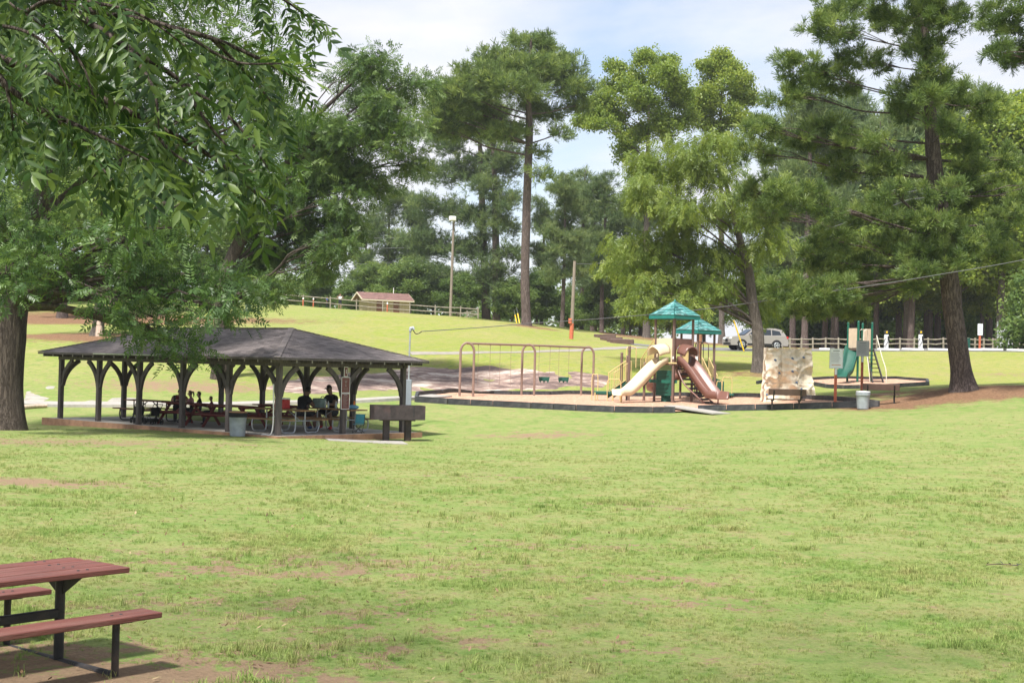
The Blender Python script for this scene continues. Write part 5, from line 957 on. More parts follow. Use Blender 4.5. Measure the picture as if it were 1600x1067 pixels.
# ------------------------------------------------------------ fences
def split_rail(label, px_d, hgt, group, nrail=2, th=.10):
    b_ = GD(*px_d[0]); t = thing('split_rail_fence', label, 'fence', b_, 0, group); P_ = [GD(*p) for p in px_d]; rr = random.Random(len(px_d)); tops = []
    pm = MB(); pm.box((0, 0, hgt / 2 - .1), (th * 1.25, th * 1.25, hgt + .2), None, 0, .015); pme = pm.mesh('post', m_fence)
    for p in P_: o = bpy.data.objects.new('post', pme); link(o, t); o.location = p - b_; o.rotation_euler = (rr.uniform(-.03, .03), rr.uniform(-.03, .03), rr.uniform(-.3, .3))
    for a, b in zip(P_[:-1], P_[1:]):
        for k in range(nrail):
            z = hgt * (.86 - .42 * k); mb = MB(); s0 = Vector((0, 0, z + rr.uniform(-.04, .04))); s1 = Vector((0, 0, z + rr.uniform(-.04, .04))); mid = ((a + b) / 2 - b_) + Vector((0, 0, z - .02 + rr.uniform(-.03, .03))); mb.tube([a - b_ + s0, mid, b - b_ + s1], [th * .42, th * .55, th * .42], 6, smooth=False); mb.build('rail', m_fence, t)
    return t
split_rail('grey split-rail fence along the hilltop in front of the hut', [(388, 155), (430, 155), (474, 154.5), (516, 154), (557, 154), (598, 153.5), (640, 153), (680, 152), (719, 151), (747, 150)], 1.28, None)
split_rail('short return of grey rail fence at the right end of the hilltop', [(747, 150.6), (730, 157), (714, 164), (699, 171)], 1.2, None)
split_rail('pale split-rail fence along the back of the parking lot', [(1222, 126), (1234, 126), (1252, 126), (1270, 126), (1290, 126), (1310, 126), (1330, 126), (1350, 126), (1370, 126), (1406, 126), (1428, 126), (1450, 126), (1474, 126), (1498, 126), (1512, 126), (1523, 126), (1537, 126), (1551, 126), (1565, 126), (1591, 126), (1620, 126)], 1.0, None, 2, .11)
# ------------------------------------------------------------ hilltop hut
def hut():
    b_ = GD(600, 159); s = F / 159; t = thing('restroom_hut', 'small tan hut with brown gabled roof behind the hilltop fence', 'building', b_, R(26)); t.scale = (.76, .76, .80); Lh, Wh, h = 6.6, 3.6, 2.1
    mb = MB(); mb.box((0, 0, h / 2), (Lh, Wh, h)); mb.prism([(-Wh / 2, h), (Wh / 2, h), (0, h + .85)], (-Lh / 2, 0, 0), (0, 1, 0), (0, 0, 1), Lh); mb.build('wall', m_hut, t)
    ov = .55; roof = MB()
    for sgn in (-1, 1):
        e0, e1 = Vector((-Lh / 2 - 1.0, sgn * (Wh / 2 + ov), h - .10)), Vector((Lh / 2 + .5, sgn * (Wh / 2 + ov), h - .10)); t0, t1 = Vector((-Lh / 2 - 1.0, 0, h + .95)), Vector((Lh / 2 + .5, 0, h + .95))
        if sgn < 0: shingles(roof, e0, e1, t1, t0, 9, .6, .03, 5)
        else: shingles(roof, e1, e0, t0, t1, 9, .6, .03, 6)
        roof.add([e0 - Vector((0, 0, .04)), e1 - Vector((0, 0, .04)), t1 - Vector((0, 0, .04)), t0 - Vector((0, 0, .04))], [(0, 1, 2, 3)])
        MB().beam(e0 + Vector((0, 0, -.1)), e1 + Vector((0, 0, -.1)), .05, .18).build('fascia', m_htrim, t)
        for a, b in ((e0, t0), (e1, t1)): MB().beam(a + Vector((0, 0, -.1)), b + Vector((0, 0, -.1)), .06, .2).build('gable_trim', m_htrim, t)
    roof.build('roof', m_hroof, t)['kind'] = 'stuff'
    for x in (-1.4, 1.2): mb = MB(); mb.box((x, -Wh / 2 - .02, 1.0), (.95, .04, 1.95)); dr = mb.build('door', m_redbr, t); MB().box((x + .36, -Wh / 2 - .07, 1.0), (.05, .06, .16)).build('handle', m_galv, dr)
    mb = MB()
    for i in range(12): mb.box((-Lh / 2 - .012, -Wh / 2 + .15 + i * .3, 1.0), (.02, .03, 2.0)); mb.box((-Lh / 2 + .15 + i * .55, -Wh / 2 - .012, 1.0), (.03, .02, 2.0))
    mb.build('batten', m_htrim, t)['kind'] = 'stuff'; mb = MB(); mb.tube([(1.6, .5, h + .6), (1.6, .5, h + 1.75)], .06, 8); mb.build('vent_pipe', m_white, t)
hut()
def pole(label, px, d, ytop, dia, mat, lean=0.0, base=None, name='utility_pole', xt=None):
    b_ = GD(px, d); tp = at(xt or px, ytop, d) - b_; t = thing(name, label, 'pole', b_); mb = MB(); mb.tube([(0, 0, -.2), tp * .5, tp], [dia / 2, dia * .45, dia * .38], 10); mb.build('pole', mat, t); return t, tp
t, tp = pole('tall grey wooden lamp pole beside the hilltop fence', 703.5, 156, 345, .32, m_pole, name='lamp_pole', xt=709)
mb = MB(); mb.box(tp + Vector((-.12, -.35, .2)), (.7, .5, .5), rotz(.5), 0, .06); mb.build('floodlight', m_white, t); mb = MB(); mb.tube([tp + Vector((0, 0, -.3)), tp + Vector((-.05, -.3, 0))], .05, 6); mb.build('bracket', m_galv, t)
t, tp = pole('leaning wooden utility pole with orange-painted foot on the grassy slope', 892.5, 112, 408, .30, m_pole, xt=898)
mb = MB(); mb.tube([(0, 0, -.1), tp * .20], .165, 10); mb.build('painted_foot', m_orange, t); mb = MB(); mb.box(tp * .23 + Vector((-.16, -.18, 0)), (.26, .12, .4), None, 0, .02); mb.build('meter_box', m_orange, t)
wire('thin wire from the utility pole crossing to the cypress', [at(898, 412, 112), at(990, 402, 115)], .02, .2)
pole('orange-brown wooden pole standing behind the smaller teal roof', 1092, 88, 488, .30, M('orange_wood_pole', (.36, .17, .10), .9, .3, 3, .4, 20), xt=1096)
def marker(label, px, d, h):
    b_ = GD(px, d); t = thing('marker_post', label, 'post', b_); mb = MB(); mb.tube([(0, 0, -.1), (0, 0, h * .8)], .07, 10); mb.build('post', m_orange, t); mb = MB(); mb.lathe([(.075, h * .8), (.075, h * .95), (.001, h)], 10); mb.build('cap', m_white, t)
marker('orange marker post in front of the hut', 605, 151, 1.15); marker('orange marker post left of the walkers, farther one', 489.5, 158, 1.1); marker('orange marker post at the left part of the hilltop fence', 473.5, 153, .9)
def guy(label, p0, p1):
    a, b = Vector(p0), Vector(p1); t = thing('guy_wire', label, 'cable', b); mb = MB(); mb.tube([(0, 0, 0), a - b], .02, 6); mb.build('wire', m_wire, t); mb = MB(); mb.tube([(a - b) * .02, (a - b) * .62], .055, 8); mb.build('guard', m_yellow, t)
q = GD(1163, 110); guy('yellow-sleeved guy wire in front of the parked car', at(1136, 470, 110), q)
q = GD(812, 128); guy('yellow-sleeved guy wire left of the tallest pine trunk', at(807, 480, 129), q); q = GD(807.5, 128.5); guy('second yellow-sleeved guy wire beside the tallest pine, left one', at(803, 484, 129), q)
# stump and standing dead trunk
b_ = GD(152, 85); t = thing('tree', 'tree with grey flared trunk and split pale scar in a mulch bed behind the pavilion', 'tree', b_)
mb = MB(); c_, d_ = trunk_tube(mb, [Vector((0, 0, -.2)), Vector((.1, 0, 1.6)), Vector((.2, .1, 4)), Vector((.5, .2, 8)), Vector((.4, .2, 12))], [.78, .62, .55, .4, .15], 14, 1.5, seed=9); lob = [(Vector((rng.uniform(-4, 4), rng.uniform(-4, 4), rng.uniform(6, 13))), (2, 2, 1.3)) for _ in range(14)]; me_, cl_ = crown_mesh('crown', lob, 'broad', l_broad, 1.6, 8, .5, .62, 71); limbs(mb, c_, d_, lob, cl_, np.random.default_rng(3), .3); mb.build('trunk', b_grey, t); link(bpy.data.objects.new('crown', me_), t)
mb = MB(); mb.tube([(.25, -.42, -.1), (.22, -.40, .45), (.16, -.36, .85)], [.24, .19, .10], 9); mb.build('scar', m_stump, t)
b_ = GD(318, 98); t = tag(MB().tube(curve([(0, 0, -.2), (.02, 0, .2), (0, .03, .5)], 3), [.5, .45, .40, .38, .37, .35, .34], 14).build('tree_stump', m_stump, None, b_), 'small pale tree stump above the pavilion roof', 'stump')
def log(label, a, b, r_): o = MB().tube(curve([a, Vector(a).lerp(Vector(b), .5) + Vector((0, .1, .02)), b], 4), [r_, r_ * 1.1, r_ * 1.05, r_, r_ * .95, r_ * .9, r_ * .9, r_ * .85, r_ * .8], 9).build('log', m_stump); tag(o, label, 'log')
a = G(30, 640); b = G(73, 637); log('pale fallen log on the grass left of the pavilion', a + Vector((0, 0, .08)), b + Vector((0, 0, .08)), .09)
# timber steps on the slope
for i, (px, d) in enumerate(((945, 124), (955, 121), (966, 118), (972, 115))):
    b_ = GD(px, d); o = MB().box((0, 0, .12), (1.9, .35, .5), rotz(R(-12)), 0, .03).build('timber_step', m_bench, None, b_); tag(o, ['uppermost', 'second', 'third', 'lowest'][i] + ' brown timber step on the slope right of the utility pole', 'step', 'timber steps on the slope')
# ------------------------------------------------------------ playground ground and borders
front = [(650, 628), (700, 631.5), (770, 635), (830, 638), (900, 641.5), (960, 644), (1020, 645), (1055, 645)]; front2 = [(1090, 642.5), (1180, 641), (1240, 639.5), (1300, 637.5), (1373, 635.5)]
back = [(1268, 626), (1165, 622), (1070, 620.5), (960, 619.5), (860, 618.5), (770, 617.5), (690, 617), (652, 620)]
fr_w = W(*front) + W(*front2); bk_w = W(*back)
drape('mulch_bed', fr_w + [G(1330, 630)] + bk_w, .06, .8, m_mulch)
def borders(label, lines, piece=1.22, h=.28, w=.12):
    b_ = lines[0][0].copy(); t = thing('play_border', label, 'border', b_); mb = MB(); mb.box((0, 0, 0), (piece - .02, w, h), None, 0, .02); mb.box((0, 0, h / 2 - .02), (piece - .2, w + .012, .03)); [mb.box((x, 0, -.02), (.03, w + .014, h - .1)) for x in np.linspace(-.45, .45, 7)]; me = mb.mesh('timber', m_border)
    for ln in lines:
        for a, b in zip(ln[:-1], ln[1:]):
            k = max(1, round((b - a).length / piece))
            for i in range(k):
                p, q = a.lerp(b, i / k), a.lerp(b, (i + 1) / k); p.z = gz(p.x, p.y); q.z = gz(q.x, q.y); d = q - p; o = bpy.data.objects.new('timber', me); link(o, t); o.location = (p + q) / 2 - b_ + Vector((0, 0, h / 2 - .03)); o.rotation_euler = (0, -math.atan2(d.z, math.hypot(d.x, d.y)), math.atan2(d.y, d.x)); o.scale = (d.length / piece, 1, 1)
    return t
borders('black plastic timber border around the main playground', [fr_w[:len(front)], fr_w[len(front):] + [G(1330, 630), bk_w[0]], bk_w + [fr_w[0]]])
a, b = G(1050, 640), G(1128, 647.5); o = MB().beam(a + Vector((0, 0, .16)), b + Vector((0, 0, .03)), .9, .05).build('entry_ramp', m_conc); tag(o, 'grey sloping entry ramp over the playground border', 'ramp')
SB = W((1262, 600), (1292, 606), (1320, 607.5), (1400, 605.5), (1450, 602)) + W((1448, 596.5), (1400, 593), (1320, 592.5), (1268, 595))
drape('mulch_bed', SB, .05, .8, m_mulch); borders('black plastic timber border around the green slide', [SB + [SB[0]]], h=.22)
SC = W((1182, 600), (1200, 597)); borders('short loose black border timber left of the climbing rock', [SC], h=.2)

# ------------------------------------------------------------ swings
def swing_set():
    A = [GD(728.5, 64), GD(824.5, 67.5), GD(917, 71)]; b_ = A[0]; t = thing('swing_set', 'brown arched swing set with two bucket seats in the mulch', 'swing set', b_); dirv = (A[2] - A[0]); dirv.z = 0; dirv.normalize(); sd = Vector((1, .25, 0)).normalized(); h = 2.46; tops = []
    for p in A:
        o = p - b_; w = .31; leg = [o + sd * -w + Vector((0, 0, -.1)), o + sd * -w + Vector((0, 0, h - .62))] + [o + sd * (-w * math.cos(a)) + Vector((0, 0, h - .40 + .40 * math.sin(a))) for a in np.linspace(.0, math.pi, 13)] + [o + sd * w + Vector((0, 0, h - .62)), o + sd * w + Vector((0, 0, -.1))]
        mb = MB(); mb.tube(leg, .055, 10); mb.build('arch', m_swing, t); tops.append(o + Vector((0, 0, h - .03)))
    for a, b in zip(tops[:-1], tops[1:]): mb = MB(); mb.tube([a, b], .05, 10); mb.build('top_beam', m_swing, t)
    chs = []
    for bi, fr in ((0, (.17, .36, .52, .70)), (1, (.17, .35, .50, .67))):
        for f in fr:
            p = tops[bi].lerp(tops[bi + 1], f); ln = 1.95 if bi == 0 else 1.55; mb = MB(); mb.tube([p, p - Vector((0, 0, .09))], .018, 6); mb.tube([p - Vector((0, 0, .09)), p - Vector((0, 0, ln))], .008, 5); mb.build('chain', m_swing, t); chs.append(p - Vector((0, 0, ln)))
    for i in (4, 6):
        m_ = (chs[i] + chs[i + 1]) / 2; mb = MB(); w = .17; rx = dirv
        sdv = Vector((-rx.y, rx.x, 0)); prof = [(-.15, 0), (.15, 0), (.15, -.05), (.10, -.12), (.09, -.26), (-.09, -.26), (-.10, -.12), (-.15, -.05)]
        for s in (-1, 1): mb.prism([(-.17, .06), (.17, .06), (.15, -.12), (.08, -.24), (.05, -.14), (-.05, -.14), (-.08, -.24), (-.15, -.12)], m_ + sdv * s * .12, Vector((1, 0, 0)), Vector((0, 0, 1)), .025)
        mb.box(m_ + Vector((0, 0, -.12)), (.26, .24, .03), rotz(math.atan2(rx.y, rx.x))); mb.box(m_ + Vector((-.16, 0, -.02)), (.03, .24, .16)); mb.box(m_ + Vector((.16, 0, -.02)), (.03, .24, .16)); mb.build('bucket_seat', m_green, t)
        for k in (0, 1): mb = MB(); mb.tube([chs[i + k], m_ + Vector(((-.16, .16)[k], 0, .05))], .008, 5); mb.build('chain', m_swing, t)
swing_set()

# ------------------------------------------------------------ main play structure
def play():
    b_ = GD(1051, 63.5); b_.z += .03; t = thing('play_structure', 'large play structure with two teal roofs, beige and brown slides', 'play structure', b_)
    s = F / 63.5; X_ = lambda px: (px - 1051) / s
    def tower(cx, cy, half, rot, deck, eave, apex, roofhalf, rows):
        """square deck on four posts; returns corner points (left, near, right, far)"""
        cs = [Vector((cx + half * math.cos(rot + a), cy + half * math.sin(rot + a), 0)) for a in (math.pi, -math.pi / 2, 0, math.pi / 2)]
        for c in cs: MB().tube([c + Vector((0, 0, -.1)), c + Vector((0, 0, eave + .1))], .06, 12).build('post', m_brownp, t); 
        mb = MB(); mb.add([c * 1.0 + Vector((0, 0, deck)) for c in cs] + [c + Vector((0, 0, deck - .12)) for c in cs], [(0, 1, 2, 3), (7, 6, 5, 4)] + [(i, 4 + i, 4 + (i + 1) % 4, (i + 1) % 4) for i in range(4)]); mb.build('deck', m_brownp, t)
        e = [Vector((cx + roofhalf * math.cos(rot + a), cy + roofhalf * math.sin(rot + a), eave)) for a in (math.pi, -math.pi / 2, 0, math.pi / 2)]; ap = Vector((cx, cy, apex)); fh = .16; u = Vector((0, 0, fh)); rf = MB()
        for i in range(4): shingles(rf, e[i] + u, e[(i + 1) % 4] + u, ap, ap, rows, .20, .035, 20 + i)
        ro = rf.build('roof', m_teal, t); ro['kind'] = 'stuff'
        fm = MB()
        for i in range(4): a, b = e[i], e[(i + 1) % 4]; fm.add([a, b, b + u, a + u], [(0, 1, 2, 3)])
        fm.add([p + Vector((0, 0, .01)) for p in e] + [ap - Vector((0, 0, .03))], [(1, 0, 4), (2, 1, 4), (3, 2, 4), (0, 3, 4)]); fm.build('fascia', m_tealf, t)
        MB().lathe([(.05, apex - .03), (.05, apex + .02), (.02, apex + .06), (.001, apex + .08)], 10, (cx, cy, 0)).build('finial', m_tealf, ro)
        return cs
    rot = R(-7.4); cs = tower(0, 0, .83, rot, 1.78, 3.70, 4.52, 1.14, 9); Lc, Nc, Rc, Fc = cs
    d2 = 6.0; k2 = (63.5 + d2) / 63.5; cx2 = X_(1110) * k2; cs2 = tower(cx2, d2, .80, rot, 1.22, 3.22, 4.02, 1.13, 9)
    def slide(name, p0, d, L_, z0, z1, w, mat, wall=.24, double=False, flat=.55):
        d = Vector(d).normalized(); sdv = Vector((-d.y, d.x, 0)); fr = []; n_ = 22
        for i in range(n_ + 1):
            f = i / n_; x = f * L_; run = L_ - flat; g = min(1, max(0, (x - .12) / (run - .12))); z = z0 + (z1 - z0) * (g * g * (3 - 2 * g) * .35 + g * .65) if x < run else z1 - .03 * (x - run) / flat
            fr.append([Vector(p0) + d * x + Vector((0, 0, z))])
        out = []
        for i in range(n_ + 1):
            a = fr[max(0, i - 1)][0]; b = fr[min(n_, i + 1)][0]; tn = (b - a).normalized(); out.append((fr[i][0], sdv, sdv.cross(tn) * (1 if (sdv.cross(tn)).z > 0 else -1)))
        h = w / 2; prof = [(-h - .05, wall), (-h, wall + .02), (-h + .05, .03), (-h + .14, 0), (h - .14, 0), (h - .05, .03), (h, wall + .02), (h + .05, wall), (h + .02, -.04), (-h - .02, -.04)]
        if double: prof = [(-h - .05, wall), (-h, wall + .02), (-h + .05, .03), (-h + .12, 0), (-.10, 0), (-.045, .13), (.045, .13), (.10, 0), (h - .12, 0), (h - .05, .03), (h, wall + .02), (h + .05, wall), (h + .02, -.04), (-h - .02, -.04)]
        mb = MB(); mb.sweep(out, prof, 0, True); o = mb.build(name, mat, t); e = out[-1][0]; mb = MB(); mb.tube([e - d * .25 + Vector((0, 0, -.03)), e - d * .25 - Vector((0, 0, e.z + .1))], .03, 8); mb.build('slide_foot', m_rail if mat is m_beige else m_brownp, t); return o
    def hood(a, b, z0, z1, mat, out_len, lean=.0, r_=.40):
        """panel between two posts with an arched hood standing out of it"""
        a, b = Vector(a), Vector(b); U = (b - a).normalized(); w = (b - a).length; N = Vector((U.y, -U.x, 0)); c = w / 2; zc = z0 + .42
        arc = [(c + r_ * math.cos(q), zc + r_ * math.sin(q)) for q in np.linspace(math.pi, 0, 13)]; poly = [(.06, z0), (c - r_, z0)] + arc + [(c + r_, z0), (w - .06, z0), (w - .06, z1), (.06, z1)]
        mb = MB(); mb.prism(poly[::-1], a - N * .02, U, Vector((0, 0, 1)), -.04); sp = mb.build('slide_panel', mat, t)
        fr = []
        for i in range(7): f = i / 6; fr.append((a + U * c + N * (.02 + out_len * f) + Vector((0, 0, zc - lean * f * f)), U, (Vector((0, 0, 1)) + N * .25 * f).normalized()))
        ro = r_ + .0; prof = [(ro * math.cos(q), ro * math.sin(q)) for q in np.linspace(-.12, math.pi + .12, 16)] + [((ro - .045) * math.cos(q), (ro - .045) * math.sin(q)) for q in np.linspace(math.pi + .12, -.12, 16)]
        mb = MB(); mb.sweep(fr, prof, 0, True); mb.build('slide_hood', mat, sp); return a + U * c, N
    p, N = hood(Lc, Nc, 1.78, 2.84, m_beige, .62, .12); slide('beige_slide', p + N * .05, N, 2.7, 1.76, .34, .60, m_beige, .22)
    p, N = hood(Nc, Rc, 1.78, 2.84, m_brpl, .5, .10, .40); slide('brown_slide', p + N * .05, N, 2.4, 1.76, .30, .74, m_brpl, .28)
    # green activity panel and frame under the left face
    U = (Nc - Lc).normalized(); N = Vector((U.y, -U.x, 0)); mb = MB(); w = (Nc - Lc).length; mb.prism([(.10, .30), (w - .08, .30), (w - .08, 1.42), (.10, 1.42)][::-1], Lc, U, Vector((0, 0, 1)), -.04); pn = mb.build('green_panel', m_green, t)
    mb = MB()
    for k in range(5):
        z = .5 + k * .18; mb.beam(Lc + U * .25 + N * .034 + Vector((0, 0, z)), Lc + U * (w - .25) + N * .034 + Vector((0, 0, z)), .014, .03)
    mb.beam(Lc + U * .2 + N * .034 + Vector((0, 0, .86)), Lc + U * .2 + N * .034 + Vector((0, 0, 1.0)), .014, .7); mb.beam(Lc + U * (w - .2) + N * .034 + Vector((0, 0, .86)), Lc + U * (w - .2) + N * .034 + Vector((0, 0, 1.0)), .014, .7); mb.build('raised_maze', m_gpost, pn)
    mb = MB(); mb.lathe([(.22, 0), (.22, .42), (.001, .44)], 14, (X_(1040), -.1, .0)); mb.build('stool', m_green, t)
    MB().box((Nc + Vector((-.04, -.08, 1.75))), (.36, .03, .06)).build('warning_plate', m_rail, t); MB().box((Nc + Vector((-.02, -.07, 1.98))), (.05, .02, .12)).build('sticker', m_white, t)
    def railing(a, b, h=.85, step=.13, low=.08, name='railing'):
        a, b = Vector(a), Vector(b); mb = MB(); u = Vector((0, 0, 1)); mb.tube([a + u * h, b + u * h], .020, 7); mb.tube([a + u * low, b + u * low], .016, 7); n_ = max(2, int((b - a).length / step))
        for i in range(n_ + 1): p = a.lerp(b, i / n_); mb.tube([p + u * low, p + u * h], .020 if i in (0, n_) else .010, 6)
        mb.build(name, m_rail, t)
    def steps(a, b, n_, w, sdv, mat=m_green):
        a, b = Vector(a), Vector(b); d = b - a
        for i in range(n_): p = a + d * ((i + .5) / n_); mb = MB(); mb.beam(p - sdv * w / 2, p + sdv * w / 2, (d.xy.length) / n_, .05, up=(0, 0, 1)); mb.build('step', mat, t)
        for s in (-1, 1):
            mb = MB(); dh = Vector((d.x, d.y, 0)); L_ = dh.length; U = dh / L_; z0, z1 = a.z, b.z; mb.prism([(0, z0 - .22), (L_, z1 - .22), (L_, z1 + .10), (0, z0 + .10)], Vector((a.x, a.y, 0)) + sdv * s * w / 2, U, Vector((0, 0, 1)), .03 * s); mb.build('side_panel', mat, t)
    # stairs on the left, over a half-height landing
    mid = Vector((X_(1000), 1.3, 0)); sdv = Vector((.35, .94, 0)).normalized(); lw = .85
    land = [mid + Vector((-.45, -.45, .92)), mid + Vector((.25, -.45, .92)), mid + Vector((.25, .45, .92)), mid + Vector((-.45, .45, .92))]; mb = MB(); mb.add(land + [p - Vector((0, 0, .08)) for p in land], [(0, 1, 2, 3), (7, 6, 5, 4)] + [(i, 4 + i, 4 + (i + 1) % 4, (i + 1) % 4) for i in range(4)]); mb.build('landing', m_green, t)
    for q, hh in ((land[0], 2.42), (land[1], 1.7), (land[3], 2.0), (Vector((X_(972), .75, 0)), 2.12)): c = Vector((q.x, q.y, 0)); mb = MB(); mb.tube([c + Vector((0, 0, -.1)), c + Vector((0, 0, hh))], .06, 12); mb.lathe([(.066, hh), (.066, hh + .05), (.001, hh + .07)], 12, (c.x, c.y, 0)); mb.lathe([(.072, hh - .18), (.072, hh - .12)], 12, (c.x, c.y, 0)); mb.build('post', m_brownp, t)
    ta = Vector((X_(1025), .35, 1.70)); steps(Vector((mid.x + .25, 1.15, .95)), ta, 4, .8, sdv); s0 = Vector((mid.x + .2, 1.0, .9))
    railing(s0 - sdv * .42, ta - sdv * .42 + Vector((0, 0, .1)), 1.0); railing(s0 + sdv * .42, ta + sdv * .42 + Vector((0, 0, .1)), 1.0)
    ba = Vector((X_(955), .9, .30)); steps(ba, Vector((mid.x - .45, 1.15, .85)), 3, .85, sdv)
    for q in (-.45, .45): railing(ba + sdv * q + Vector((.05, 0, .0)), Vector((mid.x - .45, 1.15, .85)) + sdv * q, .95, .12)
    td = Vector((X_(944), .7, .34)); mb = MB(); mb.box(td, (.85, .9, .14), None, 0, .02); mb.build('transfer_deck', m_green, t)
    for x in (-.4, .4): mb = MB(); mb.tube([td + Vector((x, -.45, -.45)), td + Vector((x, -.45, .02))], .03, 7); mb.build('deck_leg', m_rail, t)
    for x0, x1, y, h in ((925, 934, .3, 1.15), (949, 969, .1, .95)): a, b = Vector((X_(x0), y, 0)), Vector((X_(x1), y, 0)); mb = MB(); mb.tube(curve([a, a + Vector((0, 0, h * .92)), a.lerp(b, .5) + Vector((0, 0, h)), b + Vector((0, 0, h * .92)), b], 5), .020, 7); mb.build('grab_rail', m_rail, t)
    a = Vector((X_(983), 2.0, .9)); mb = MB(); mb.tube([a, a + Vector((0, 0, 1.45))] + [a + Vector((.22 - .22 * math.cos(q), 0, 1.45 + .12 * math.sin(q))) for q in np.linspace(.3, 2.9, 7)] + [a + Vector((.44, 0, 1.45)), a + Vector((.44, 0, .6))], .026, 7); mb.build('hoop', m_rail, t)
    # curved climber under the brown slide: two rails with black rungs
    a, b = Vector((X_(1062), -.2, 1.62)), Vector((X_(1101), -1.6, .02)); sd2 = Vector((.75, .66, 0)); mb = MB()
    for q in (-.3, .3): mb.tube(curve([a + sd2 * q, a.lerp(b, .35) + sd2 * q + Vector((-.12, 0, -.18)), a.lerp(b, .7) + sd2 * q + Vector((-.05, 0, -.12)), b + sd2 * q], 5), .035, 8)
    mb.build('climber_rail', m_brpl, t)
    for k in range(9): f = (k + .5) / 9; p = a.lerp(b, f) + Vector((-.1 * math.sin(f * 3.1), 0, -.17 * math.sin(f * 3.1))); mb = MB(); mb.tube([p - sd2 * .3, p + sd2 * .3], .045, 8); mb.build('rung', m_black, t)
    # curly slide of the second tower
    c2 = Vector((cx2, d2, 0)); Lc2, Nc2, Rc2, Fc2 = cs2; p, N = hood(Lc2, Nc2, 1.22, 2.28, m_brpl, .5, .1, .42)
    mb = MB(); ctr = p + N * .35 + Vector((-.75, .1, 0)); fr = []; st = p + N * .05
    for i in range(23):
        f = i / 22; ang = R(-20) - f * R(235); rad = .72; q = ctr + Vector((rad * math.cos(ang), rad * math.sin(ang), 1.18 - .93 * f)); fr.append(q)
    out = []
    for i in range(23): tn = (fr[min(22, i + 1)] - fr[max(0, i - 1)]).normalized(); sdv2 = tn.cross(Vector((0, 0, 1))).normalized(); out.append((fr[i], sdv2, sdv2.cross(tn)))
    prof = [(-.36, .30), (-.31, .31), (-.27, .05), (-.2, 0), (.2, 0), (.27, .05), (.31, .31), (.36, .30), (.31, -.04), (-.31, -.04)]; mb.sweep(out, prof, 0, True); mb.build('curly_slide', m_brpl, t); mb = MB(); mb.tube([ctr + Vector((0, 0, -.1)), ctr + Vector((0, 0, 1.2))], .06, 10); mb.build('slide_post', m_brownp, t)
    MB().box(Nc2 + Vector((-.05, -.09, 1.75)), (.12, .02, .95)).build('rule_board', m_white, t)
    # bridge between the towers
    a, b = Fc.lerp(Rc, .5), Lc2.lerp(Fc2, .4); steps(a + Vector((0, 0, 1.72)), b + Vector((0, 0, 1.2)), 6, .8, Vector((.8, -.6, 0)), m_brownp); railing(Rc + Vector((0, 0, 1.75)), Lc2 + Vector((0, 0, 1.22)), .8, .16)
    # stairs on the right
    a = Vector((X_(1137), 4.4, .25)); b = Vector((X_(1114) + .35, 5.3, 1.12)); sd3 = Vector((.5, .86, 0)); steps(a, b, 4, .8, sd3)
    for q in (-.42, .42): railing(b + sd3 * q, a + sd3 * q, .95, .12)
    mb = MB(); mb.prism([(0, .1), (.62, .1), (.62, .95), (.1, 1.15)], Vector((X_(1128), 3.7, 0)), Vector((1, 0, 0)), Vector((0, 0, 1)), .04); mb.build('green_panel', m_green, t); mb = MB(); mb.box((X_(1152), 3.6, .34), (.7, .8, .10), None, 0, .02); mb.build('transfer_deck', m_green, t)
    for x0, x1, y, h in ((1136, 1144, 3.3, .95), (1146, 1161, 3.4, 1.15)): a, b = Vector((X_(x0), y, 0)), Vector((X_(x1), y, 0)); mb = MB(); mb.tube(curve([a, a + Vector((0, 0, h * .92)), a.lerp(b, .5) + Vector((0, 0, h)), b + Vector((0, 0, h * .92)), b], 5), .020, 7); mb.build('grab_rail', m_rail, t)
    q = Vector((X_(1134), 3.6, 0)); mb = MB(); mb.tube([q + Vector((0, 0, -.1)), q + Vector((0, 0, 1.75))], .06, 10); mb.build('post', m_brownp, t); mb = MB(); mb.tube([Nc2 + Vector((0, 0, 1.1)), Nc2 + Vector((.2, -1.4, .05))], .022, 7); mb.tube([Rc + Vector((0, 0, 1.2)), Rc + Vector((.95, -.9, .3))], .022, 7); mb.build('hand_pole', m_rail, t)
    for x in (1117, 1126): q = Vector((X_(x), 7.2, 0)); mb = MB(); mb.tube([q, q + Vector((0, 0, 2.7))] + [q + Vector((.2 - .2 * math.cos(w_), 0, 2.7 + .16 * math.sin(w_))) for w_ in np.linspace(.3, 2.9, 6)] + [q + Vector((.4, 0, 2.7)), q + Vector((.4, 0, 1.2))], .022, 7); mb.build('hoop', m_brownp, t)
    q = Vector((X_(1140), 6.6, 0)); mb = MB(); mb.tube([q, q + Vector((0, 0, 1.3))], .05, 8); mb.box(q + Vector((.05, 0, 1.45)), (.35, .2, .4), None, 0, .05); mb.build('spinner', m_green, t)
play()

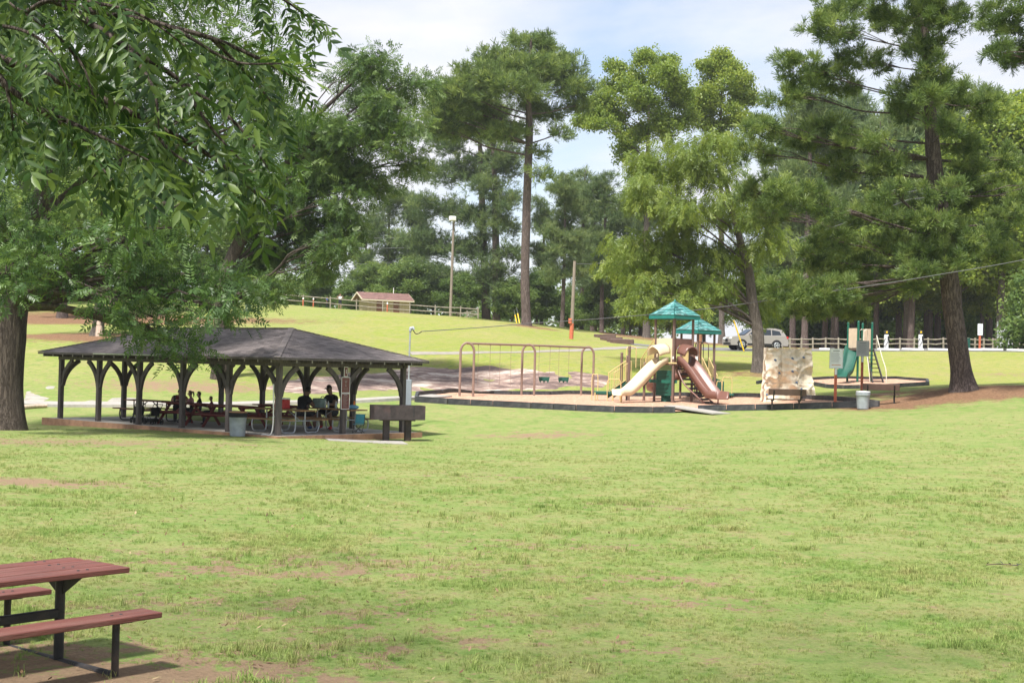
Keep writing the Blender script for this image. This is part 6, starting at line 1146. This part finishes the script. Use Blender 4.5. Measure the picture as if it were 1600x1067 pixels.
# ------------------------------------------------------------ climbing rock
def climbing_rock():
    b_ = GD(1229, 62.5); s = F / 62.5; t = thing('climbing_rock', 'beige moulded climbing wall with blue-grey holds', 'climbing wall', b_, R(4)); w, h, th = 2.05, 2.33, .5; nx, nz_ = 64, 70; vs = []; fs = []
    def front(u, z):
        v = Vector((u * 1.0, 0, z)); c = .26 * noise.fractal(v * 1.2 + Vector((3, 0, 1)), .8, 2, 3); cell = noise.voronoi(Vector((v.x * 1.5 + .5 * noise.noise(v * 1.7), 0, v.z * 1.9 + .6 * noise.noise(v * 1.3 + Vector((5, 0, 0))))))[0]; ridge = .30 * max(0, .30 - (cell[1] - cell[0])) ; low = .14 * (1 - z / h); g = .05 if abs(u + .33) < .012 or abs(u - .33) < .012 or abs(z - .8) < .012 or abs(z - 1.55) < .012 else 0
        return -th / 2 - c - ridge - low + g + .03 * noise.noise(v * 7)
    for k in range(nz_ + 1):
        z = h * k / nz_; ww = w / 2 * (1 + .13 * (1 - z / h) ** 2)
        for i in range(nx + 1): u = (-1 + 2 * i / nx); jag = .05 * noise.noise(Vector((u * 4, 7, z * 4))); vs.append((u * ww + jag * (abs(u) > .9), front(u * ww, z), z + (.05 * noise.noise(Vector((u * 5, 2, 0))) if k == nz_ else 0) - (.1 if k == 0 else 0)))
    fs = [(k * (nx + 1) + i, k * (nx + 1) + i + 1, (k + 1) * (nx + 1) + i + 1, (k + 1) * (nx + 1) + i) for k in range(nz_) for i in range(nx)]; n0 = len(vs)
    ring = [i for i in range(nx + 1)] + [(k) * (nx + 1) + nx for k in range(1, nz_ + 1)] + [nz_ * (nx + 1) + i for i in range(nx - 1, -1, -1)] + [k * (nx + 1) for k in range(nz_ - 1, 0, -1)]
    for r_ in ring: v = vs[r_]; vs.append((v[0] * .98, th / 2, v[2]))
    m_ = len(ring); fs += [(ring[j], n0 + j, n0 + (j + 1) % m_, ring[(j + 1) % m_])[::-1] for j in range(m_)]; fs.append(tuple(n0 + j for j in range(m_))[::-1])
    mb = MB(); mb.add(vs, fs, 0, True); mb.build('rock_face', m_rockw, t)
    for x, z in ((1207, 562), (1234, 559), (1252, 557), (1213, 582), (1233, 579), (1248, 606), (1195, 616), (1240, 596)):
        X0 = (x - 1230) / s; Z0 = (626 - z) / s; mb = MB(); mb.ball((X0, front(X0, Z0) - .03, Z0), (.055, .045, .05), 8); mb.ball((X0 + .03, front(X0, Z0) - .05, Z0 - .02), (.04, .04, .035), 8); mb.build('hold', m_hold, t)
climbing_rock()
def bench(label, loc, rz, w=2.0):
    t = thing('park_bench', label, 'bench', loc, rz)
    mb = MB(); mb.box((0, 0, .42), (w, .30, .045), None, 0, .008); mb.build('seat', m_bench, t); mb = MB(); mb.box((0, .24, .72), (w, .04, .26), Matrix.Rotation(R(-10), 3, 'X'), 0, .008); mb.build('backrest', m_bench, t)
    for x in (-w * .36, w * .36): mb = MB(); mb.tube([(x, .02, -.1), (x, .02, .38)], .035, 8); mb.tube([(x, -.1, .38), (x, .2, .38), (x, .285, .80)], .028, 8); mb.build('leg', m_black, t)
q = GD(1227, 57.2); bench('brown bench seen from behind in front of the climbing rock', q, math.pi + R(6), 1.55); q = GD(1376, 57.4); bench('brown bench right of the grey trash can', q, R(-14) + math.pi, 1.45)
q = GD(1348, 56.4); trash_can('plain grey metal trash can beside the right-hand bench', q, .27, .68)
def board_sign(label, px, d, ytop, w, h, dark=0):
    b_ = GD(px, d); top = at(px, ytop, d).z - b_.z; t = thing('rules_sign', label, 'sign', b_, R(-4)); mb = MB(); mb.box((0, .04, top / 2 - .05), (.11, .07, top + .1), None, 0, .008); mb.build('post', m_orange, t); zc = top - h / 2 - .02
    mb = MB(); mb.box((0, -.02, zc), (w, .025, h), None, 0, .004); bo = mb.build('board', M('grey_board', (.48, .48, .49), .5, .05) if dark else m_signw, t); mb = MB(); fw = .012
    for s in (-1, 1): mb.box((s * (w / 2), -.024, zc), (.02, .036, h + .02)); mb.box((0, -.0235, zc + s * h / 2), (w - .02, .036, .02))
    mb.build('frame', m_galv, bo); mb = MB(); rr = random.Random(px); mb.box((0, -.036, zc + h / 2 - .09), (w * .5, .004, .035))
    for k in range(9): ww = w * rr.uniform(.55, .78); mb.box((-(w * .8 - ww) / 2, -.036, zc + h / 2 - .17 - k * .045), (ww, .004, .012))
    mb.build('lettering', m_ink, bo)
    if not dark:
        mb = MB(); mb.box((0, -.036, zc - h / 2 + .13), (w * .7, .004, .03)); mb.build('colour_band', M('orange_print', (.60, .30, .16), .6), bo)
    mb = MB(); mb.box((0, -.003, zc - h / 2 - .14), (.09, .006, .26)); mb.build('post_plate', m_signw, t)
board_sign('white rules board on orange post in front of the green slide, left one', 1305, 58.5, 544, .53, .80); board_sign('grey rules board on orange post in front of the green slide, right one', 1346.5, 64, 532, .54, .68, 1)

# ------------------------------------------------------------ small green slide
def small_slide():
    b_ = GD(1343, 74); s = F / 74; t = thing('small_slide', 'small green-posted slide tower with black rung ladder', 'slide', b_); X_ = lambda px: (px - 1343) / s
    c = {'l': Vector((X_(1324), .05, 0)), 'n': Vector((X_(1335.5), -.55, 0)), 'f': Vector((X_(1350.6), .6, 0)), 'r': Vector((X_(1361), .0, 0))}
    for q, hh in (('l', 3.06), ('n', 3.12), ('f', 3.05), ('r', 3.08)): mb = MB(); p = c[q]; mb.tube([p + Vector((0, 0, -.1)), p + Vector((0, 0, hh))], .06, 12); mb.lathe([(.066, hh - .02), (.066, hh + .02), (.03, hh + .06), (.001, hh + .07)], 12, p); mb.build('post', m_gpost, t)
    mb = MB(); cc = [c[q] + Vector((0, 0, 1.76)) for q in 'lnrf']; mb.add(cc + [p - Vector((0, 0, .1)) for p in cc], [(0, 1, 2, 3), (7, 6, 5, 4)] + [(i, 4 + i, 4 + (i + 1) % 4, (i + 1) % 4) for i in range(4)]); mb.build('deck', m_brownp, t)
    for a, b in (('l', 'n'), ('f', 'r')): p, q = c[a], c[b]; U = (q - p).normalized(); w = (q - p).length; mb = MB(); mb.prism([(.07, 1.78), (w - .07, 1.78), (w - .07, 2.80), (.07, 2.80)], p, U, Vector((0, 0, 1)), .03); mb.build('side_panel', m_tanpan, t)
    fr = []; pts_ = curve([Vector((X_(1331), -.1, 1.72)), Vector((X_(1327), -.35, 1.45)), Vector((X_(1323), -.6, 1.0)), Vector((X_(1317), -.9, .55)), Vector((X_(1309), -1.3, .36)), Vector((X_(1303), -1.7, .30))], 5)
    out = []
    for i in range(len(pts_)): tn = (pts_[min(i + 1, len(pts_) - 1)] - pts_[max(0, i - 1)]).normalized(); sd = tn.cross(Vector((0, 0, 1))).normalized(); out.append((pts_[i], sd, sd.cross(tn)))
    mb = MB(); mb.sweep(out, [(-.36, .26), (-.30, .27), (-.25, .03), (-.16, 0), (.16, 0), (.25, .03), (.30, .27), (.36, .26), (.30, -.05), (-.30, -.05)], 0, True); mb.build('slide_chute', m_green, t)
    a, b = Vector((X_(1355), -.35, 1.74)), Vector((X_(1362), -1.3, .0)); sd = Vector((1, .1, 0)).normalized()
    for q in (-.28, .28): mb = MB(); aa, bb = a + sd * q * .75, b + sd * q; mb.beam(aa, bb, .05, .16, up=(0, -1, .3)); mb.build('ladder_rail', m_black, t)
    for k in range(8): f = (k + .5) / 8; p = a.lerp(b, f); ww = .21 + .07 * f; mb = MB(); mb.beam(p - sd * ww, p + sd * ww, .12, .045); mb.build('rung', m_black, t)
    m_hr = M('pale_handrail', (.66, .60, .50), .5)
    for q, e in ((-.36, 1.05), (.36, 1.35)): aa = a + sd * q + Vector((0, 0, .72 if q > 0 else .0)); mb = MB(); mb.tube(curve([aa, a.lerp(b, .45) + sd * q * 1.1 + Vector((0, -.15, .42)), a.lerp(b, .8) + sd * q * 1.25 + Vector((0, -.15, .35)), b + sd * q * 1.2 + Vector((0, 0, .02))], 5), .022, 7); mb.build('handrail', m_hr, t)
    for x in (1339, 1346): p = Vector((X_(x), -.3, 1.76)); mb = MB(); mb.tube([p, p + Vector((0, 0, .9)), p + Vector((.12, 0, 1.0)), p + Vector((.22, .1, .95)), p + Vector((.22, .1, .1))], .02, 7); mb.build('grab_loop', m_hr, t)
small_slide()

# ------------------------------------------------------------ parking lot: car, wheel stops, chargers, cabinets
def car():
    b_ = GD(1180, 114.6); b_.z += .05; t = thing('parked_car', 'grey-brown sport utility car parked behind the cypress tree', 'car', b_, R(12)); paint = M('taupe_metallic', (.34, .31, .285), .35, .05, metal=.3); glass = M('dark_car_glass', (.02, .025, .03), .08, .05, spec=.8); W_ = 1.92
    # front towards -X
    low = [(-2.42, .32), (-2.46, .55), (-2.44, .80), (-2.30, .98), (-1.20, 1.10), (2.20, 1.12), (2.40, .95), (2.46, .62), (2.40, .34)]; hi = [(-1.28, 1.10), (-.55, 1.62), (-.20, 1.70), (1.40, 1.72), (1.95, 1.62), (2.28, 1.12)]
    def body(poly, w0, w1, nm, mat):
        mb = MB(); k = len(poly); zs = [z for _, z in poly]; z0, z1 = min(zs), max(zs); wd = lambda z: (w0 + (w1 - w0) * (z - z0) / (z1 - z0)) / 2; vs = []
        for s in (-1, 1):
            for x, z in poly: vs.append((x, s * wd(z), z))
            for x, z in poly: vs.append((x * .985, s * (wd(z) - .06), z + (.0 if z < z1 - .02 else .02)))
        fs = []
        for i in range(k): j = (i + 1) % k; fs += [(i, j, k + j, k + i), (k + i, k + j, 3 * k + j, 3 * k + i), (3 * k + i, 3 * k + j, 2 * k + j, 2 * k + i)]
        fs += [tuple(range(k))[::-1], tuple(range(2 * k, 3 * k))]; mb.add(vs, fs); return mb.build(nm, mat, t)
    body(low, W_, W_ - .06, 'body', paint); body(hi, W_ - .10, W_ - .42, 'cabin', paint)
    for s in (-1, 1):
        def wnd(pl, nm='side_window'):
            mb = MB(); yy = lambda z: s * ((W_ - .10 + (-.32) * (z - 1.10) / .62) / 2 + .006); vs = [(x, yy(z), z) for x, z in pl]; f = tuple(range(len(pl))); mb.add(vs, [f if s < 0 else f[::-1]]); mb.build(nm, glass, t)
        wnd([(-.98, 1.16), (-.05, 1.16), (-.05, 1.60), (-.45, 1.56)]); wnd([(.02, 1.16), (.98, 1.16), (.98, 1.62), (.02, 1.61)]); wnd([(1.06, 1.16), (1.85, 1.20), (1.72, 1.50), (1.06, 1.61)])
        for x in (-1.50, 1.44):
            mb = MB(); mb.tube([(x, s * .70, .37), (x, s * .955, .37)], .44, 24); mb.build('wheel_arch', m_dark, t); w = MB(); w.lathe([(.24, -.11), (.345, -.11), (.37, -.07), (.37, .07), (.345, .11), (.24, .11)], 24); o = w.build('wheel', m_dark, t, (x, s * .87, .37), (R(90), 0, 0))
            rm = MB(); rm.lathe([(.245, 0), (.245, .02), (.20, .01)], 24)
            for k in range(5): a = k * 2 * math.pi / 5; rm.beam((.04 * math.cos(a), .04 * math.sin(a), .012), (.23 * math.cos(a), .23 * math.sin(a), .012), .06, .02)
            rm.lathe([(.05, .025), (.001, .03)], 10); rm.build('rim', m_galv, o, (0, 0, .105 if s < 0 else -.105), (0 if s < 0 else math.pi, 0, 0))
        mb = MB(); mb.box((2.36, s * .78, 1.0), (.18, .34, .2), None, 0, .03); mb.build('tail_light', m_redc, t); mb = MB(); mb.box((-2.34, s * .72, .86), (.2, .42, .16), None, 0, .03); mb.build('headlight', m_signw, t); mb = MB(); mb.box((-.82, s * 1.02, 1.14), (.14, .2, .15), None, 0, .04); mb.build('wing_mirror', paint, t)
        mb = MB(); mb.box((0, s * .955, .42), (2.1, .03, .14)); mb.build('sill', m_dark, t)
    mb = MB(); mb.add([(-1.23, -.78, 1.15), (-1.23, .78, 1.15), (-.60, .68, 1.60), (-.60, -.68, 1.60)], [(0, 3, 2, 1)]); mb.v = [(v[0] - .035, v[1], v[2] + .02) for v in mb.v]; mb.build('windscreen', glass, t)
    mb = MB()
    for s in (-.14, .14): mb.box((-2.47, s, .72), (.04, .22, .26), None, 0, .02)
    mb.box((-2.45, 0, .44), (.06, 1.3, .14)); mb.build('grille', m_dark, t)
car()
for i, px in enumerate((1242, 1297, 1388, 1426, 1467, 1517, 1550, 1590)):
    b_ = GD(px, 113.6); o = MB().box((0, 0, .09), (1.75, .18, .17), None, 0, .03).build('wheel_stop', m_white, None, b_ + Vector((0, 0, .03))); tag(o, ['white wheel stop right behind the climbing rock', 'white wheel stop left of the green slide', 'white wheel stop below the left charger post', 'white wheel stop below the right charger post, left of it', 'white wheel stop just left of the leaning pine trunk', 'white wheel stop just right of the leaning pine trunk', 'white wheel stop below the meter cabinets, left one', 'white wheel stop at the right edge of the picture'][i], 'wheel stop', 'white wheel stops along the parking lot')
def charger(label, px):
    b_ = GD(px, 121); t = thing('charger_post', label, 'charger', b_); mb = MB(); mb.box((0, 0, .62), (.34, .26, 1.25), None, 0, .04); mb.build('pedestal', m_white, t); mb = MB(); mb.box((0, 0, 1.42), (.34, .24, .36), None, 0, .05); hd = mb.build('head', m_black, t); mb = MB(); mb.box((0, -.13, 1.45), (.14, .02, .16), None, 0, .005); mb.build('badge', m_yellow, hd); mb = MB(); mb.box((.14, -.16, .95), (.16, .10, .34), None, 0, .03); mb.build('plug', m_black, t)
    mb = MB(); mb.tube(curve([(-.1, -.15, .95), (-.28, -.2, .5), (-.2, -.2, .25), (.05, -.18, .6), (.14, -.16, .8)], 5), .02, 6); mb.build('cable', m_black, t)
charger('white charger post with yellow badge, left of the pair at the parking fence', 1384.5); charger('white charger post with yellow badge, right of the pair at the parking fence', 1438)
def cabinets():
    b_ = GD(1571, 121); t = thing('meter_rack', 'grey metal meter cabinets on a steel post frame at right', 'utility box', b_); s = F / 121; g = M('cabinet_pale_grey', (.52, .53, .54), .5, .08)
    for px in (1558, 1581): mb = MB(); mb.tube([((px - 1571) / s, 0, -.1), ((px - 1571) / s, 0, 2.35)], .05, 8); mb.build('post', m_galv, t)
    for z in (1.0, 1.5): mb = MB(); mb.box((0, 0, z), (1.4, .05, .06)); mb.build('cross_bar', m_galv, t)
    for px, w, z, h in ((1560.5, .36, 1.2, .95), (1568, .36, 1.25, .95), (1575.5, .40, 1.15, 1.1)): mb = MB(); mb.box(((px - 1571) / s, -.12, z), (w, .2, h), None, 0, .02); mb.box(((px - 1571) / s, -.225, z + .05), (w * .75, .012, h * .7), None, 0, .004); mb.build('cabinet', g, t)
    mb = MB(); mb.box((-.5, -.1, .35), (.42, .3, .75), None, 0, .02); mb.box((.35, -.1, .35), (.4, .3, .75), None, 0, .02); mb.build('base_cabinet', g, t)
cabinets()
def small_sign(label, px, d):
    b_ = GD(px, d); t = thing('small_sign', label, 'sign', b_); mb = MB(); mb.box((0, 0, .62), (.16, .12, 1.3), None, 0, .01); mb.box((0, 0, .05), (.5, .4, .14), None, 0, .03); mb.build('post', m_orange, t); mb = MB(); mb.box((0, -.07, 1.7), (.42, .03, .95), None, 0, .005); bo = mb.build('board', m_signw, t); mb = MB(); [mb.box((0, -.0885, 1.95 - .13 * k), (.28, .006, .03)) for k in range(5)]; mb.build('lettering', m_ink, bo)
small_sign('small white sign on orange foot by the parking fence, right of the leaning pine', 1530.5, 118)
b_ = GD(1510, 121.5); t = thing('bin', 'green bin half hidden by the leaning pine trunk', 'bin', b_); MB().box((0, 0, .45), (.5, .5, .9), None, 0, .04).build('body', m_green, t); MB().box((0, 0, .93), (.54, .54, .06), None, 0, .02).build('lid', m_gpost, t)
b_ = GD(1600, 124.5); t = thing('timber_shelter', 'low brown timber rails and bank at the right edge', 'railing', b_)
for k in range(3): MB().beam((-1.0, 0, 1.25 + .28 * k), (2.5, 0, 1.25 + .28 * k), .08, .14).build('rail', m_bench, t)
for x in (-.9, 2.4): MB().beam((x, 0, -.1), (x, 0, 2.0), .12, .12).build('post', m_bench, t)
# small debris on the near lawn
q = G(1566, 889); t = thing('fallen_twig', 'dark fallen twig with leaves on the lawn at far right', 'twig', q + Vector((0, 0, .03))); rr = random.Random(5); MB().tube(curve([(-.2, 0, .02), (-.05, .03, .03), (.1, -.02, .03), (.2, .02, .02)], 4), .006, 5).build('stem', m_bench, t)
for k in range(9):
    a = rr.uniform(0, 6.28); d_ = Vector((math.cos(a), math.sin(a), rr.uniform(.0, .5))); p = Vector((rr.uniform(-.2, .2), rr.uniform(-.03, .03), .03)); sd = Vector((-d_.y, d_.x, .3)).normalized(); mb = MB(); mb.add([p, p + d_ * .035 + sd * .012, p + d_ * .08, p + d_ * .035 - sd * .012], [(0, 1, 2, 3)]); mb.build('leaf', m_dpant, t)

# ------------------------------------------------------------ lawn blades
def tuft(seed, nb_, h, spread, w):
    r = random.Random(seed); mb = MB()
    for i in range(nb_):
        a = r.uniform(0, 6.28); o = Vector((math.cos(a), math.sin(a), 0)) * r.uniform(0, spread); b = r.uniform(0, 6.28); ln = Vector((math.cos(b), math.sin(b), 0)) * r.uniform(.25, .95) * h; hh = h * r.uniform(.5, 1.1); sd = Vector((-ln.y, ln.x, 0)).normalized() * w; v = r.random()
        mb.add([o - sd, o + sd, o + ln * .45 + Vector((0, 0, hh * .7)) + sd * .7, o + ln * .45 + Vector((0, 0, hh * .7)) - sd * .7, o + ln + Vector((0, 0, hh))], [(0, 1, 2, 3), (3, 2, 4)], 0, False, v)
    return mb
mgr, n, l = nt('grass_blade'); out = n.new('ShaderNodeOutputMaterial'); geo = n.new('ShaderNodeNewGeometry'); gc = grass_col(n, l, geo.outputs['Position'], dirt_bias=-.25); a = n.new('ShaderNodeAttribute'); a.attribute_name = 'var'; mr = n.new('ShaderNodeMapRange'); mr.inputs[3].default_value = 1.05; mr.inputs[4].default_value = 1.6; l.new(a.outputs['Fac'], mr.inputs[0]); sc_ = n.new('ShaderNodeVectorMath'); sc_.operation = 'SCALE'; l.new(gc, sc_.inputs[0]); l.new(mr.outputs[0], sc_.inputs['Scale'])
d1 = n.new('ShaderNodeBsdfDiffuse'); t1 = n.new('ShaderNodeBsdfTranslucent'); ms = n.new('ShaderNodeMixShader'); ms.inputs[0].default_value = .35; l.new(sc_.outputs[0], d1.inputs[0]); l.new(sc_.outputs[0], t1.inputs[0]); l.new(d1.outputs[0], ms.inputs[1]); l.new(t1.outputs[0], ms.inputs[2]); l.new(ms.outputs[0], out.inputs[0])
tc_ = bpy.data.collections.new('grass_tufts')
for i, (nb_, h, sp, w) in enumerate(((14, .045, .05, .0022), (18, .055, .06, .0024), (12, .035, .05, .0022), (20, .075, .055, .0028), (16, .05, .07, .0022))): tc_.objects.link(bpy.data.objects.new('tuft', tuft(i, nb_, h, sp, w).mesh('tuft', mgr)))
ng = bpy.data.node_groups.new('scatter_grass', 'GeometryNodeTree'); ng.interface.new_socket('Geometry', in_out='INPUT', socket_type='NodeSocketGeometry'); ng.interface.new_socket('Geometry', in_out='OUTPUT', socket_type='NodeSocketGeometry')
N_ = ng.nodes; gi = N_.new('NodeGroupInput'); g_o = N_.new('NodeGroupOutput'); ip = N_.new('GeometryNodeInstanceOnPoints'); ci = N_.new('GeometryNodeCollectionInfo'); ci.inputs['Collection'].default_value = tc_; ci.inputs['Separate Children'].default_value = True; ci.inputs['Reset Children'].default_value = True
rv = N_.new('FunctionNodeRandomValue'); rv.data_type = 'FLOAT_VECTOR'; rv.inputs[0].default_value = (-.12, -.12, 0); rv.inputs[1].default_value = (.12, .12, 6.28); na = N_.new('GeometryNodeInputNamedAttribute'); na.data_type = 'FLOAT'; na.inputs['Name'].default_value = 'size'
ng.links.new(gi.outputs[0], ip.inputs['Points']); ng.links.new(ci.outputs[0], ip.inputs['Instance']); ip.inputs['Pick Instance'].default_value = True; ng.links.new(rv.outputs[0], ip.inputs['Rotation']); ng.links.new(na.outputs[0], ip.inputs['Scale']); ng.links.new(ip.outputs[0], g_o.inputs[0])
def lawn(name, y0, y1, dens, size, seed):
    r = np.random.default_rng(seed); area = .5 * (y1 * y1 - y0 * y0) * .86; n_ = int(area * dens); y = np.sqrt(r.uniform(y0 * y0, y1 * y1, n_)); x = (r.uniform(-.43, .43, n_)) * y
    dd = field(DIRT, x, y); pn = np.array([noise.noise(Vector((a * .55, b_ * .55, 9))) + .6 * noise.noise(Vector((a * 1.7, b_ * 1.7, 2))) for a, b_ in zip(x, y)]); keep = (r.uniform(0, 1, n_) < (1.0 if seed == 1 else 1.45 * (1 - (y - y0) / (y1 - y0)) ** 1.5)) & (r.uniform(0, 1, n_) > dd * 1.15) & (r.uniform(-.9, .5, n_) < pn + .25); x, y, pn = x[keep], y[keep], pn[keep]; z = gzn(x, y) - .004
    me = bpy.data.meshes.new(name); me.vertices.add(len(x)); me.vertices.foreach_set('co', np.stack([x, y, z], 1).astype(np.float32).ravel()); at_ = me.attributes.new('size', 'FLOAT', 'POINT'); at_.data.foreach_set('value', (size * np.clip(.85 + .5 * pn, .5, 1.5) * r.uniform(.6, 1.25, len(x))).astype(np.float32)); o = bpy.data.objects.new(name, me); link(o); md = o.modifiers.new('scatter', 'NODES'); md.node_group = ng; tag(o, 'short patchy lawn grass in the foreground' if seed == 1 else 'lawn grass farther out towards the pavilion' if seed == 2 else 'lawn grass in front of the playground', 'grass', kind='stuff'); return o
lawn('grass', 8.5, 19, 420, .62, 1); lawn('grass', 19, 52, 120, .72, 2)
# taller weeds and clover clumps in patches, and dry leaves dropped by the pecan
def weeds():
    r = np.random.default_rng(8); X_, Y_, S_ = [], [], []
    for k in range(150):
        y = math.sqrt(r.uniform(9 ** 2, 30 ** 2)); x = r.uniform(-.42, .42) * y; n_ = int(r.integers(4, 26)); rr_ = r.uniform(.05, .35); X_ += list(x + r.normal(size=n_) * rr_ * 1.6); Y_ += list(y + r.normal(size=n_) * rr_); S_ += list(r.uniform(.9, 1.6, n_))
    X_, Y_ = np.array(X_), np.array(Y_); me = bpy.data.meshes.new('weeds'); me.vertices.add(len(X_)); me.vertices.foreach_set('co', np.stack([X_, Y_, gzn(X_, Y_)], 1).astype(np.float32).ravel()); a = me.attributes.new('size', 'FLOAT', 'POINT'); a.data.foreach_set('value', np.array(S_, dtype=np.float32)); o = bpy.data.objects.new('weeds', me); link(o); md = o.modifiers.new('scatter', 'NODES'); md.node_group = ng; tag(o, 'scattered taller weed clumps in the lawn', 'weeds', kind='stuff')
weeds()
def litter():
    r = np.random.default_rng(9); n_ = 900; y = np.sqrt(r.uniform(9 ** 2, 24 ** 2, n_)); x = np.where(r.uniform(size=n_) < .7, r.uniform(-.42, .0, n_), r.uniform(-.42, .42, n_)) * y; z = gzn(x, y) + r.uniform(.012, .035, n_); ax_ = r.normal(size=(n_, 3)) * (1, 1, .25)
    v = np.array(kite((0, 0, 0), (0, .12, 1), (1, 0, 0), .36)); V, Q, A = scatter([(v, np.arange(4).reshape(1, 4))], np.stack([x, y, z], 1), ax_, r.uniform(.04, .085, n_), r.uniform(0, 1, n_), r, upright=np.array((0., 0., 1.)))
    o = bpy.data.objects.new('leaf_litter', leafmesh('leaf_litter', V, Q, A, leafmat('dry_leaf', (.09, .05, .03), (.20, .12, .07), (.36, .27, .16), .1, .02))); link(o); tag(o, 'dry brown leaves scattered over the near lawn', 'leaves', kind='stuff')
litter()

# ------------------------------------------------------------ thin summer haze
hm, n, l = nt('haze'); ho = n.new('ShaderNodeOutputMaterial'); pv = n.new('ShaderNodeVolumePrincipled'); pv.inputs['Color'].default_value = (.93, .96, 1, 1); pv.inputs['Density'].default_value = .00022; pv.inputs['Anisotropy'].default_value = .2; l.new(pv.outputs[0], ho.inputs['Volume'])
hz = MB().box((0, 120, 18), (700, 560, 46)).build('haze', hm); tag(hz, kind='stuff')
